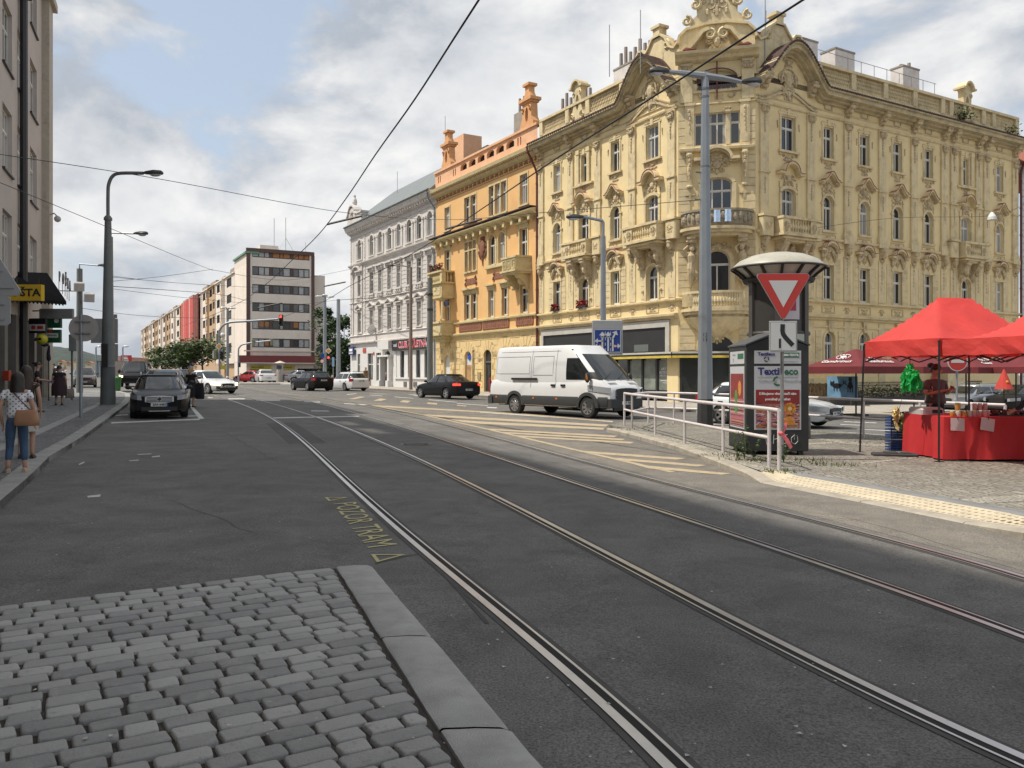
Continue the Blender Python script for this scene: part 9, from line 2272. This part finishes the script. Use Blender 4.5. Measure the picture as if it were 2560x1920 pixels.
Y=68;b_=base(549,Y);k=Y/FPX;Zv=lambda v:px_h(v,Y)-b_.z;t=thing('traffic_light','traffic light mast with a long arm holding a red signal over the road','traffic light',b_)
mb=MB();mb.tube(spline([(0,0,0),(0,0,Zv(850)),(2*k,0,Zv(822)),(22*k,0,Zv(807)),(70*k,0,Zv(803)),(146*k,0,Zv(798))],5),.09,8);mb.build('mast',POLEL,t,smooth=50)
head(t,(155*k,-.1,Zv(801)),28*k,True);head(t,(-10*k,0,Zv(886)),24*k,board=9*k,back=True);head(t,(8*k,-.1,Zv(888)),22*k);diamond(t,(0,-.15,Zv(866)),9*k);head(t,(-5*k,.1,Zv(846)),24*k,back=True)
mb=MB();mb.ball((8*k,0,Zv(838)),.22,8,6);mb.build('camera_dome',SIGNW,t)
Y=100;b_=base(596,Y);k=Y/FPX;t=thing('traffic_light','farther traffic light mast whose arm carries two signals seen from behind','traffic light',b_)
mb=MB();mb.tube(spline([(0,0,0),(0,0,Zv(885)),(3*k,0,Zv(868)),(20*k,0,Zv(859)),(85*k,0,Zv(851))],5),.10,8);mb.build('mast',POLEL,t,smooth=50);head(t,(38*k,-.1,Zv(857)),17*k,back=True);head(t,(84*k,-.1,Zv(855)),17*k,back=True);head(t,(4*k,-.1,Zv(912)),12*k)
def simple_lamp(label,u,Y,vt,arms,r=.12,m=POLEL):
 b_=base(u,Y);z=px_h(vt,Y)-b_.z;t=thing('street_lamp',label,'street lamp',b_);mb=MB();mb.lathe([(r*1.3,0),(r,z)],n=10);mb.build('pole',m,t,smooth=50);k=Y/FPX
 for dx,dz in arms:
  mb=MB();mb.tube([(0,0,z-.05),(dx*k*.4,0,z+dz*k),(dx*k,0,z+dz*k)],.05,6);mb.build('arm',m,t);mb=MB();mb.ball((0,0,0),(11*k if abs(dx)>9 else 8*k,.25,2.4*k),10,6);mb.build('lamp_head',LGL if abs(dx)<40 else HEADM,t,loc=(dx*k,0,z+dz*k),smooth=60)
 return t
simple_lamp('double-headed street lamp in front of the apartment block corner',569,85,772,[(-11,3),(11,2)]);simple_lamp('tall double-headed lamp between the apartment block and the trees',812,108,741,[(-14,0),(14,-1),(0,3)],.2)
simple_lamp('slim street lamp with one arm standing on the pavement before the grey house',1027,74,668,[(-50,4)],.13,mk('brown_grey_pole',(.22,.18,.16),.6));
t=simple_lamp('thick dark tram pole at the corner of the grey and orange houses',1075,71,695,[],.22,POLEG);mb=MB();[mb.lathe([(.26,0),(.26,.2)],(0,0,z),10)for z in(7,8.3)];mb.build('collars',POLED,t)
simple_lamp('grey tram pole left of the grey house',846,102,748,[],.22)
for i,(u,Y,vt,lb)in enumerate(((240,150,868,'far lamp pole left of the big lamp post'),(256,140,862,'far lamp pole just right of the round sign'),(307,170,868,'far lamp pole before the red billboard'))):simple_lamp(lb,u,Y,vt,[(8,2)],.14)
Y=104;b_=base(815,Y);k=Y/FPX;t=thing('traffic_light','red traffic light with a blue and a round sign by the trees','traffic light',b_);mb=MB();mb.tube([(0,0,0),(0,0,px_h(860,Y)-b_.z)],.08,8);mb.build('pole',POLEL,t);Zv=lambda v:px_h(v,Y)-b_.z
head(t,(7*k,-.1,Zv(901)),22*k,True);diamond(t,(7*k,-.15,Zv(877)),8*k);mb=MB();mb.box(-12*k,-4*k,-.12,-.08,Zv(896),Zv(884));mb.build('blue_sign',SIGNB,t);mb=MB();mb.prism(arc(-9*k,Zv(903),5.5*k,0,360,16)[:-1],-.12,-.08);mb.build('round_sign',SIGNR,t);mb=MB();mb.prism(arc(-9*k,Zv(903),4*k,0,360,16)[:-1],-.13,-.121);mb.build('sign_centre',SIGNW,t)
mb=MB();mb.prism([(-18*k,Zv(876)),(-7*k,Zv(876)),(-7*k,Zv(869)),(-12.5*k,Zv(863)),(-18*k,Zv(869))],-.12,-.08);mb.build('direction_sign',mk('navy_sign_dark',(.02,.03,.07),.5),t)
Y=95;b_=base(833,Y);k=Y/FPX;t=thing('information_post','narrow blue and white information post by the trees','road sign',b_);mb=MB();mb.box(-2.5*k,2.5*k,-.08,.08,px_h(916,Y)-b_.z,px_h(893,Y)-b_.z);mb.build('panel',mk('pale_blue_panel',(.25,.40,.62),.5),t);mb=MB();mb.tube([(0,0,0),(0,0,px_h(893,Y)-b_.z)],.05,6);mb.build('pole',POLEL,t)
for i,(u,Y,v0,m_,lb)in enumerate(((477,88,921,SIGNB,'small blue sign among the street trees on the left'),(490,90,917,None,'small priority diamond right of the small blue sign'))):
 b_=base(u,Y);k=Y/FPX;t=thing('road_sign',lb,'road sign',b_);mb=MB();mb.tube([(0,0,0),(0,0,px_h(v0-6,Y)-b_.z)],.05,6);mb.build('pole',POLEL,t);z=px_h(v0,Y)-b_.z
 if m_:mb=MB();mb.box(-4*k,4*k,-.08,-.05,z-2*k,z+8*k);mb.build('sign_plate',m_,t);mb=MB();mb.box(-3.5*k,3.5*k,-.08,-.05,z-12*k,z-3*k);mb.build('additional_plate',SIGNW,t)
 else:diamond(t,(0,-.1,z),6*k)
Y=118;b_=base(700,Y);k=Y/FPX;t=thing('advertising_column','small advertising column with a cream cap before the drugstore','advertising column',b_);z=px_h(910,Y)-b_.z;mb=MB();mb.lathe([(9*k,0),(9*k,1.6),(8*k,1.65),(8*k,z)],n=16);mb.build('drum',mk('column_stone',(.40,.37,.33),.8),t,smooth=30);mb=MB();mb.lathe([(7*k,z),(14*k,z+2*k),(13*k,z+3*k),(6*k,z+6*k),(.02,z+8*k)],n=20);mb.build('cap',mk('column_cap_cream',(.5,.46,.36),.6),t,smooth=50);mb=MB();mb.box(-6*k,6*k,-8.4*k,-7*k,1.9,z-.2);mb.build('poster',mk('poster_dark_blue',(.06,.07,.11),.5,.5,3),t)
WIRE=mk('overhead_wire',(.02,.02,.022),.6)
def wire(label,pts,r=.012,sag=0,group='overhead wires'):
 P=spline(pts,8)if len(pts)>2 else[Vector(pts[0]).lerp(Vector(pts[1]),q/12)-Vector((0,0,sag*4*(q/12)*(1-q/12)))for q in range(13)]
 mb=MB();mb.tube(P,r,5);tag(mb.build('overhead_wire',WIRE,fix=False),label,'wire',group)
def contact(a,c):return[((p.x+q.x)/2,(p.y+q.y)/2,gz((p.x+q.x)/2)+5.62)for p,q in zip(RAIL[a],RAIL[c])]
def trackmid(a,c,y):
 f=lambda L:min(L,key=lambda p:abs(p.y-y));p,q=f(RAIL[a]),f(RAIL[c]);return((p.x+q.x)/2,y,0)
def cw(label,a,c):
 ys=[75,60,48,38,30,24,19,15,12,9.5,7.5,5.5,3.5];pts=[]
 for y in ys:m_=trackmid(a,c,y);pts.append((m_[0],y,gz(m_[0])+5.62))
 mb=MB();mb.tube(spline(pts,5),.013,6);tag(mb.build('overhead_wire',WIRE,fix=False),label,'wire','overhead wires')
cw('tram contact wire rising to the top edge, the left one of two','a','b');cw('tram contact wire crossing in front of the yellow house to the top edge','c','d')
T_=lambda*a:tuple(at(*a))
wire('span wire from the post office across the sky to the big lamp post',[T_(-40,380,21),T_(390,446,27),T_(850,530,33),T_(1120,549,33),T_(1350,532,29),T_(1745,500,24)],.011)
wire('thin span wire from the far left falling towards the tram pole',[T_(-40,440,24),T_(250,560,33),T_(440,640,45),T_(532,676,55)],.012)
wire('span wire between the two tram poles beside the grey house',[T_(1072,724,71),T_(960,742,84),T_(846,750,102)],.03);wire('feeder wire from the tram pole to the far left above the apartment block',[T_(846,750,102),T_(690,764,90),T_(560,738,75),T_(430,726,55),T_(284,716,42)],.018)
for lb,v0,u1,v1,Y1 in(('upper wire from the slim left pole to the middle of the street',693,700,722,80),('second wire from the slim left pole, rising to the right',703,532,673,55),('third wire from the slim left pole towards the traffic light',722,640,760,80),('wire from the slim left pole to the apartment block roof',690,520,712,70)):wire(lb,[T_(281,v0,43),T_((281+u1)/2,(v0+v1)/2+3,(43+Y1)/2),T_(u1,v1,Y1)],.012)
wire('wire from the floodlight pole past the curved lamp to the right',[T_(200,770,50),T_(400,792,62),T_(700,800,90)],.014);wire('sloping wire above the apartment block towards the grey house',[T_(532,675,55),T_(720,700,78),T_(900,668,88)],.014);wire('thin wire from the yellow house across to the right edge',[T_(2045,569,49),T_(2240,545,52),T_(2475,540,55),T_(2560,512,40)],.012)
def arm(label,a,b_,Y,r=.035):wire(label,[T_(a[0],a[1],Y),T_(b_[0],b_[1],Y)],r,0,'registration arms of the tram wires')
arm('thick black registration arm left of the grey house roof',(818,561),(905,540),44,.06);arm('thick black registration arm in front of the orange house',(1113,573),(1205,548),44,.06);arm('registration arm above the traffic light',(645,770),(705,757),80,.07);arm('registration arm right of the apartment block',(810,716),(864,705),80,.07)
c_=at(2480,538,54);t=thing('hanging_lamp','small white lamp hanging on the wire before the right wing of the yellow house','lamp',c_);mb=MB();mb.lathe([(.05,.2),(.1,.15),(.26,-.1),(.28,-.3),(.24,-.32)],n=14);mb.build('shade',SIGNW,t)
def hillm(name,c1,c2):return mk(name,c1,.95,.35,.03,dirt=.7,dirtc=c2,dscale=.05)
def hill(name,Y,prof,m,dep):
 mb=MB();rows=[]
 for k,(f,q)in enumerate(((0,0),(.15,.55),(.5,.9),(1,1),(1.6,.7))):rows.append([((u-UC)/FPX*(Y+dep*f),Y+dep*f,lerp(-6,max(-6,px_h(v,Y+dep)),q)+6*math.sin(u*.9+k)*q*(Y/2500))for u,v in prof])
 mb.loft(rows,False);tag(mb.build(name,m,smooth=60,fix=False),kind='structure')
hill('hills',1900,[(-300,905),(0,895),(60,885),(110,876),(130,868),(150,866),(175,872),(200,878),(240,884),(280,888),(330,893),(400,905),(500,925),(640,930)],hillm('wooded_hill',(.040,.055,.048),(.03,.042,.036)),500)
def far_house(label,u,v,w,h,Y,wall_,roof):
 b_=Vector(((u-UC)/FPX*Y,Y,px_h(v,Y)));k=Y/FPX;t=thing('distant_house',label,'house',b_,0,'distant houses');W_,H_=w*k,h*k
 part(lambda mb:mb.box(-W_/2,W_/2,0,W_,-40,H_*.62),'wall',wall_,t);part(lambda mb:mb.prism([(-W_*.55,H_*.62),(W_*.55,H_*.62),(0,H_)],-.5,W_),'roof',roof,t);part(lambda mb:[mb.box(-W_*.35+q*W_*.25,-W_*.25+q*W_*.25,-.2,0,H_*.2,H_*.42)for q in range(3)],'windows',PANED,t)
CRM=mk('cream_far_wall',(.52,.45,.33),.9);RT=mk('orange_far_roof',(.33,.14,.08),.9);YFW=mk('yellow_far_wall',(.45,.42,.22),.9,.1,.2)
far_house('long yellow house far away at the end of the left street',122,962,44,40,210,YFW,mk('grey_green_far_roof',(.13,.16,.14),.9))
for i,(u,v,w,h,lb)in enumerate(((152,912,14,12,'leftmost cream house on the distant hillside'),(172,916,12,12,'second cream house on the distant hillside'),(190,908,12,10,'highest cream house on the distant hillside'),(222,916,16,13,'rightmost cream house on the distant hillside'))):far_house(lb,u,v,w,h,1400,CRM,RT)
c_=base(262,150);t=thing('glass_shelter','far glass shelter behind the big lamp post on the left','shelter',c_);k=150/FPX;mb=MB();mb.box(-20*k,14*k,0,6,0,42*k);mb.build('glass_walls',glassy('pale_glass_wall',(.16,.22,.27),rough=.15),t);mb=MB();[mb.box(x*k-.12,x*k+.12,-.1,0,0,43*k)for x in(-20,-12,-4,4,12)];mb.box(-21*k,15*k,-.5,6.5,42*k,44*k);mb.build('frame',POLEL,t)
c_=base(308,175);t=thing('billboard_house','low pink house carrying a red billboard behind the black van','house',c_);k=175/FPX;mb=MB();mb.box(-14*k,22*k,0,8,0,48*k);mb.build('wall',mk('pink_far_wall',(.5,.33,.27),.9),t);mb=MB();mb.box(-3*k,23*k,-.6,-.3,36*k,53*k);bl=mb.build('billboard',mk('billboard_red',(.42,.02,.03),.5),t);mb=MB();mb.box(3*k,16*k,-.7,-.61,43*k,46*k);mb.box(5*k,14*k,-.7,-.61,46.8*k,49*k);mb.box(2*k,17*k,-.7,-.61,39*k,41.5*k);mb.build('billboard_marks',SIGNW,bl)
c_=base(112,120);t=thing('cafe_parasol','far orange parasol on the left street','parasol',c_);k=120/FPX;mb=MB();mb.lathe([(10*k,1.55),(6*k,2.05),(.02,2.5)],n=12);mb.build('canopy',SIGNY,t);mb=MB();mb.tube([(0,0,0),(0,0,2.5)],.05,5);mb.build('pole',POLED,t)
